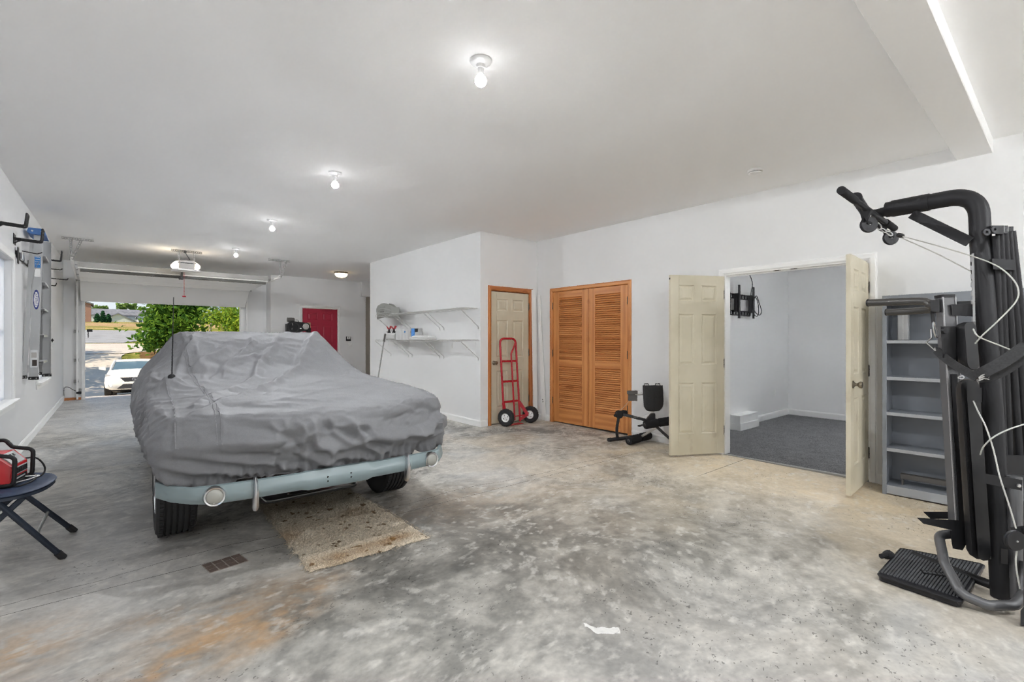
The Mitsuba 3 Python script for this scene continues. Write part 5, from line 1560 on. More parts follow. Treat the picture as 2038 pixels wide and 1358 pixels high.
# ------------------------------------------------------------------ floor things round the car
def rug_fn(p, n, uv):
    x, y = p.x, p.y
    t = fbm(x * 4, y * 4, 1.0, 4)
    c = mix((0.46, 0.39, 0.30), (0.58, 0.515, 0.415), smoothstep(0.3, 0.7, t))
    far_dark = smoothstep(3.3, 3.8, y) * 0.40  # darker towards the far end of the mat
    c = c * (1 - far_dark)
    spots = smoothstep(0.72, 0.80, fbm(x * 26 + 3, y * 22, 4.0, 2)) * smoothstep(0.40, 0.6, noise(x * 3.5, y * 3.5, 2.0) + 0.5 * smoothstep(3.1, 2.75, y))
    c = mix(c, (0.10, 0.055, 0.02), 0.85 * spots)
    rust = gauss(x, y, 1.12, 2.80, 0.16, 0.05) + gauss(x, y, 1.45, 2.83, 0.10, 0.04) + 0.7 * gauss(x, y, 0.95, 3.30, 0.06, 0.1) + 0.8 * gauss(x, y, 1.44, 3.45, 0.08, 0.06)
    c = mix(c, (0.22, 0.115, 0.04), dr.clip(rust * (0.2 + 0.9 * fbm(x * 14, y * 14, 2.0, 3)), 0, 0.8))
    return c * (0.62 + 0.76 * noise(x * 230, y * 230, 0))


flat('m_rug', proc(rug_fn))
r = np.random.default_rng(21)
RUGC = [(0.885, 2.735), (1.64, 2.715), (1.625, 4.10), (0.945, 4.06)]
nx_, ny_ = 90, 150
U, V_ = np.meshgrid(np.linspace(0, 1, nx_), np.linspace(0, 1, ny_))
c00, c10, c11, c01 = [np.array(c) for c in RUGC]
XY = (1 - V_)[..., None] * ((1 - U)[..., None] * c00 + U[..., None] * c10) + V_[..., None] * ((1 - U)[..., None] * c01 + U[..., None] * c11)
edge_ = np.minimum(np.minimum(U, 1 - U) * 0.7, np.minimum(V_, 1 - V_) * 1.35)
wob = (meshkit.fbm(np.stack([XY[..., 0] * 18, XY[..., 1] * 18, 0 * U], -1), 3) - 0.5)
XY = XY + wob[..., None] * 0.03 * (edge_ < 0.012)[..., None]
hgt = 0.011 * np.clip(edge_ / 0.02, 0.15, 1) + 0.006 * r.uniform(0, 1, U.shape) * (edge_ > 0.004) + 0.008 * wob
Z_ = fz(XY[..., 1]) + 0.002 + np.maximum(hgt, 0.001)
Vr = np.concatenate([np.concatenate([XY, Z_[..., None]], -1).reshape(-1, 3)])
i, j = np.meshgrid(np.arange(ny_ - 1), np.arange(nx_ - 1), indexing='ij'); q = i * nx_ + j
Fr = np.concatenate([np.stack([q, q + 1, q + nx_ + 1], -1).reshape(-1, 3), np.stack([q, q + nx_ + 1, q + nx_], -1).reshape(-1, 3)])
rug = put('carpet_mat', trimesh.Trimesh(Vr, Fr, process=False), 'm_rug', None, smooth=False, label='stained beige carpet remnant with frayed edges lying under the car nose', category='carpet')
fr_ = []
for a, b in ((c00, c10), (c10, c11), (c01, c00), (c11, c01)):
    L = np.linalg.norm(b - a); nrm = np.array([(b - a)[1], -(b - a)[0]]) / L
    for k in range(int(L / 0.012)):
        p = a + (b - a) * r.uniform(0, 1)
        d = nrm * r.uniform(0.3, 1.0) + (b - a) / L * r.normal(0, 0.6)
        e = r.uniform(0.012, 0.035) if r.uniform() > 0.03 else 0.06
        z = fz(p[1])
        fr_.append(tube([[p[0], p[1], z + 0.008], [p[0] + d[0] * e * 0.5, p[1] + d[1] * e * 0.5, z + 0.009 + r.uniform(0, 0.006)], [p[0] + d[0] * e, p[1] + d[1] * e, z + 0.003]], 0.0011, 3))
put('fringe', cat(fr_), 'm_rug', rug, smooth=False, kind='stuff')
# drip tray at the far end of the carpet
mat('m_tray', (0.30, 0.30, 0.31), 0.22, metal=0.9)
zt = fz(4.1) + 0.022
tr = thing('drip_tray', 'shallow shiny metal drip tray with a rolled rim under the bumper', 'tray')
sh = rounded(sg.box(0.98, 3.99, 1.70, 4.55), 0.05)
put('pan', moved(prism(sh, 0.003), 0, 0, zt), 'm_tray', tr, smooth=False)
xy_ = np.array(sh.exterior.coords)[:-1]
put('rim', tube(np.column_stack([xy_, np.full(len(xy_), zt + 0.018)]), 0.007, 8, closed=True), 'm_steel', tr)
put('wall', sub(moved(prism(sh, 0.018), 0, 0, zt), moved(prism(sh.buffer(-0.004), 0.03), 0, 0, zt - 0.005)), 'm_tray', tr, smooth=False)
a = np.linspace(0, 2 * PI, 30, endpoint=False)
put('embossed_oval', tube(np.stack([1.28 + 0.11 * np.cos(a), 4.13 + 0.05 * np.sin(a), 0 * a + zt + 0.004], -1), 0.004, 6, closed=True), 'm_steel', tr)
# small rusty waffle stain-plate (a drain grate) in the slab
gr = thing('floor_drain', 'small rusty rectangular floor grate beside the left front wheel', 'floor drain')
mat('m_rust', (0.105, 0.075, 0.062), 0.85)
mat('m_grate', (0.24, 0.215, 0.19), 0.85)
put('frame', rot(box(-0.10, 0.10, -0.075, 0.075, -0.004, 0.0012), 6, (0, 0, 1)), 'm_rust', gr, smooth=False)
gk = gr + '__frame'
scene[gk] = mikit.ply(moved(rot(box(-0.10, 0.10, -0.072, 0.072, -0.002, 0.0012), 8), 0.56, 3.165, fz(3.165) + 0.001), 'm_grate', smooth=False)
for ix in range(4):
    for iy in range(3):
        put('cell', moved(rot(box(-0.097 + ix * 0.0495, -0.097 + ix * 0.0495 + 0.042, -0.069 + iy * 0.047, -0.069 + iy * 0.047 + 0.041, 0.0013, 0.0026), 8), 0.56, 3.165, fz(3.165) + 0.001), 'm_rust', gr, smooth=False)

# ------------------------------------------------------------------ folding chair and the red inverter on it
mat('m_navy_vinyl', proc(lambda p, n, uv: mix((0.012, 0.022, 0.048), (0.022, 0.036, 0.070), fbm(p.x * 25, p.y * 25, p.z * 25, 3))), 0.55, clearcoat=0.1)
mat('m_chair_steel', (0.022, 0.030, 0.045), 0.4, metal=0.3)
ch = thing('folding_chair', 'navy padded folding chair by the left wall, carrying the red inverter', 'chair')
SZ = 0.425
outl = [(-0.18, 4.02), (-0.20, 3.84), (-0.26, 3.72), (-0.36, 3.665), (-0.60, 3.69), (-0.63, 3.80), (-0.63, 4.06), (-0.60, 4.16), (-0.36, 4.19), (-0.25, 4.15)]
sp = sg.Polygon(spline(outl, 6, closed=True)).buffer(0)


def pad(poly, z0, z1, r=0.012):
    parts = []
    lay = [(z0, -r * 0.4), (z0 + (z1 - z0) * 0.35, 0.0), (z0 + (z1 - z0) * 0.7, -r * 0.35), (z1, -r * 1.6)]
    rings = []
    n_ = 96
    for z, o in lay:
        g = poly.buffer(o) if o else poly
        e = g.exterior
        p0 = min(range(len(e.coords) - 1), key=lambda k: abs(math.atan2(e.coords[k][1] - poly.centroid.y, e.coords[k][0] - poly.centroid.x)))
        d0 = e.project(sg.Point(e.coords[p0]))
        rings.append([(*e.interpolate((d0 + e.length * k / n_) % e.length).coords[0], z) for k in range(n_)])
    return skin(rings)


put('seat', pad(sp, SZ - 0.004, SZ + 0.022, 0.02), 'm_navy_vinyl', ch, smooth=50)
put('seat_pan', moved(prism(sp.buffer(-0.008), 0.016), 0, 0, SZ - 0.021), 'm_chair_steel', ch, smooth=False)
oval = np.stack([0.013 * np.cos(np.linspace(0, 2 * PI, 12, endpoint=False)), 0.009 * np.sin(np.linspace(0, 2 * PI, 12, endpoint=False))], -1)
for y0, y1 in ((3.70, 3.83), (4.15, 4.30)):
    foot = np.array([-0.155 if y0 < 4 else -0.12, y1, fz(y1) + 0.02]); topp = np.array([-0.40, y0, SZ - 0.02])
    up_ = foot + (topp - foot) * 2.05
    put('front_leg', tube([foot, topp, [up_[0], y0, up_[2]]], 0.015, 10), 'm_chair_steel', ch)
    put('leg_tip', tube([foot - (topp - foot) * 0.045, foot + (topp - foot) * 0.06], 0.019, 10), 'm_rubber', ch)
    rf_ = np.array([-0.66, y1 - (0.05 if y0 < 4 else 0.05), fz(y1) + 0.02]); rt_ = np.array([-0.30, y0 + (0.02 if y0 < 4 else -0.02), SZ - 0.025])
    put('rear_leg', tube([rf_, rt_], 0.015, 10), 'm_chair_steel', ch)
    put('leg_tip', tube([rf_ - (rt_ - rf_) * 0.04, rf_ + (rt_ - rf_) * 0.05], 0.019, 10), 'm_rubber', ch)
a_, b_ = np.array([-0.155, 3.83, 0.005]) * 0.6 + np.array([-0.40, 3.70, SZ - 0.02]) * 0.4, np.array([-0.12, 4.30, 0.01]) * 0.6 + np.array([-0.40, 4.15, SZ - 0.02]) * 0.4
put('crossbar', tube([a_, b_], 0.008, 10), 'm_steel', ch)
put('backrest', hull([(x + (z - 0.75) * -0.25, y, z) for x in (-0.665, -0.645) for y in (3.72, 4.12) for z in (0.66, 0.83)]), 'm_navy_vinyl', ch, smooth=30)

inv = thing('inverter_generator', 'red and grey portable inverter in a black tube frame on the navy chair', 'generator')
mat('m_red_plastic', (0.42, 0.018, 0.022), 0.35, clearcoat=0.4)
mat('m_grey_plastic', (0.33, 0.33, 0.33), 0.45)
IC = np.array([-0.455, 3.93, SZ + 0.0225]); IA = math.radians(-14)
IM = np.eye(4); IM[:2, :2] = [[math.cos(IA), -math.sin(IA)], [math.sin(IA), math.cos(IA)]]; IM[:3, 3] = IC


def ip(name, m, mt, par=inv, **k):
    return put(name, place(m, IM), mt, par, **k)


# local x towards the room, y along the wall, z up
ip('case', hull([(x, y, z) for x, y, z in ((-0.14, -0.11, 0.012), (0.125, -0.11, 0.012), (0.125, 0.11, 0.012), (-0.14, 0.11, 0.012), (-0.14, -0.11, 0.175), (0.07, -0.11, 0.172), (0.128, -0.10, 0.11), (0.128, 0.10, 0.11), (0.07, 0.11, 0.172), (-0.14, 0.11, 0.175))]), 'm_red_plastic', smooth=25)
M_ = np.eye(4)
nn = np.array([0.062, 0, 0.058]); nn /= np.linalg.norm(nn)
pn = ip('control_panel', hull([(0.0735 + k * nn[0], y * 0.9, 0.1705 + k * nn[2]) for y in (-0.09, 0.09) for k in (-0.004, 0.004)] + [(0.1265 + k * nn[0], y * 0.8, 0.1145 + k * nn[2]) for y in (-0.09, 0.09) for k in (-0.004, 0.004)]), 'm_grey_plastic', smooth=False)
for y in (-0.03, 0.0, 0.03):
    ip('socket', orient(box(-0.009, 0.009, -0.007, 0.007, 0, 0.004, 0.001), (0.092, y, 0.156), nn, (0, 1, 0)), 'm_black', pn, smooth=False)
gp = ip('grille_plate', box(0.1285, 0.133, -0.085, 0.085, 0.055, 0.098, 0.002), 'm_grey_plastic', smooth=False)
for k in range(9):
    ip('vent_slot', box(0.1335, 0.135, -0.078 + k * 0.0185, -0.066 + k * 0.0185, 0.062, 0.092), 'm_black', gp, smooth=False)
ip('vent_band', box(0.1285, 0.132, -0.085, 0.085, 0.022, 0.046, 0.002), 'm_black', smooth=False)
ip('vent_bar', box(0.1325, 0.135, -0.07, 0.055, 0.031, 0.038), 'm_grey_plastic', smooth=False)
for s in (-1, 1):
    ip('side_vent', box(-0.09, 0.06, s * 0.1105, s * 0.1135, 0.03, 0.12, 0.002), 'm_black', smooth=False)
for y in (-0.115, 0.115):
    ip('frame_tube', tube(fillet([(-0.15, y, 0.012), (0.145, y, 0.012), (0.150, y, 0.165), (0.06, y, 0.185), (0.03, y, 0.228), (-0.15, y, 0.232), (-0.15, y, 0.012)], 0.03, 5), 0.0105, 10), 'm_black')
ip('handle_bar', tube([(0.0, -0.115, 0.23), (0.0, 0.115, 0.23)], 0.0105, 10), 'm_black')
for x in (-0.14, 0.13):
    ip('frame_bar', tube([(x, -0.115, 0.0105), (x, 0.115, 0.0105)], 0.0105, 8), 'm_black')
cz = SZ + 0.0285
cable = spline([(-0.33, 4.00, SZ + 0.14), (-0.27, 4.02, SZ + 0.13), (-0.235, 4.03, SZ + 0.07), (-0.245, 4.00, cz), (-0.30, 3.93, cz), (-0.37, 3.85, cz), (-0.32, 3.78, cz), (-0.27, 3.86, cz + 0.006), (-0.27, 3.98, cz + 0.010), (-0.31, 4.0, cz + 0.012), (-0.36, 3.86, cz + 0.012), (-0.42, 3.77, cz), (-0.50, 3.75, cz + 0.02)], 8)
cb = put('cable', tube(cable, 0.0045, 8), 'm_black', inv)
put('clip_bracket', tube(fillet([(-0.31, 3.93, cz + 0.018), (-0.245, 3.955, cz + 0.010), (-0.29, 3.86, cz + 0.012), (-0.36, 3.80, cz + 0.012)], 0.01, 3), 0.004, 6), 'm_steel', inv)

# ------------------------------------------------------------------ air compressor behind the car
co = thing('air_compressor', 'black belt driven air compressor rising behind the roof of the covered car', 'air compressor')
cx, cy = 3.50, 11.65; z0 = fz(cy)
put('tank', moved(lathe([(0, 0.12), (0.16, 0.14), (0.225, 0.22), (0.225, 1.22), (0.16, 1.31), (0, 1.33)], 32), cx + 0.03, cy + 0.12, z0), 'm_black', co, smooth=40)
for k in range(3):
    a = 2 * PI * k / 3 + 0.4
    put('tank_leg', bar((cx + 0.03 + 0.2 * math.cos(a), cy + 0.12 + 0.2 * math.sin(a), z0), (cx + 0.03 + 0.2 * math.cos(a), cy + 0.12 + 0.2 * math.sin(a), z0 + 0.28), 0.05, 0.008), 'm_black', co, smooth=False)
put('deck', box(cx - 0.28, cx + 0.30, cy - 0.08, cy + 0.30, z0 + 1.33, z0 + 1.345), 'm_black', co, smooth=False)
sta = sg.Point(cx - 0.11, 1.555).buffer(0.145).union(sg.Point(cx + 0.175, 1.585).buffer(0.085)).convex_hull
gd = put('belt_guard', xy_to(prism(sta, 0.05), (1, 0, 0), (0, 0, 1), (0, cy - 0.06, 0)), 'm_black', co, smooth=30)
put('guard_ring', orient(lathe([(0.10, 0), (0.128, 0), (0.128, 0.008), (0.10, 0.008)], 32), (cx - 0.11, cy - 0.1105, 1.555), (0, -1, 0)), 'm_rubber', gd)
put('flywheel_slot', cat([box(cx - 0.135, cx - 0.128, cy - 0.116, cy - 0.1105, 1.60, 1.65), box(cx - 0.145, cx - 0.14, cy - 0.116, cy - 0.1105, 1.505, 1.54)]), 'm_steel', gd, smooth=False)
put('motor_cap', orient(lathe([(0, 0), (0.055, 0), (0.06, 0.006), (0.05, 0.012), (0, 0.012)], 24), (cx + 0.16, cy - 0.1105, 1.585), (0, -1, 0)), 'm_opener', gd)
put('guard_ring', orient(lathe([(0.062, 0), (0.07, 0), (0.07, 0.006), (0.062, 0.006)], 24), (cx + 0.16, cy - 0.1105, 1.585), (0, -1, 0)), 'm_steel', gd)
put('badge', box(cx + 0.03, cx + 0.065, cy - 0.113, cy - 0.1105, 1.525, 1.548), 'm_white', gd, smooth=False)
put('pump_body', hull([(x, y, z) for x in (cx - 0.2, cx - 0.02) for y in (cy + 0.0, cy + 0.2) for z in (z0 + 1.346, z0 + 1.58)]), 'm_black', co, smooth=False)
put('air_filter', cat([orient(lathe([(0, 0), (0.046, 0), (0.05, 0.01), (0.05, 0.14), (0.046, 0.15), (0, 0.15)], 20), (cx - 0.20, cy + 0.04, 1.735), (1, 0, 0)), cyl((cx - 0.12, cy + 0.05, 1.63), (cx - 0.12, cy + 0.05, 1.70), 0.03, 12)]), 'm_grey_dark', co)
mat('m_grey_dark', (0.09, 0.085, 0.08), 0.6)
mat('m_copper', (0.55, 0.36, 0.25), 0.3, metal=0.9)
put('discharge_pipe', tube(fillet([(cx - 0.05, cy + 0.05, 1.735), (cx + 0.05, cy + 0.05, 1.735), (cx + 0.05, cy + 0.06, 1.60)], 0.03, 5), 0.008, 8), 'm_galv', co)
put('motor', orient(lathe([(0, 0), (0.085, 0), (0.095, 0.02), (0.095, 0.2), (0.07, 0.23), (0, 0.23)], 24), (cx + 0.17, cy + 0.0, 1.58), (0, 1, 0)), 'm_black', co)
put('pressure_switch', cat([box(cx + 0.22, cx + 0.29, cy - 0.05, cy + 0.03, 1.60, 1.68, 0.01), orient(lathe([(0, 0), (0.03, 0), (0.03, 0.02), (0, 0.024)], 16), (cx + 0.26, cy - 0.05, 1.58), (0, -1, 0))]), 'm_copper', co)
put('switch_body', box(cx + 0.215, cx + 0.30, cy - 0.04, cy + 0.08, 1.36, 1.57, 0.01), 'm_black', co, smooth=False)

# ------------------------------------------------------------------ wire shelves and what lies on them
mat('m_wire', (0.50, 0.50, 0.48), 0.45)
SX0, SX1, SY0, SY1 = 3.915, 4.207, 5.635, 8.43


def wire_shelf(z, label):
    t = thing('wire_shelf', label, 'wire shelf')
    rods = [tube([(x, SY0, z + dz), (x, SY1, z + dz)], 0.0032, 6) for x, dz in ((SX1 - 0.004, 0), ((SX0 + SX1) / 2, -0.006), (SX0, 0), (SX0 - 0.002, -0.026))]
    n = int((SY1 - SY0) / 0.0254)
    for i in range(n + 1):
        y = SY0 + (SY1 - SY0) * i / n
        rods.append(tube([(SX1, y, z + 0.0045), (SX0 - 0.001, y, z + 0.0045), (SX0 - 0.0035, y, z - 0.026)], 0.0016, 4))
    put('wire_deck', cat(rods), 'm_wire', t, smooth=30, kind='stuff')
    for y in (8.40, 7.66 + 0.065, 7.66 - 0.065, 6.635 + 0.06, 6.635 - 0.06, 5.655):
        put('support_pole', cat([tube([(SX0 - 0.001, y, z - 0.028), (XS - 0.006, y, z - 0.262), (XS - 0.004, y, z - 0.290)], 0.0048, 8), box(XS - 0.007, XS - 0.0005, y - 0.008, y + 0.008, z - 0.30, z - 0.262)]), 'm_wire', t)
    for y in np.linspace(SY0 + 0.1, SY1 - 0.1, 9):
        put('wall_clip', box(XS - 0.014, XS - 0.0005, y - 0.01, y + 0.01, z - 0.012, z + 0.012, 0.002), 'm_white', t, smooth=False)
    return t


ZS1, ZS2 = 1.722, 1.266
wire_shelf(ZS1, 'white wire shelf high on the wall, holding the grey folded tarp')
wire_shelf(ZS2, 'lower white wire shelf holding paint cans, paper roll and folded cloth')
put('wire_hook', tube(spline([(SX0 - 0.006, 5.86, ZS2 - 0.005), (SX0 - 0.012, 5.86, ZS2 - 0.06), (SX0 - 0.008, 5.86, ZS2 - 0.115), (SX0 - 0.008, 5.885, ZS2 - 0.10), (SX0 - 0.008, 5.875, ZS2 - 0.06)], 6), 0.002, 6), 'm_wire', None, label='small bent wire hook hanging from the right end of the lower wire shelf', category='hook')
put('wire_hook', tube(spline([(SX0 - 0.006, 7.88, ZS2 - 0.005), (SX0 - 0.012, 7.88, ZS2 - 0.05), (SX0 - 0.008, 7.88, ZS2 - 0.09), (SX0 - 0.008, 7.90, ZS2 - 0.07)], 6), 0.002, 6), 'm_wire', None, label='thin wire hook under the left part of the lower wire shelf, right of the pole', category='hook')


def fold_sheet(c, sx, sy, sz, seed, crease=3):
    """A crumpled folded cloth lump: a flattened icosphere with ridged creases, flat underneath."""
    m = trimesh.creation.icosphere(4)
    v = m.vertices.copy()
    sg_ = np.sign(v) * np.abs(v) ** 0.6
    k = np.stack([sg_[:, 0] * sx, sg_[:, 1] * sy, sg_[:, 2] * sz], -1)
    nz = 2 * meshkit.noise(np.stack([v[:, 0] * crease + seed, v[:, 1] * crease * 0.7, v[:, 2] * crease * 1.6], -1)) - 1
    n2 = 2 * meshkit.noise(np.stack([v[:, 0] * 6 + seed, v[:, 1] * 4, v[:, 2] * 9], -1)) - 1
    k += v * ((0.5 - np.abs(nz)) * 0.35 * sz + 0.2 * sz * (0.5 - np.abs(n2)))[:, None]
    k[:, 2] = np.maximum(k[:, 2], -sz * 0.55) + sz * 0.55
    return trimesh.Trimesh(k + c, m.faces, process=False)


mat('m_tarp', (0.22, 0.22, 0.205), 0.75)
mat('m_cloth', (0.60, 0.60, 0.59), 0.85)
tp_ = put('folded_tarp', fold_sheet((4.055, 8.16, ZS1 + 0.008), 0.13, 0.27, 0.07, 3), 'm_tarp', None, smooth=25, label='crumpled grey tarp folded on the left end of the upper wire shelf', category='tarp')
fl = []
for k in range(4):
    y0 = 8.10 - 0.1 * k * 0.3
    fl.append(sweep(spline([(3.93, 8.40 - 0.02 * k, ZS1 + 0.025 + 0.028 * k), (3.96, 8.15, ZS1 + 0.055 + 0.030 * k), (3.98, 7.85, ZS1 + 0.03 + 0.012 * k), (4.0, 7.68, ZS1 + 0.014)], 5), rect(0.20 - 0.02 * k, 0.007), up=(0, 0, 1)))
put('fold', cat([rot(m_, 0) for m_ in fl]), 'm_tarp', tp_, smooth=25)
put('flap', hull([(4.02, 8.20, ZS1 + 0.10), (4.10, 8.20, ZS1 + 0.10), (3.99, 8.02, ZS1 + 0.205), (4.0, 7.72, ZS1 + 0.03), (4.08, 7.72, ZS1 + 0.03), (4.06, 8.0, ZS1 + 0.19)]), 'm_tarp', tp_, smooth=False)
put('tarp_tail', tube([(3.95, 8.30, ZS1 + 0.155), (3.97, 8.12, ZS1 + 0.135)], 0.02, 8), 'm_tarp', tp_)


def paint_can(y, x, label, body, h=0.19, r_=0.083, mark=None):
    t = thing('paint_can', label, 'paint can', None)
    z = ZS2 + 0.0065
    put('can', moved(lathe([(0, 0), (r_, 0), (r_, h - 0.006), (r_ * 1.02, h), (r_ * 0.97, h), (r_ * 0.9, h - 0.008), (0, h - 0.008)], 32), x, y, z), body, t, smooth=40)
    put('lid', moved(lathe([(0, h - 0.0075), (r_ * 0.88, h - 0.0075), (r_ * 0.88, h - 0.003), (r_ * 0.8, h - 0.004), (0, h - 0.004)], 32), x, y, z), 'm_steel', t, smooth=40)
    a_ = np.linspace(-0.5 * PI - 1.2, -0.5 * PI + 1.2, 14)
    put('bail', moved(tube(np.stack([0 * a_ - r_ - 0.003, 0.9 * r_ * np.cos(a_ + 0.0), h * 0.72 + 0.10 * np.sin(a_) * 0.6], -1), 0.0014, 5), x, y, z), 'm_steel', t)
    for da, z0_, z1_, w_, mt in mark or ():
        a1 = np.linspace(da - w_, da + w_, 10)
        pts = [((r_ + 0.0008) * math.cos(q), (r_ + 0.0008) * math.sin(q)) for q in a1]
        Vv = np.array([(px_, py_, zz) for zz in (z0_, z1_) for px_, py_ in pts])
        Ff = [f for k in range(9) for f in ((k, k + 1, 10 + k + 1), (k, 10 + k + 1, 10 + k))]
        put('label_mark', trimesh.Trimesh(moved(trimesh.Trimesh(Vv, Ff, process=False), x, y, z).vertices, Ff, process=False), mt, t, smooth=False)
    return t


mat('m_can_white', (0.62, 0.62, 0.62), 0.35)
mat('m_can_blue', (0.06, 0.22, 0.55), 0.35)
mat('m_can_grey', (0.42, 0.42, 0.42), 0.35)
FACE = math.atan2(-7.5, -4.0)
paint_can(7.70, 4.05, 'white paint can next to the paper roll, leftmost of the three', 'm_can_white', mark=[(FACE + 0.55, 0.11, 0.15, 0.12, 'm_grey_dark')])
paint_can(7.47, 4.05, 'white paint can with a small blue mark, middle of the three', 'm_can_white', mark=[(FACE - 0.5, 0.12, 0.15, 0.14, 'm_blue_label'), (FACE + 0.75, 0.12, 0.15, 0.10, 'm_grey_dark')])
paint_can(7.15, 4.05, 'blue and grey paint can with a black panel, right of the two white ones', 'm_can_grey', r_=0.095, mark=[(FACE - 0.75, 0.004, 0.184, 0.42, 'm_can_blue'), (FACE - 0.05, 0.125, 0.182, 0.27, 'm_black')])
pr_ = put('paper_roll', orient(lathe([(0.022, 0), (0.060, 0), (0.062, 0.004), (0.062, 0.256), (0.060, 0.26), (0.022, 0.26), (0.022, 0)], 28), (4.0, 8.08, ZS2 + 0.0685), (0.15, -1, 0)), 'm_cloth', None, smooth=40, label='white paper towel roll lying on the lower wire shelf', category='paper towel')
put('core', orient(lathe([(0.0195, 0.002), (0.0215, 0.002), (0.0215, 0.258), (0.0195, 0.258), (0.0195, 0.002)], 20), (4.0, 8.08, ZS2 + 0.0685), (0.15, -1, 0)), 'm_cream', pr_)
put('folded_cloth', fold_sheet((4.03, 6.93, ZS2 + 0.007), 0.12, 0.31, 0.038, 9, 2), 'm_cloth', None, smooth=25, label='white folded drop cloth lying in front of the blue paint can', category='cloth')
# red and black clamps standing on the shelf (a pair of bar-clamp heads)
mat('m_red_grip', (0.42, 0.04, 0.05), 0.45)
for i, (y, lab) in enumerate(((8.28, 'black clamp with red jaws standing on the lower shelf, the left one of the pair'), (8.09, 'black clamp with red jaws behind the paper roll, the right one of the pair'))):
    t = thing('bar_clamp', lab, 'clamp')
    x = 4.115; z = ZS2 + 0.0065
    put('body', hull([(x - 0.02, y - 0.045, z + 0.10), (x + 0.02, y - 0.045, z + 0.10), (x - 0.02, y + 0.045, z + 0.10), (x + 0.02, y + 0.045, z + 0.10), (x - 0.018, y - 0.06, z + 0.20), (x + 0.018, y + 0.06, z + 0.20)]), 'm_black', t, smooth=False)
    for s in (-1, 1):
        put('jaw', hull([(x - 0.018, y + s * 0.02, z + 0.195), (x + 0.018, y + s * 0.02, z + 0.195), (x - 0.018, y + s * 0.075, z + 0.255), (x + 0.018, y + s * 0.09, z + 0.245), (x, y + s * 0.06, z + 0.205), (x, y + s * 0.03, z + 0.22)]), 'm_red_grip', t, smooth=False)
    put('leg', cat([bar((x, y + s * 0.02, z + 0.12), (x - 0.02 * s, y + s * 0.055, z), 0.022, 0.012) for s in (-1, 1)]), 'm_black', t, smooth=False)
    put('screw_handle', tube([(x, y - (0.11 if i else -0.11), z + 0.145), (x, y, z + 0.16)], 0.006, 8), 'm_galv', t)
# pole leaning on the shelf
po = thing('broom_pole', 'thin grey pole leaning against the lower wire shelf behind the car', 'pole')
put('pole', tube([(3.45, 7.55, fz(7.55) + 0.01), (3.888, 8.0, 1.30)], 0.011, 10), 'm_galv', po)
put('grip', tube([(3.87, 7.98, 1.24), (3.915, 8.026, 1.375)], 0.0165, 10), 'm_grey_dark', po)
put('tip', tube([(3.445, 7.545, fz(7.55) + 0.002), (3.46, 7.56, fz(7.55) + 0.05)], 0.014, 10), 'm_rubber', po)

# ------------------------------------------------------------------ red hand truck before the cream door
ht = thing('hand_truck', 'red hand truck with black pneumatic tyres leaning at the cream door', 'hand truck')
zf = fz(5.45)
YB_, YT_ = 5.47, 5.575


def hp(x, z):
    """Point of the leaning frame."""
    return np.array([x, YB_ + (YT_ - YB_) * (z - 0.05) / 1.25, z + zf])


XL_, XR2 = 4.555, 4.865
put('frame_tube', tube(fillet([hp(XL_, 0.03), hp(XL_, 1.285), hp(XR2, 1.285), hp(XR2, 0.03)], 0.085, 8), 0.0155, 12), 'm_red', ht)
for z in (0.345, 0.645, 0.945):
    put('cross_bar', bar(hp(XL_, z), hp(XR2, z), 0.012, 0.030), 'm_red', ht, smooth=False)
put('centre_tube', tube(fillet([hp(4.745, 0.06) - [0, 0.018, 0], hp(4.745, 1.06) - [0, 0.018, 0], hp(4.80, 1.14) - [0, 0.016, 0], hp(XR2 - 0.018, 1.21) - [0, 0.006, 0]], 0.05, 6), 0.0135, 10), 'm_red', ht)
put('toe_plate', hull([(x, y, zf + z) for x, y in ((XL_ + 0.03, 5.52), (XR2 + 0.02, 5.52), (XR2 + 0.02, 5.41), (XL_ + 0.03, 5.41)) for z in (0.002, 0.008)]), 'm_red', ht, smooth=False)
put('axle', tube([(4.53, 5.415, 0.128 + zf), (5.05, 5.435, 0.128 + zf)], 0.009, 8), 'm_red', ht)
for x in (XL_, XR2):
    put('axle_bracket', cat([bar(hp(x, 0.33), (x + (0.0 if x < 4.7 else 0.11), 5.42, 0.13 + zf), 0.006, 0.05), bar(hp(x, 0.06), (x + (0.0 if x < 4.7 else 0.11), 5.42, 0.13 + zf), 0.006, 0.04)]), 'm_red', ht, smooth=False)
tw = lathe([(0.065, -0.030), (0.085, -0.038), (0.108, -0.038), (0.121, -0.028), (0.125, -0.012), (0.125, 0.012), (0.121, 0.028), (0.108, 0.038), (0.085, 0.038), (0.065, 0.030), (0.06, 0), (0.065, -0.030)], 36)
kn = cat([rot(moved(cbox((0.125, 0, s * 0.016), (0.007, 0.012, 0.015), 0.001), 0, 0, 0), 360 * (k + 0.5 * (s > 0)) / 24) for k in range(24) for s in (-1, 1)] + [rot(cbox((0.117, 0, s * 0.034), (0.012, 0.012, 0.008), 0.001), 360 * (k + 0.25) / 24) for k in range(24) for s in (-1, 1)])
hubp = lathe([(0, 0.020), (0.014, 0.030), (0.016, 0.034), (0.020, 0.022), (0.05, 0.012), (0.062, 0.026), (0.066, 0.028), (0.066, -0.028), (0.02, -0.03), (0, -0.03)], 28)
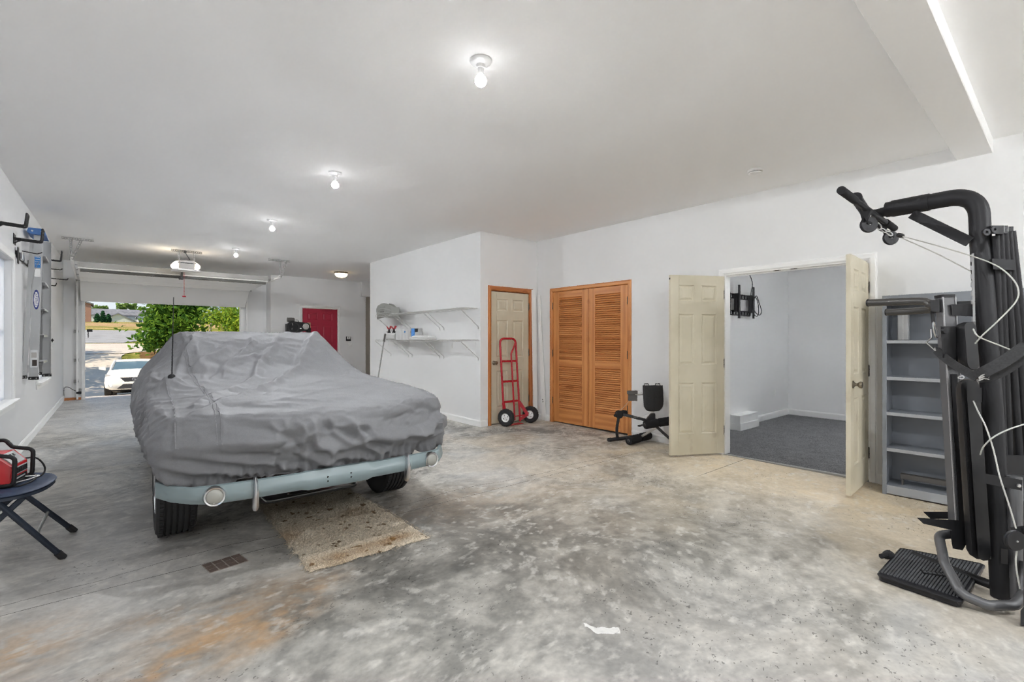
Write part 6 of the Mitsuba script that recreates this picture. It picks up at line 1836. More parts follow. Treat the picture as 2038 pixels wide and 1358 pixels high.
for x, s in ((4.545, -1), (5.03, 1)):
    ax = np.array([-0.80, -0.60, 0.0]) if s < 0 else np.array([-0.80, -0.60, 0.0])
    ax = np.array([-0.93, -0.36, 0])
    w = put('wheel', orient(tw, (x, 5.415, 0.1275 + zf), ax), 'm_tyre', ht, smooth=30)
    put('tread_knobs', orient(kn, (x, 5.415, 0.1275 + zf), ax), 'm_tyre', w, smooth=False, kind='stuff')
    h = put('hub', orient(hubp, (x, 5.415, 0.1275 + zf), ax), 'm_white', w, smooth=35)
    for k in range(4):
        a_ = k * PI / 2 + 0.5
        put('hub_hole', orient(moved(lathe([(0, 0.0185), (0.008, 0.0185), (0.008, 0.0155), (0, 0.0155)], 10), 0.034 * math.cos(a_), 0.034 * math.sin(a_), 0), (x, 5.415, 0.1275 + zf), ax), 'm_black', h)
# leaning white boards
b1 = put('trim_board', hull([(x, y, z) for x, y, z in ((5.225, 5.545, zf + 0.001), (5.31, 5.545, zf + 0.001), (5.31, 5.56, zf + 0.001), (5.225, 5.56, zf + 0.001), (5.215, 5.585, 2.06), (5.295, 5.585, 2.06), (5.295, 5.600, 2.06), (5.215, 5.600, 2.06))]), 'm_trim', None, smooth=False, label='tall white trim board standing in the corner right of the cream door', category='board')
b2 = put('trim_board', hull([(x, y, z) for x, y, z in ((5.318, 5.37, zf + 0.001), (5.335, 5.375, zf + 0.001), (5.335, 5.46, zf + 0.001), (5.318, 5.455, zf + 0.001), (5.334, 5.52, 1.98), (5.348, 5.525, 1.98), (5.348, 5.59, 1.98), (5.334, 5.585, 1.98))]), 'm_trim', None, smooth=False, label='white board with dark nail holes leaning left of the louvred doors', category='board')
for z, yo in ((0.30, 5.42), (0.33, 5.425)):
    put('nail_hole', orient(lathe([(0, 0), (0.012, 0), (0.010, 0.002), (0, 0.002)], 8), (5.3195 + 0.006 * z, yo + 0.07 * z, z), (-1, 0, 0)), 'm_grey_dark', b2)

# ------------------------------------------------------------------ grey steel bookcase on the right wall
def enamel(p, n, uv):
    t = fbm(p.x * 6, p.y * 6, p.z * 6, 3)
    return mix((0.175, 0.190, 0.212), (0.205, 0.220, 0.242), t)


mat('m_shelf_grey', proc(enamel), 0.45)
mat('m_shelf_edge', (0.33, 0.345, 0.365), 0.4)
BX0, BX1, BY0, BY1 = 5.05, 5.345, 0.13, 1.06
zb0 = fz(0.6) + 0.001
bk = thing('bookcase', 'tall grey steel bookcase with six shelves standing against the right wall', 'bookcase')
put('back_panel', box(BX1 - 0.006, BX1, BY0, BY1, zb0 + 0.02, 1.63), 'm_shelf_grey', bk, smooth=False)
for y in (BY0, BY1 - 0.012):
    put('side_panel', box(BX0, BX1 - 0.006, y, y + 0.012, zb0, 1.63, 0.002), 'm_shelf_grey', bk, smooth=False)
for y in (BY0, BY1 - 0.030):
    put('corner_post', box(BX0 - 0.002, BX0 + 0.012, y, y + 0.030, zb0, 1.63, 0.002), 'm_shelf_grey', bk, smooth=False)
put('top_panel', cat([box(BX0, BX1, BY0, BY1, 1.61, 1.632, 0.002), box(BX0 - 0.002, BX0 + 0.008, BY0 + 0.03, BY1 - 0.03, 1.555, 1.63, 0.002)]), 'm_shelf_grey', bk, smooth=False)
for k in range(30):
    put('slot_hole', box(BX0 + 0.04, BX0 + 0.046, BY1 - 0.0135, BY1 - 0.0125, 0.06 + k * 0.05, 0.075 + k * 0.05), 'm_black', bk, smooth=False)
for z in (1.255, 0.948, 0.650, 0.349, 0.035):
    s_ = put('shelf', box(BX0 + 0.012, BX1 - 0.007, BY0 + 0.013, BY1 - 0.013, z - 0.004, z), 'm_shelf_grey', bk, smooth=False)
    put('front_lip', box(BX0 + 0.004, BX0 + 0.0118, BY0 + 0.013, BY1 - 0.013, (z - 0.026) if z > 0.1 else zb0 + 0.012, z + 0.001, 0.001), 'm_shelf_edge', s_, smooth=False)
put('rust_edge', cat([hull([(BX0 - 0.004, y, zb0 + 0.0), (BX0 + 0.006, y + 0.03, zb0), (BX0 - 0.003, y + 0.012, zb0 + 0.008), (BX0 + 0.004, y + 0.02, zb0 + 0.006)]) for y in np.linspace(BY0 + 0.05, BY1 - 0.1, 9)]), 'm_rust', bk, smooth=False, kind='stuff')
t = put('steel_tube', box(5.14, 5.21, 0.905, 0.975, 1.2555, 1.50, 0.006), 'm_grey_plastic', None, smooth=False, label='short grey square steel tube standing on the top open shelf of the bookcase', category='metal tube')
put('corner_seam', box(5.138, 5.1395, 0.935, 0.9375, 1.258, 1.498), 'm_steel', t, smooth=False)
t = thing('metal_bracket', 'long grey metal angle bracket lying on the lowest shelf of the bookcase', 'bracket')
put('bar', box(5.16, 5.175, 0.42, 0.96, 0.085, 0.125, 0.002), 'm_grey_dark', t, smooth=False)
put('flange', box(5.1755, 5.215, 0.42, 0.96, 0.1215, 0.125), 'm_grey_dark', t, smooth=False)
for y in (0.945, 0.43):
    put('foot', box(5.155, 5.20, y - 0.006, y + 0.006, 0.0355, 0.0845, 0.002), 'm_grey_dark', t, smooth=False)

# ------------------------------------------------------------------ television bracket in the carpeted room
tv = thing('tv_bracket', 'black tilting television wall bracket in the carpeted room, with a looped cable', 'tv bracket')
for z in (1.90, 1.66):
    put('wall_bar', cat([box(6.86, 7.52, RY1 - 0.022, RY1 - 0.0005, z + 0.022, z + 0.036, 0.002), box(6.86, 7.52, RY1 - 0.022, RY1 - 0.0005, z - 0.036, z - 0.022, 0.002)] + [box(6.86 + k * 0.094, 6.89 + k * 0.094, RY1 - 0.018, RY1 - 0.0005, z - 0.024, z + 0.024) for k in range(8)]), 'm_black', tv, smooth=False)
put('wall_plate', box(6.80, 6.862, RY1 - 0.03, RY1 - 0.0005, 1.62, 1.945, 0.004), 'm_black', tv, smooth=False)
for i, (x, z0_, z1_) in enumerate(((6.98, 1.575, 2.055), (7.45, 1.585, 2.055))):
    put('mounting_arm', cat([box(x - 0.02, x + 0.02, RY1 - 0.105, RY1 - 0.085, z0_, z1_, 0.004), box(x - 0.02, x - 0.014, RY1 - 0.085, RY1 - 0.03, z0_ + 0.12, z1_ - 0.12), box(x + 0.014, x + 0.02, RY1 - 0.085, RY1 - 0.03, z0_ + 0.12, z1_ - 0.12)]), 'm_black', tv, smooth=False)
    put('tilt_knuckle', hull([(x + a * 0.03, RY1 - 0.03 - b * 0.05, 1.78 + c * 0.11) for a in (-1, 1) for b in (0, 1) for c in (-1, 1)]), 'm_black', tv, smooth=False)
yb = RY1 - 0.115
lp = [(7.37, RY1 - 0.01, 2.44), (7.40, RY1 - 0.03, 2.30), (7.47, RY1 - 0.05, 2.20), (7.44, yb + 0.03, 2.09), (7.33, yb, 1.99), (7.30, yb, 1.88), (7.31, yb, 1.76), (7.40, yb, 1.66), (7.52, yb, 1.62), (7.58, yb, 1.68), (7.53, yb - 0.01, 1.83), (7.44, yb - 0.01, 1.90), (7.36, yb - 0.01, 1.80), (7.42, yb - 0.01, 1.69), (7.58, yb - 0.012, 1.64), (7.66, yb - 0.01, 1.70), (7.57, yb - 0.015, 1.82), (7.46, yb - 0.02, 1.92), (7.40, yb, 1.86)]
put('cable', tube(spline(lp, 6), 0.0055, 8), 'm_black', tv)

# ------------------------------------------------------------------ leg exerciser by the louvred doors
lx = thing('leg_exerciser', 'black leg exercise bench end with foam rollers and an upright pad, beside the louvred doors', 'exercise bench')
mat('m_pad', proc(lambda p, n, uv: mi.Color3f(0.016, 0.016, 0.017) * (0.7 + 0.6 * noise(p.x * 160, p.y * 160, p.z * 160))), 0.7)
mat('m_dark_steel', (0.03, 0.03, 0.032), 0.4, metal=0.2)
fy = fz(3.7)
fa, fb = np.array([4.885, 3.81, fy + 0.024]), np.array([5.30, 3.72, fy + 0.024])
put('foot_tube', tube([fa, fb], 0.0215, 14), 'm_dark_steel', lx)
for p, q in ((fa, fb), (fb, fa)):
    u_ = (p - q) / np.linalg.norm(p - q)
    put('foot_cap', tube([p - u_ * 0.03, p + u_ * 0.012], 0.0245, 14), 'm_rubber', lx)
mid = fa * 0.68 + fb * 0.32
hubp_ = at(1232, 825, 5.97)
put('post', sweep(spline([mid + [0, 0, 0.01], mid * 0.55 + hubp_ * 0.45 + [-0.012, 0.01, 0], hubp_ - [0, 0, 0.02]], 6), rect(0.034, 0.034, 0.006)), 'm_dark_steel', lx)
put('pivot_hub', cat([orient(lathe([(0, -0.03), (0.045, -0.03), (0.05, -0.02), (0.05, 0.02), (0.045, 0.03), (0, 0.03)], 20), hubp_, (-0.5, -0.86, 0)), orient(lathe([(0, -0.028), (0.035, -0.028), (0.038, 0.028), (0, 0.028)], 16), hubp_ + np.array([0.075, -0.02, 0.012]), (-0.5, -0.86, 0)), tube([hubp_ + np.array([-0.065, 0.02, -0.012]), hubp_], 0.016, 10)]), 'm_black', lx)
j1, j2 = at(1240, 825, 5.95), at(1287, 837, 5.92)
put('main_beam', bar(j1, j2, 0.034, 0.034, 0.006), 'm_dark_steel', lx, smooth=False)
gs = [at(1283, 838, 5.90), at(1304, 841, 5.90), at(1303, 823, 5.90), at(1297, 822, 5.90)]
dn = np.array([math.sin(YAW), math.cos(YAW), 0]) * 0.035
put('gusset', hull([p + s * dn for p in gs for s in (-0.6, 0.6)]), 'm_dark_steel', lx, smooth=False)
put('seat_post', tube([at(1299, 828, 5.90), at(1298, 808, 5.90)], 0.016, 10), 'm_steel', lx)
# upright pad: outline in its own plane
pc = [(-20, -24), (-19, -25.5), (19, -25.5), (20, -24), (21.5, 2), (21, 12), (17, 21), (10, 26), (-8, 26), (-15, 21), (-18, 12)]
rv = np.array([math.cos(YAW), -math.sin(YAW), 0]); sc_ = 5.88 / 962
pc3 = at(1299.5, 793, 5.86)
poly = sg.Polygon(spline([(x * sc_, -y * sc_) for x, y in pc], 4, closed=True)).buffer(0)
tilt = np.array([math.sin(YAW), math.cos(YAW), 0])
pm = pad(poly, 0, 0.055, 0.014)
Mp = np.eye(4); Mp[:3, 0], Mp[:3, 1], Mp[:3, 2], Mp[:3, 3] = rv, (0, 0, 1), -tilt, pc3 + tilt * 0.03
if np.linalg.det(Mp[:3, :3]) < 0:
    Mp[:3, 2] *= -1; Mp[:3, 3] = pc3 - tilt * 0.03
pk = put('seat_pad', place(pm, Mp), 'm_pad', lx, smooth=45)
for x in (-12.5, 10):
    c_ = [pc3 + rv * (x + dx) * sc_ + np.array([0, 0, (25 + dz) * sc_]) + tilt * 0.01 for dx, dz in ((-4.5, 0), (-4.5, 3.5), (4.5, 3.5), (4.5, 0))]
    put('pad_hook', tube(c_, 0.006, 6), 'm_black', pk)
put('pad_seam', tube([pc3 + rv * 0.3 * sc_ + np.array([0, 0, 22 * sc_]) - tilt * 0.028, pc3 + rv * 0.5 * sc_ - np.array([0, 0, 20 * sc_]) - tilt * 0.028], 0.0016, 5), 'm_black', pk)
put('pad_arm', tube([at(1264, 785, 5.95), at(1283, 784, 5.93)], 0.013, 10), 'm_steel', lx)
bc = at(1259, 788, 5.97)
put('end_block', cat([hull([bc + rv * a * 0.050 + np.array([0, 0, b * 0.060]) + tilt * c * 0.03 for a in (-1, 1) for b in (-1, 1) for c in (-1, 1)]), hull([bc + rv * (a * 0.062 - 0.012) + np.array([0, 0, 0.045 + b * 0.022]) + tilt * (c * 0.012 - 0.036) for a in (-1, 1) for b in (-1, 1) for c in (-1, 1)])]), 'm_grey_dark', lx, smooth=False)
put('cable', tube(spline([bc - rv * 0.03 - [0, 0, 0.05], bc - rv * 0.13 - [0, 0, 0.16], hubp_ + [0, 0, 0.05]], 6), 0.002, 5), 'm_steel', lx)
put('cable', tube(spline([at(1262, 776, 5.94), at(1272, 778, 5.94), at(1281, 785, 5.94)], 6), 0.002, 5), 'm_steel', lx)
put('cable', tube(spline([hubp_ + [0.03, 0, -0.03], at(1270, 830, 5.9), at(1301, 820, 5.87)], 6), 0.002, 5), 'm_steel', lx)


def roller(p, q, r_=0.052):
    p, q = np.asarray(p, float), np.asarray(q, float); L = np.linalg.norm(q - p)
    k = put('foam_roller', orient(lathe([(0.014, 0), (r_ * 0.9, 0), (r_, 0.012), (r_, L - 0.012), (r_ * 0.9, L), (0.014, L), (0.014, 0)], 26), p, q - p), 'm_foam', lx, smooth=40)
    for o, d_ in ((p, p - q), (q, q - p)):
        put('end_cap', orient(lathe([(0, -0.01), (0.021, -0.01), (0.021, 0.003), (0.012, 0.004), (0, 0.001)], 16), o, d_), 'm_grey_dark', k)


roller(at(1283, 846, 5.78), at(1309, 842, 5.82))
roller(at(1311, 841.5, 5.825), at(1334, 838, 5.83))
roller(at(1251, 878, 5.86) , at(1272, 872, 6.0))
roller(at(1275, 871, 6.02), at(1292, 867, 6.14))
put('cross_rod', tube([at(1270, 848, 5.76), at(1335, 838, 5.83)], 0.012, 8), 'm_dark_steel', lx)
put('roller_rod', tube([at(1249, 879, 5.85), at(1293, 867, 6.15)], 0.012, 8), 'm_dark_steel', lx)
put('lower_beam', bar(at(1272, 872, 6.0), at(1309, 850, 5.86), 0.034, 0.028, 0.005), 'm_steel', lx, smooth=False)
put('rear_leg', bar(at(1306, 849, 5.86), at(1338, 878, 5.80), 0.034, 0.030, 0.005), 'm_dark_steel', lx, smooth=False)
put('white_strap', hull([at(1256, 858, 6.06), at(1260, 857, 6.06), at(1271, 868, 6.03), at(1267, 869, 6.03), at(1257, 862, 6.07)]), 'm_white', lx, smooth=False)

# ------------------------------------------------------------------ folded home gym at the right
gy = thing('home_gym', 'folded black home gym with tall lat tower, rod bundle, cables and ribbed foot plate', 'home gym')
mat('m_gym', (0.011, 0.011, 0.0125), 0.5, spec=0.28)
mat('m_gym_silver', (0.13, 0.13, 0.135), 0.30, metal=0.5)
mat('m_gym_edge', (0.40, 0.40, 0.41), 0.3, metal=0.6)
mat('m_vinyl', (0.011, 0.011, 0.012), 0.42, spec=0.35)
mat('m_cable', (0.50, 0.50, 0.47), 0.35)
zg0 = fz(0.3)
col = [np.array([3.475, 0.235, zg0 + 0.002]), np.array([3.575, 0.285, 0.9]), np.array([3.685, 0.335, 1.80]), np.array([3.705, 0.345, 2.07]), np.array([3.745, 0.765, 2.07])]
put('lat_tower', tube(fillet(col, 0.17, 14), 0.046, 20), 'm_gym', gy, smooth=50)
put('tower_collar', tube([np.array([3.553, 0.274, 0.70]), np.array([3.605, 0.30, 1.165])], 0.0475, 20), 'm_gym', gy)
put('arm_sleeve', tube([np.array([3.725, 0.555, 2.07]), np.array([3.742, 0.735, 2.07])], 0.050, 20), 'm_gym', gy)
for p in ((3.690, 0.60, 2.085), (3.698, 0.70, 2.08)):
    put('bolt', orient(lathe([(0, 0), (0.010, 0), (0.009, 0.005), (0, 0.006)], 10), (p[0] - 0.004, p[1], p[2]), (-1, 0, 0)), 'm_black', gy)
put('arm_tip', tube(fillet([(3.742, 0.73, 2.065), (3.75, 0.83, 2.055), (3.72, 0.86, 2.06), (3.43, 0.845, 2.10)], 0.06, 6), 0.029, 14), 'm_gym', gy)
put('arm_tip_cap', tube([(3.44, 0.8455, 2.0985), (3.415, 0.844, 2.102)], 0.032, 14), 'm_black_gloss', gy)
put('cross_tube', tube([(3.72, 0.845, 2.045), (4.02, 0.84, 2.015)], 0.027, 14), 'm_gym', gy)
b0, b1_ = at(1815, 426, 2.90), at(1930, 482, 2.66)
put('tower_brace', bar(b0, b1_, 0.008, 0.055, up=(1, 0, 0)), 'm_gym', gy, smooth=False)
# pulleys under the cross tube
for i, (x, z) in enumerate(((3.50, 1.945), (4.03, 1.94))):
    pl = put('pulley', orient(lathe([(0, -0.012), (0.044, -0.012), (0.047, -0.006), (0.040, 0), (0.047, 0.006), (0.044, 0.012), (0, 0.012)], 28), (x, 0.80, z), (-0.75, -0.66, 0)), 'm_black_gloss', gy)
    put('axle_bolt', orient(lathe([(0, 0.0125), (0.006, 0.0125), (0.005, 0.016), (0, 0.017)], 10), (x, 0.80, z), (-0.75, -0.66, 0)), 'm_steel', pl)
    put('pulley_hanger', cat([bar((x - 0.015, 0.79, z), (x + (0.02 if i else 0.02), 0.83, 2.05 if i == 0 else 2.0), 0.028, 0.006), bar((x + 0.012, 0.815, z), (x + 0.03, 0.84, 2.05 if i == 0 else 2.0), 0.028, 0.006)]), 'm_gym', gy, smooth=False)
# lat bar lying across the arm tip
lb = thing('lat_bar', 'long black lat pull bar hung across the top of the home gym arm', 'pull bar')
put('bar', tube([(2.985, 0.80, 2.045), (3.55, 0.80, 2.03), (4.12, 0.80, 2.02)], 0.0165, 12), 'm_gym', lb)
put('grip', tube([(2.975, 0.80, 2.0453), (3.22, 0.80, 2.039)], 0.0215, 14), 'm_foam', lb)
put('grip', tube([(3.90, 0.80, 2.0245), (4.13, 0.80, 2.0198)], 0.0215, 14), 'm_foam', lb)
put('eye_ring', tube(np.stack([3.52 + 0.018 * np.cos(np.linspace(0, 2 * PI, 16, endpoint=False)), 0.80 + 0 * np.linspace(0, 1, 16), 1.998 + 0.018 * np.sin(np.linspace(0, 2 * PI, 16, endpoint=False))], -1), 0.004, 6, closed=True), 'm_steel', lb)
put('bar_clip', hull([(3.44, 0.775, 2.02), (3.48, 0.775, 2.02), (3.44, 0.825, 2.02), (3.48, 0.825, 2.02), (3.45, 0.80, 1.96), (3.475, 0.80, 1.96)]), 'm_gym', lb, smooth=False)


def carabiner(p, q, w, name='carabiner', par=gy):
    p, q = np.asarray(p, float), np.asarray(q, float)
    d = (q - p) / np.linalg.norm(q - p); L = np.linalg.norm(q - p)
    s = np.cross(d, np.array([math.sin(YAW), math.cos(YAW), 0])); s /= np.linalg.norm(s)
    a = np.linspace(0, 2 * PI, 24, endpoint=False)
    pts = np.array([(p + q) / 2 + d * (L / 2 * math.cos(t_)) + s * (w * math.sin(t_) * (1 + 0.25 * math.cos(t_))) for t_ in a])
    return put(name, tube(pts, 0.0035, 6, closed=True), 'm_chrome', par)


carabiner(at(1738, 440, 2.93), at(1754, 456, 2.96), 0.014)
carabiner(at(1752, 455, 2.955), at(1764, 462, 2.975), 0.008)
carabiner(at(1763, 461, 2.975), at(1776, 468, 3.0), 0.010)
put('cable_stop', orient(lathe([(0, -0.02), (0.012, -0.018), (0.015, 0), (0.012, 0.018), (0, 0.02)], 14), at(1792, 469, 3.05), (0.6, -0.6, -0.3)), 'm_black', gy)
CB = [[(1793, 470, 3.05), (1850, 485, 2.88), (1935, 510, 2.62), (1985, 530, 2.45), (2016, 556, 2.38), (2027, 580, 2.36), (2020, 603, 2.36), (1985, 640, 2.38), (1955, 668, 2.42), (1941, 684, 2.46)],
      [(1793, 473, 3.05), (1860, 503, 2.88), (1934, 541, 2.68)],
      [(1937, 655, 2.46), (1943, 666, 2.44), (1955, 674, 2.40), (1990, 688, 2.36), (2026, 702, 2.33)],
      [(1937, 798, 2.45), (1947, 820, 2.42), (1962, 850, 2.38), (1977, 895, 2.34), (1990, 950, 2.30), (2008, 1005, 2.28), (2022, 1052, 2.27)],
      [(2024, 1090, 2.27), (2022, 1125, 2.27), (2030, 1172, 2.27)],
      [(1951, 905, 2.42), (1957, 890, 2.38), (1975, 872, 2.34), (2005, 856, 2.32), (2050, 841, 2.32)],
      [(2022, 560, 2.62), (2028, 572, 2.6), (2026, 590, 2.58)]]
for c_ in CB:
    put('cable', tube(spline([at(*p) for p in c_], 8), 0.0034, 8), 'm_cable', gy)
# rod bundle, its top clamp, strap and base box
rods = [((1981, 470), (1997, 908)), ((1990, 464), (2008, 908)), ((1999, 464), (2028, 908)), ((2007, 462), (2046, 908)), ((2013, 461), (2064, 908)), ((1995, 470), (2018, 908)), ((2003, 466), (2038, 908))]
for k, (a, b) in enumerate(rods):
    da = 2.60 + (0.06 if k > 4 else 0.0)
    put('power_rod', tube([at(*a, da), at(*b, da - 0.02)], 0.0178, 12), 'm_gym', gy)
put('rod_cap', cat([hull([at(x, y, d) for x in (1972, 1998) for y in (449, 466) for d in (2.55, 2.63)]), tube([at(1968, 462, 2.52), at(1980, 458, 2.58)], 0.014, 10)]), 'm_gym', gy, smooth=False)
put('rod_cap', hull([at(x, y, d) for x in (1999, 2006) for y in (449, 465) for d in (2.58, 2.66)]), 'm_black_gloss', gy, smooth=False)
put('rod_cap', hull([at(x, y, d) for x in (2007, 2017) for y in (451, 467) for d in (2.60, 2.68)]), 'm_gym', gy, smooth=False)
for x, y in ((1960, 463), (1976, 458)):
    put('cap_bolt', orient(lathe([(0.007, 0), (0.019, 0), (0.019, 0.012), (0.007, 0.012), (0.007, 0)], 16), at(x, y, 2.52), (-0.65, -0.76, 0)), 'm_black_gloss', gy)
put('rod_strap', hull([at(x, y, d) for x, y in ((1974, 515), (2018, 517), (2020, 538), (1977, 536)) for d in (2.555, 2.70)]), 'm_gym', gy, smooth=False)
put('rod_box', hull([at(x, y, d) for x, y in ((1993, 905), (2075, 909), (2075, 948), (1994, 944)) for d in (2.50, 2.66)]), 'm_black_gloss', gy, smooth=False)
put('rod_post', tube([at(2016, 948, 2.46), at(2024, 1192, 2.40)], 0.034, 14), 'm_gym_silver', gy)
put('clamp_plate', hull([at(x, y, d) for x, y in ((1949, 941), (2035, 956), (2034, 977), (1951, 961)) for d in (2.33, 2.36)]), 'm_gym', gy, smooth=False)
put('clamp_bolt', orient(lathe([(0, 0), (0.010, 0), (0.008, 0.006), (0, 0.007)], 10), at(2027, 967, 2.328), (-0.65, -0.76, 0)), 'm_chrome', gy)
put('perforated_strip', cat([bar(at(1936, 505, 2.64), at(1940, 690, 2.56), 0.010, 0.004)] + [bar(at(1933 + k * 0.4, 512 + 17 * k, 2.65), at(1933.3 + k * 0.4, 521 + 17 * k, 2.65), 0.010, 0.006) for k in range(10)]), 'm_gym_edge', gy, smooth=False, kind='stuff')
# folded rail with its seat slide, bench pads
ra, rb_ = at(1880, 592, 2.66), at(1908, 1062, 2.60)
rd = (rb_ - ra) / np.linalg.norm(rb_ - ra)
side_ = rv - rd * np.dot(rv, rd); side_ /= np.linalg.norm(side_)
put('seat_rail', bar(ra, rb_, 0.070, 0.050, 0.006, up=side_), 'm_gym_silver', gy, smooth=False)
for s in (-1, 1):
    o = side_ * s * 0.034 - tilt * 0.0265
    put('rail_edge', bar(ra + o, rb_ + o, 0.006, 0.006, up=side_), 'm_gym_edge', gy, smooth=False)
put('rail_channel', bar(ra + rd * 0.42 - tilt * 0.028, rb_ - tilt * 0.028, 0.034, 0.004, up=side_), 'm_gym', gy, smooth=False)
put('rail_cap', bar(ra - rd * 0.012, ra + rd * 0.004, 0.076, 0.056, 0.006, up=side_), 'm_black', gy, smooth=False)
put('rail_end', hull([at(x, y, d) for x, y in ((1890, 1056), (1922, 1056), (1924, 1082), (1916, 1096), (1896, 1092)) for d in (2.54, 2.64)]), 'm_gym', gy, smooth=False)
put('seat_carriage', hull([at(x, y, d) for x, y in ((1872, 650), (1902, 650), (1904, 716), (1876, 712)) for d in (2.56, 2.60)]), 'm_black', gy, smooth=False)
put('carriage_knob', orient(lathe([(0, 0), (0.018, 0), (0.016, 0.012), (0, 0.014)], 14), at(1879, 658, 2.558), (-0.65, -0.76, 0)), 'm_black_gloss', gy)
for k, (pa, pb, w_, d_) in enumerate((((1917, 642), (1925, 738), 13, 2.56), ((1922, 756), (1946, 1112), 14.5, 2.50))):
    A_, B_ = at(*pa, d_), at(*pb, d_ - 0.03)
    dd_ = (B_ - A_) / np.linalg.norm(B_ - A_); L = np.linalg.norm(B_ - A_)
    pg = rounded(sg.box(-w_ / 962 * d_, 0, w_ / 962 * d_, L), 0.034)
    ss_ = rv - dd_ * np.dot(rv, dd_); ss_ /= np.linalg.norm(ss_)
    pm = pad(pg, -0.038, 0.038, 0.010)
    put('bench_pad', xy_to(pm, ss_, dd_, A_), 'm_vinyl', gy, smooth=45)
    put('pad_board', bar(A_ + ss_ * (w_ + 4) / 962 * d_ + tilt * 0.03, B_ + ss_ * (w_ + 4) / 962 * d_ + tilt * 0.03, 0.012, 0.09, up=ss_), 'm_grey_dark', gy, smooth=False)
put('cross_member', hull([at(x, y, d) for x, y in ((1893, 606), (1937, 606), (1938, 630), (1895, 628)) for d in (2.62, 2.68)]), 'm_gym', gy, smooth=False)
put('tower_bracket', hull([at(x, y, d) for x, y in ((1941, 772), (1954, 772), (1954, 801), (1942, 801)) for d in (2.36, 2.42)]), 'm_gym', gy, smooth=False)
# two curved handle bars at the top of the folded rail
mat('m_handle', (0.085, 0.082, 0.078), 0.25, metal=0.6)
for k, (c_, r_) in enumerate((([(1728, 603, 2.94), (1790, 601, 2.80), (1838, 600, 2.70), (1852, 607, 2.665), (1858, 612, 2.66)], 0.0215), ([(1764, 622, 3.0), (1810, 620, 2.90), (1850, 617, 2.80), (1862, 616, 2.74)], 0.0205))):
    put('handle_bar', tube(spline([at(*p) for p in c_], 6), r_, 16), 'm_handle', gy, smooth=50)
    a_, b_ = at(*c_[0]), at(*c_[1])
    put('handle_end', tube([a_ - (b_ - a_) * 0.02, a_ + (b_ - a_) * 0.03], r_ * 1.06, 16), 'm_black', gy)
put('handle_bracket', hull([at(x, y, d) for x, y in ((1851, 598), (1870, 596), (1870, 622), (1853, 620)) for d in (2.60, 2.72)]), 'm_black', gy, smooth=False)
# hanging grips: strap, rings, sling
put('hang_strap', bar(at(1855, 619, 2.62), at(1858, 642, 2.62), 0.018, 0.004, up=rv), 'm_black', gy, smooth=False)
carabiner(at(1857, 641, 2.62), at(1865, 672, 2.615), 0.008)
put('ring', tube([at(1853, 655, 2.61), at(1854, 673, 2.61), at(1844, 682, 2.605), at(1862, 698, 2.60)], 0.0042, 6), 'm_chrome', gy)
put('ring', tube(spline([at(1862, 698, 2.60), at(1860, 694, 2.60), at(1865, 693, 2.60), at(1869, 697, 2.60)], 4), 0.004, 6), 'm_chrome', gy)


def sling(pts, w, th=0.004):
    P = spline([at(*p) for p in pts], 6)
    return sweep(P, rect(w, th), up=(0, 0, 1))


put('sling_strap', sling([(1863, 697, 2.60), (1880, 712, 2.56), (1905, 730, 2.48), (1945, 752, 2.38)], 0.040, 0.006), 'm_pad', gy, smooth=30)
put('sling_strap', sling([(1946, 748, 2.37), (1965, 738, 2.33), (1995, 722, 2.30), (2045, 688, 2.26)], 0.055, 0.010), 'm_pad', gy, smooth=30)
put('sling_strap', sling([(1948, 756, 2.37), (1975, 752, 2.33), (2005, 738, 2.30), (2048, 708, 2.26)], 0.030, 0.008), 'm_pad', gy, smooth=30)
for k in range(3):
    put('sling_ring', tube(spline([at(1948, 752 + 3 * k, 2.345), at(1958, 746 + 4 * k, 2.335), at(1968, 747 + 4 * k, 2.335)], 5), 0.0032, 6), 'm_chrome', gy)
carabiner(at(1907, 752, 2.50), at(1918, 751, 2.50), 0.008)
# ribbed foot plate
fpz = zg0 + 0.052
FP = [(3.205, 0.69), (3.71, 0.685), (3.80, 0.33), (3.17, 0.36)]

fpoly = rounded(sg.Polygon(FP), 0.02)
plate_ = put('foot_plate', moved(prism(fpoly, 0.034), 0, 0, zg0 + 0.008), 'm_black_gloss', gy, smooth=False)
put('plate_rim', tube(np.column_stack([np.array(fpoly.exterior.coords)[:-1], np.full(len(fpoly.exterior.coords) - 1, zg0 + 0.034)]), 0.0085, 8, closed=True), 'm_black_gloss', plate_)
mat('m_ribs', proc(lambda p, n, uv: mi.Color3f(0.055, 0.057, 0.062) * (0.6 + 0.9 * fbm(p.x * 18, p.y * 18, 0.0, 3))), 0.6)
for k in range(24):
    tt_ = (k + 0.8) / 25
    A_, B_ = np.array(FP[0]) * (1 - tt_) + np.array(FP[3]) * tt_, np.array(FP[1]) * (1 - tt_) + np.array(FP[2]) * tt_
    A_, B_ = A_ + (B_ - A_) * 0.05, B_ - (B_ - A_) * 0.05
    put('rib', bar((*A_, zg0 + 0.0445), (*B_, zg0 + 0.0445), 0.0085, 0.005, up=(0, 1, 0)), 'm_ribs', plate_, smooth=False)
put('name_plate', cat([moved(rot(box(-0.055, 0.055, -0.021, 0.021, 0, 0.003), -62), 3.42, 0.49, zg0 + 0.0475)]), 'm_black', plate_, smooth=False)
npb = moved(rot(cat([box(-0.048 + k * 0.0205, -0.034 + k * 0.0205, -0.012, 0.012, 0.0032, 0.0042) for k in range(5)]), -62), 3.42, 0.49, zg0 + 0.0475)
put('plate_mark', npb, 'm_ribs', plate_, smooth=False, kind='stuff')
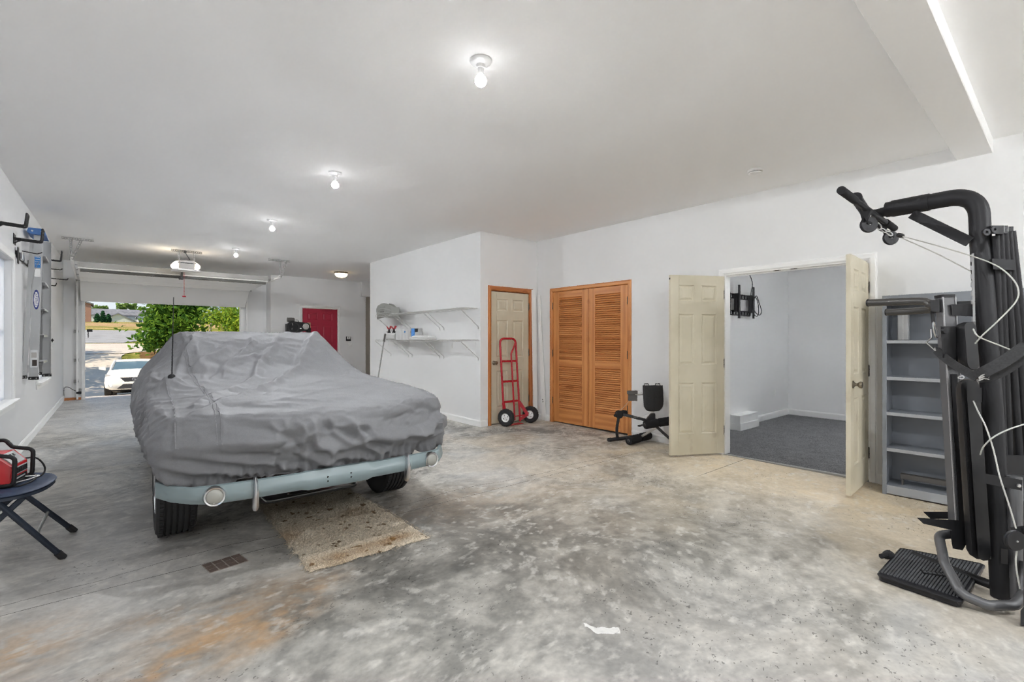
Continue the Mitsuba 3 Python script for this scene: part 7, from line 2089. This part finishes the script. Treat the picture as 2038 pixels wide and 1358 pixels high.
put('plate_knob', cat([orient(lathe([(0, 0), (0.028, 0), (0.030, 0.01), (0.022, 0.028), (0, 0.03)], 18), (3.50, 0.70, zg0 + 0.045), (-0.3, 0.4, 0.85)), tube([(3.43, 0.725, zg0 + 0.058), (3.50, 0.70, zg0 + 0.06)], 0.014, 10)]), 'm_black', gy)
# silver U tube at the foot
put('base_tube', tube(fillet([at(1893, 1063, 2.62), at(1868, 1066, 2.62), at(1880, 1122, 2.50), at(1914, 1184, 2.36), at(1968, 1206, 2.30), at(2020, 1205, 2.30), at(2040, 1180, 2.32), at(2042, 1120, 2.36)], 0.05, 8), 0.023, 16), 'm_gym_silver', gy, smooth=50)
put('base_leg', tube([(3.50, 0.27, zg0 + 0.04), (3.66, 0.62, zg0 + 0.035)], 0.022, 12), 'm_black', gy)
for dd_, c_ in ((2.66, [(1837, 1019), (1892, 1019), (1892, 1033), (1852, 1033)]), (2.54, [(1825, 1031), (1838, 1043), (1923, 1062), (1923, 1037)])):
    put('hook_plate', hull([at(x, y, d) for x, y in c_ for d in (dd_, dd_ + 0.012)]), 'm_gym', gy, smooth=False)
pl = put('pulley', orient(lathe([(0, -0.012), (0.044, -0.012), (0.047, -0.006), (0.040, 0), (0.047, 0.006), (0.044, 0.012), (0, 0.012)], 28), at(2019, 1076, 2.27), (-0.65, -0.76, 0)), 'm_black_gloss', gy)
put('axle_bolt', orient(lathe([(0, 0.0125), (0.005, 0.0125), (0.004, 0.016), (0, 0.017)], 10), at(2019, 1076, 2.27), (-0.65, -0.76, 0)), 'm_steel', pl)
put('pulley_bracket', hull([at(x, y, d) for x, y in ((2010, 1050), (2060, 1044), (2060, 1075), (2030, 1090)) for d in (2.29, 2.31)]), 'm_black', gy, smooth=False)
put('base_bracket', hull([at(x, y, d) for x, y in ((1992, 1092), (2006, 1094), (2006, 1124), (1992, 1122)) for d in (2.36, 2.42)]), 'm_gym', gy, smooth=False)
put('rubber_foot', hull([at(x, y, d) for x, y in ((2031, 1216), (2036, 1209), (2075, 1209), (2075, 1245), (2031, 1245)) for d in (2.195, 2.24)]), 'm_rubber', gy, smooth=False)
put('front_upright', tube([at(2050, 1000, 2.30), at(2050, 1212, 2.22)], 0.022, 12), 'm_gym_silver', gy)
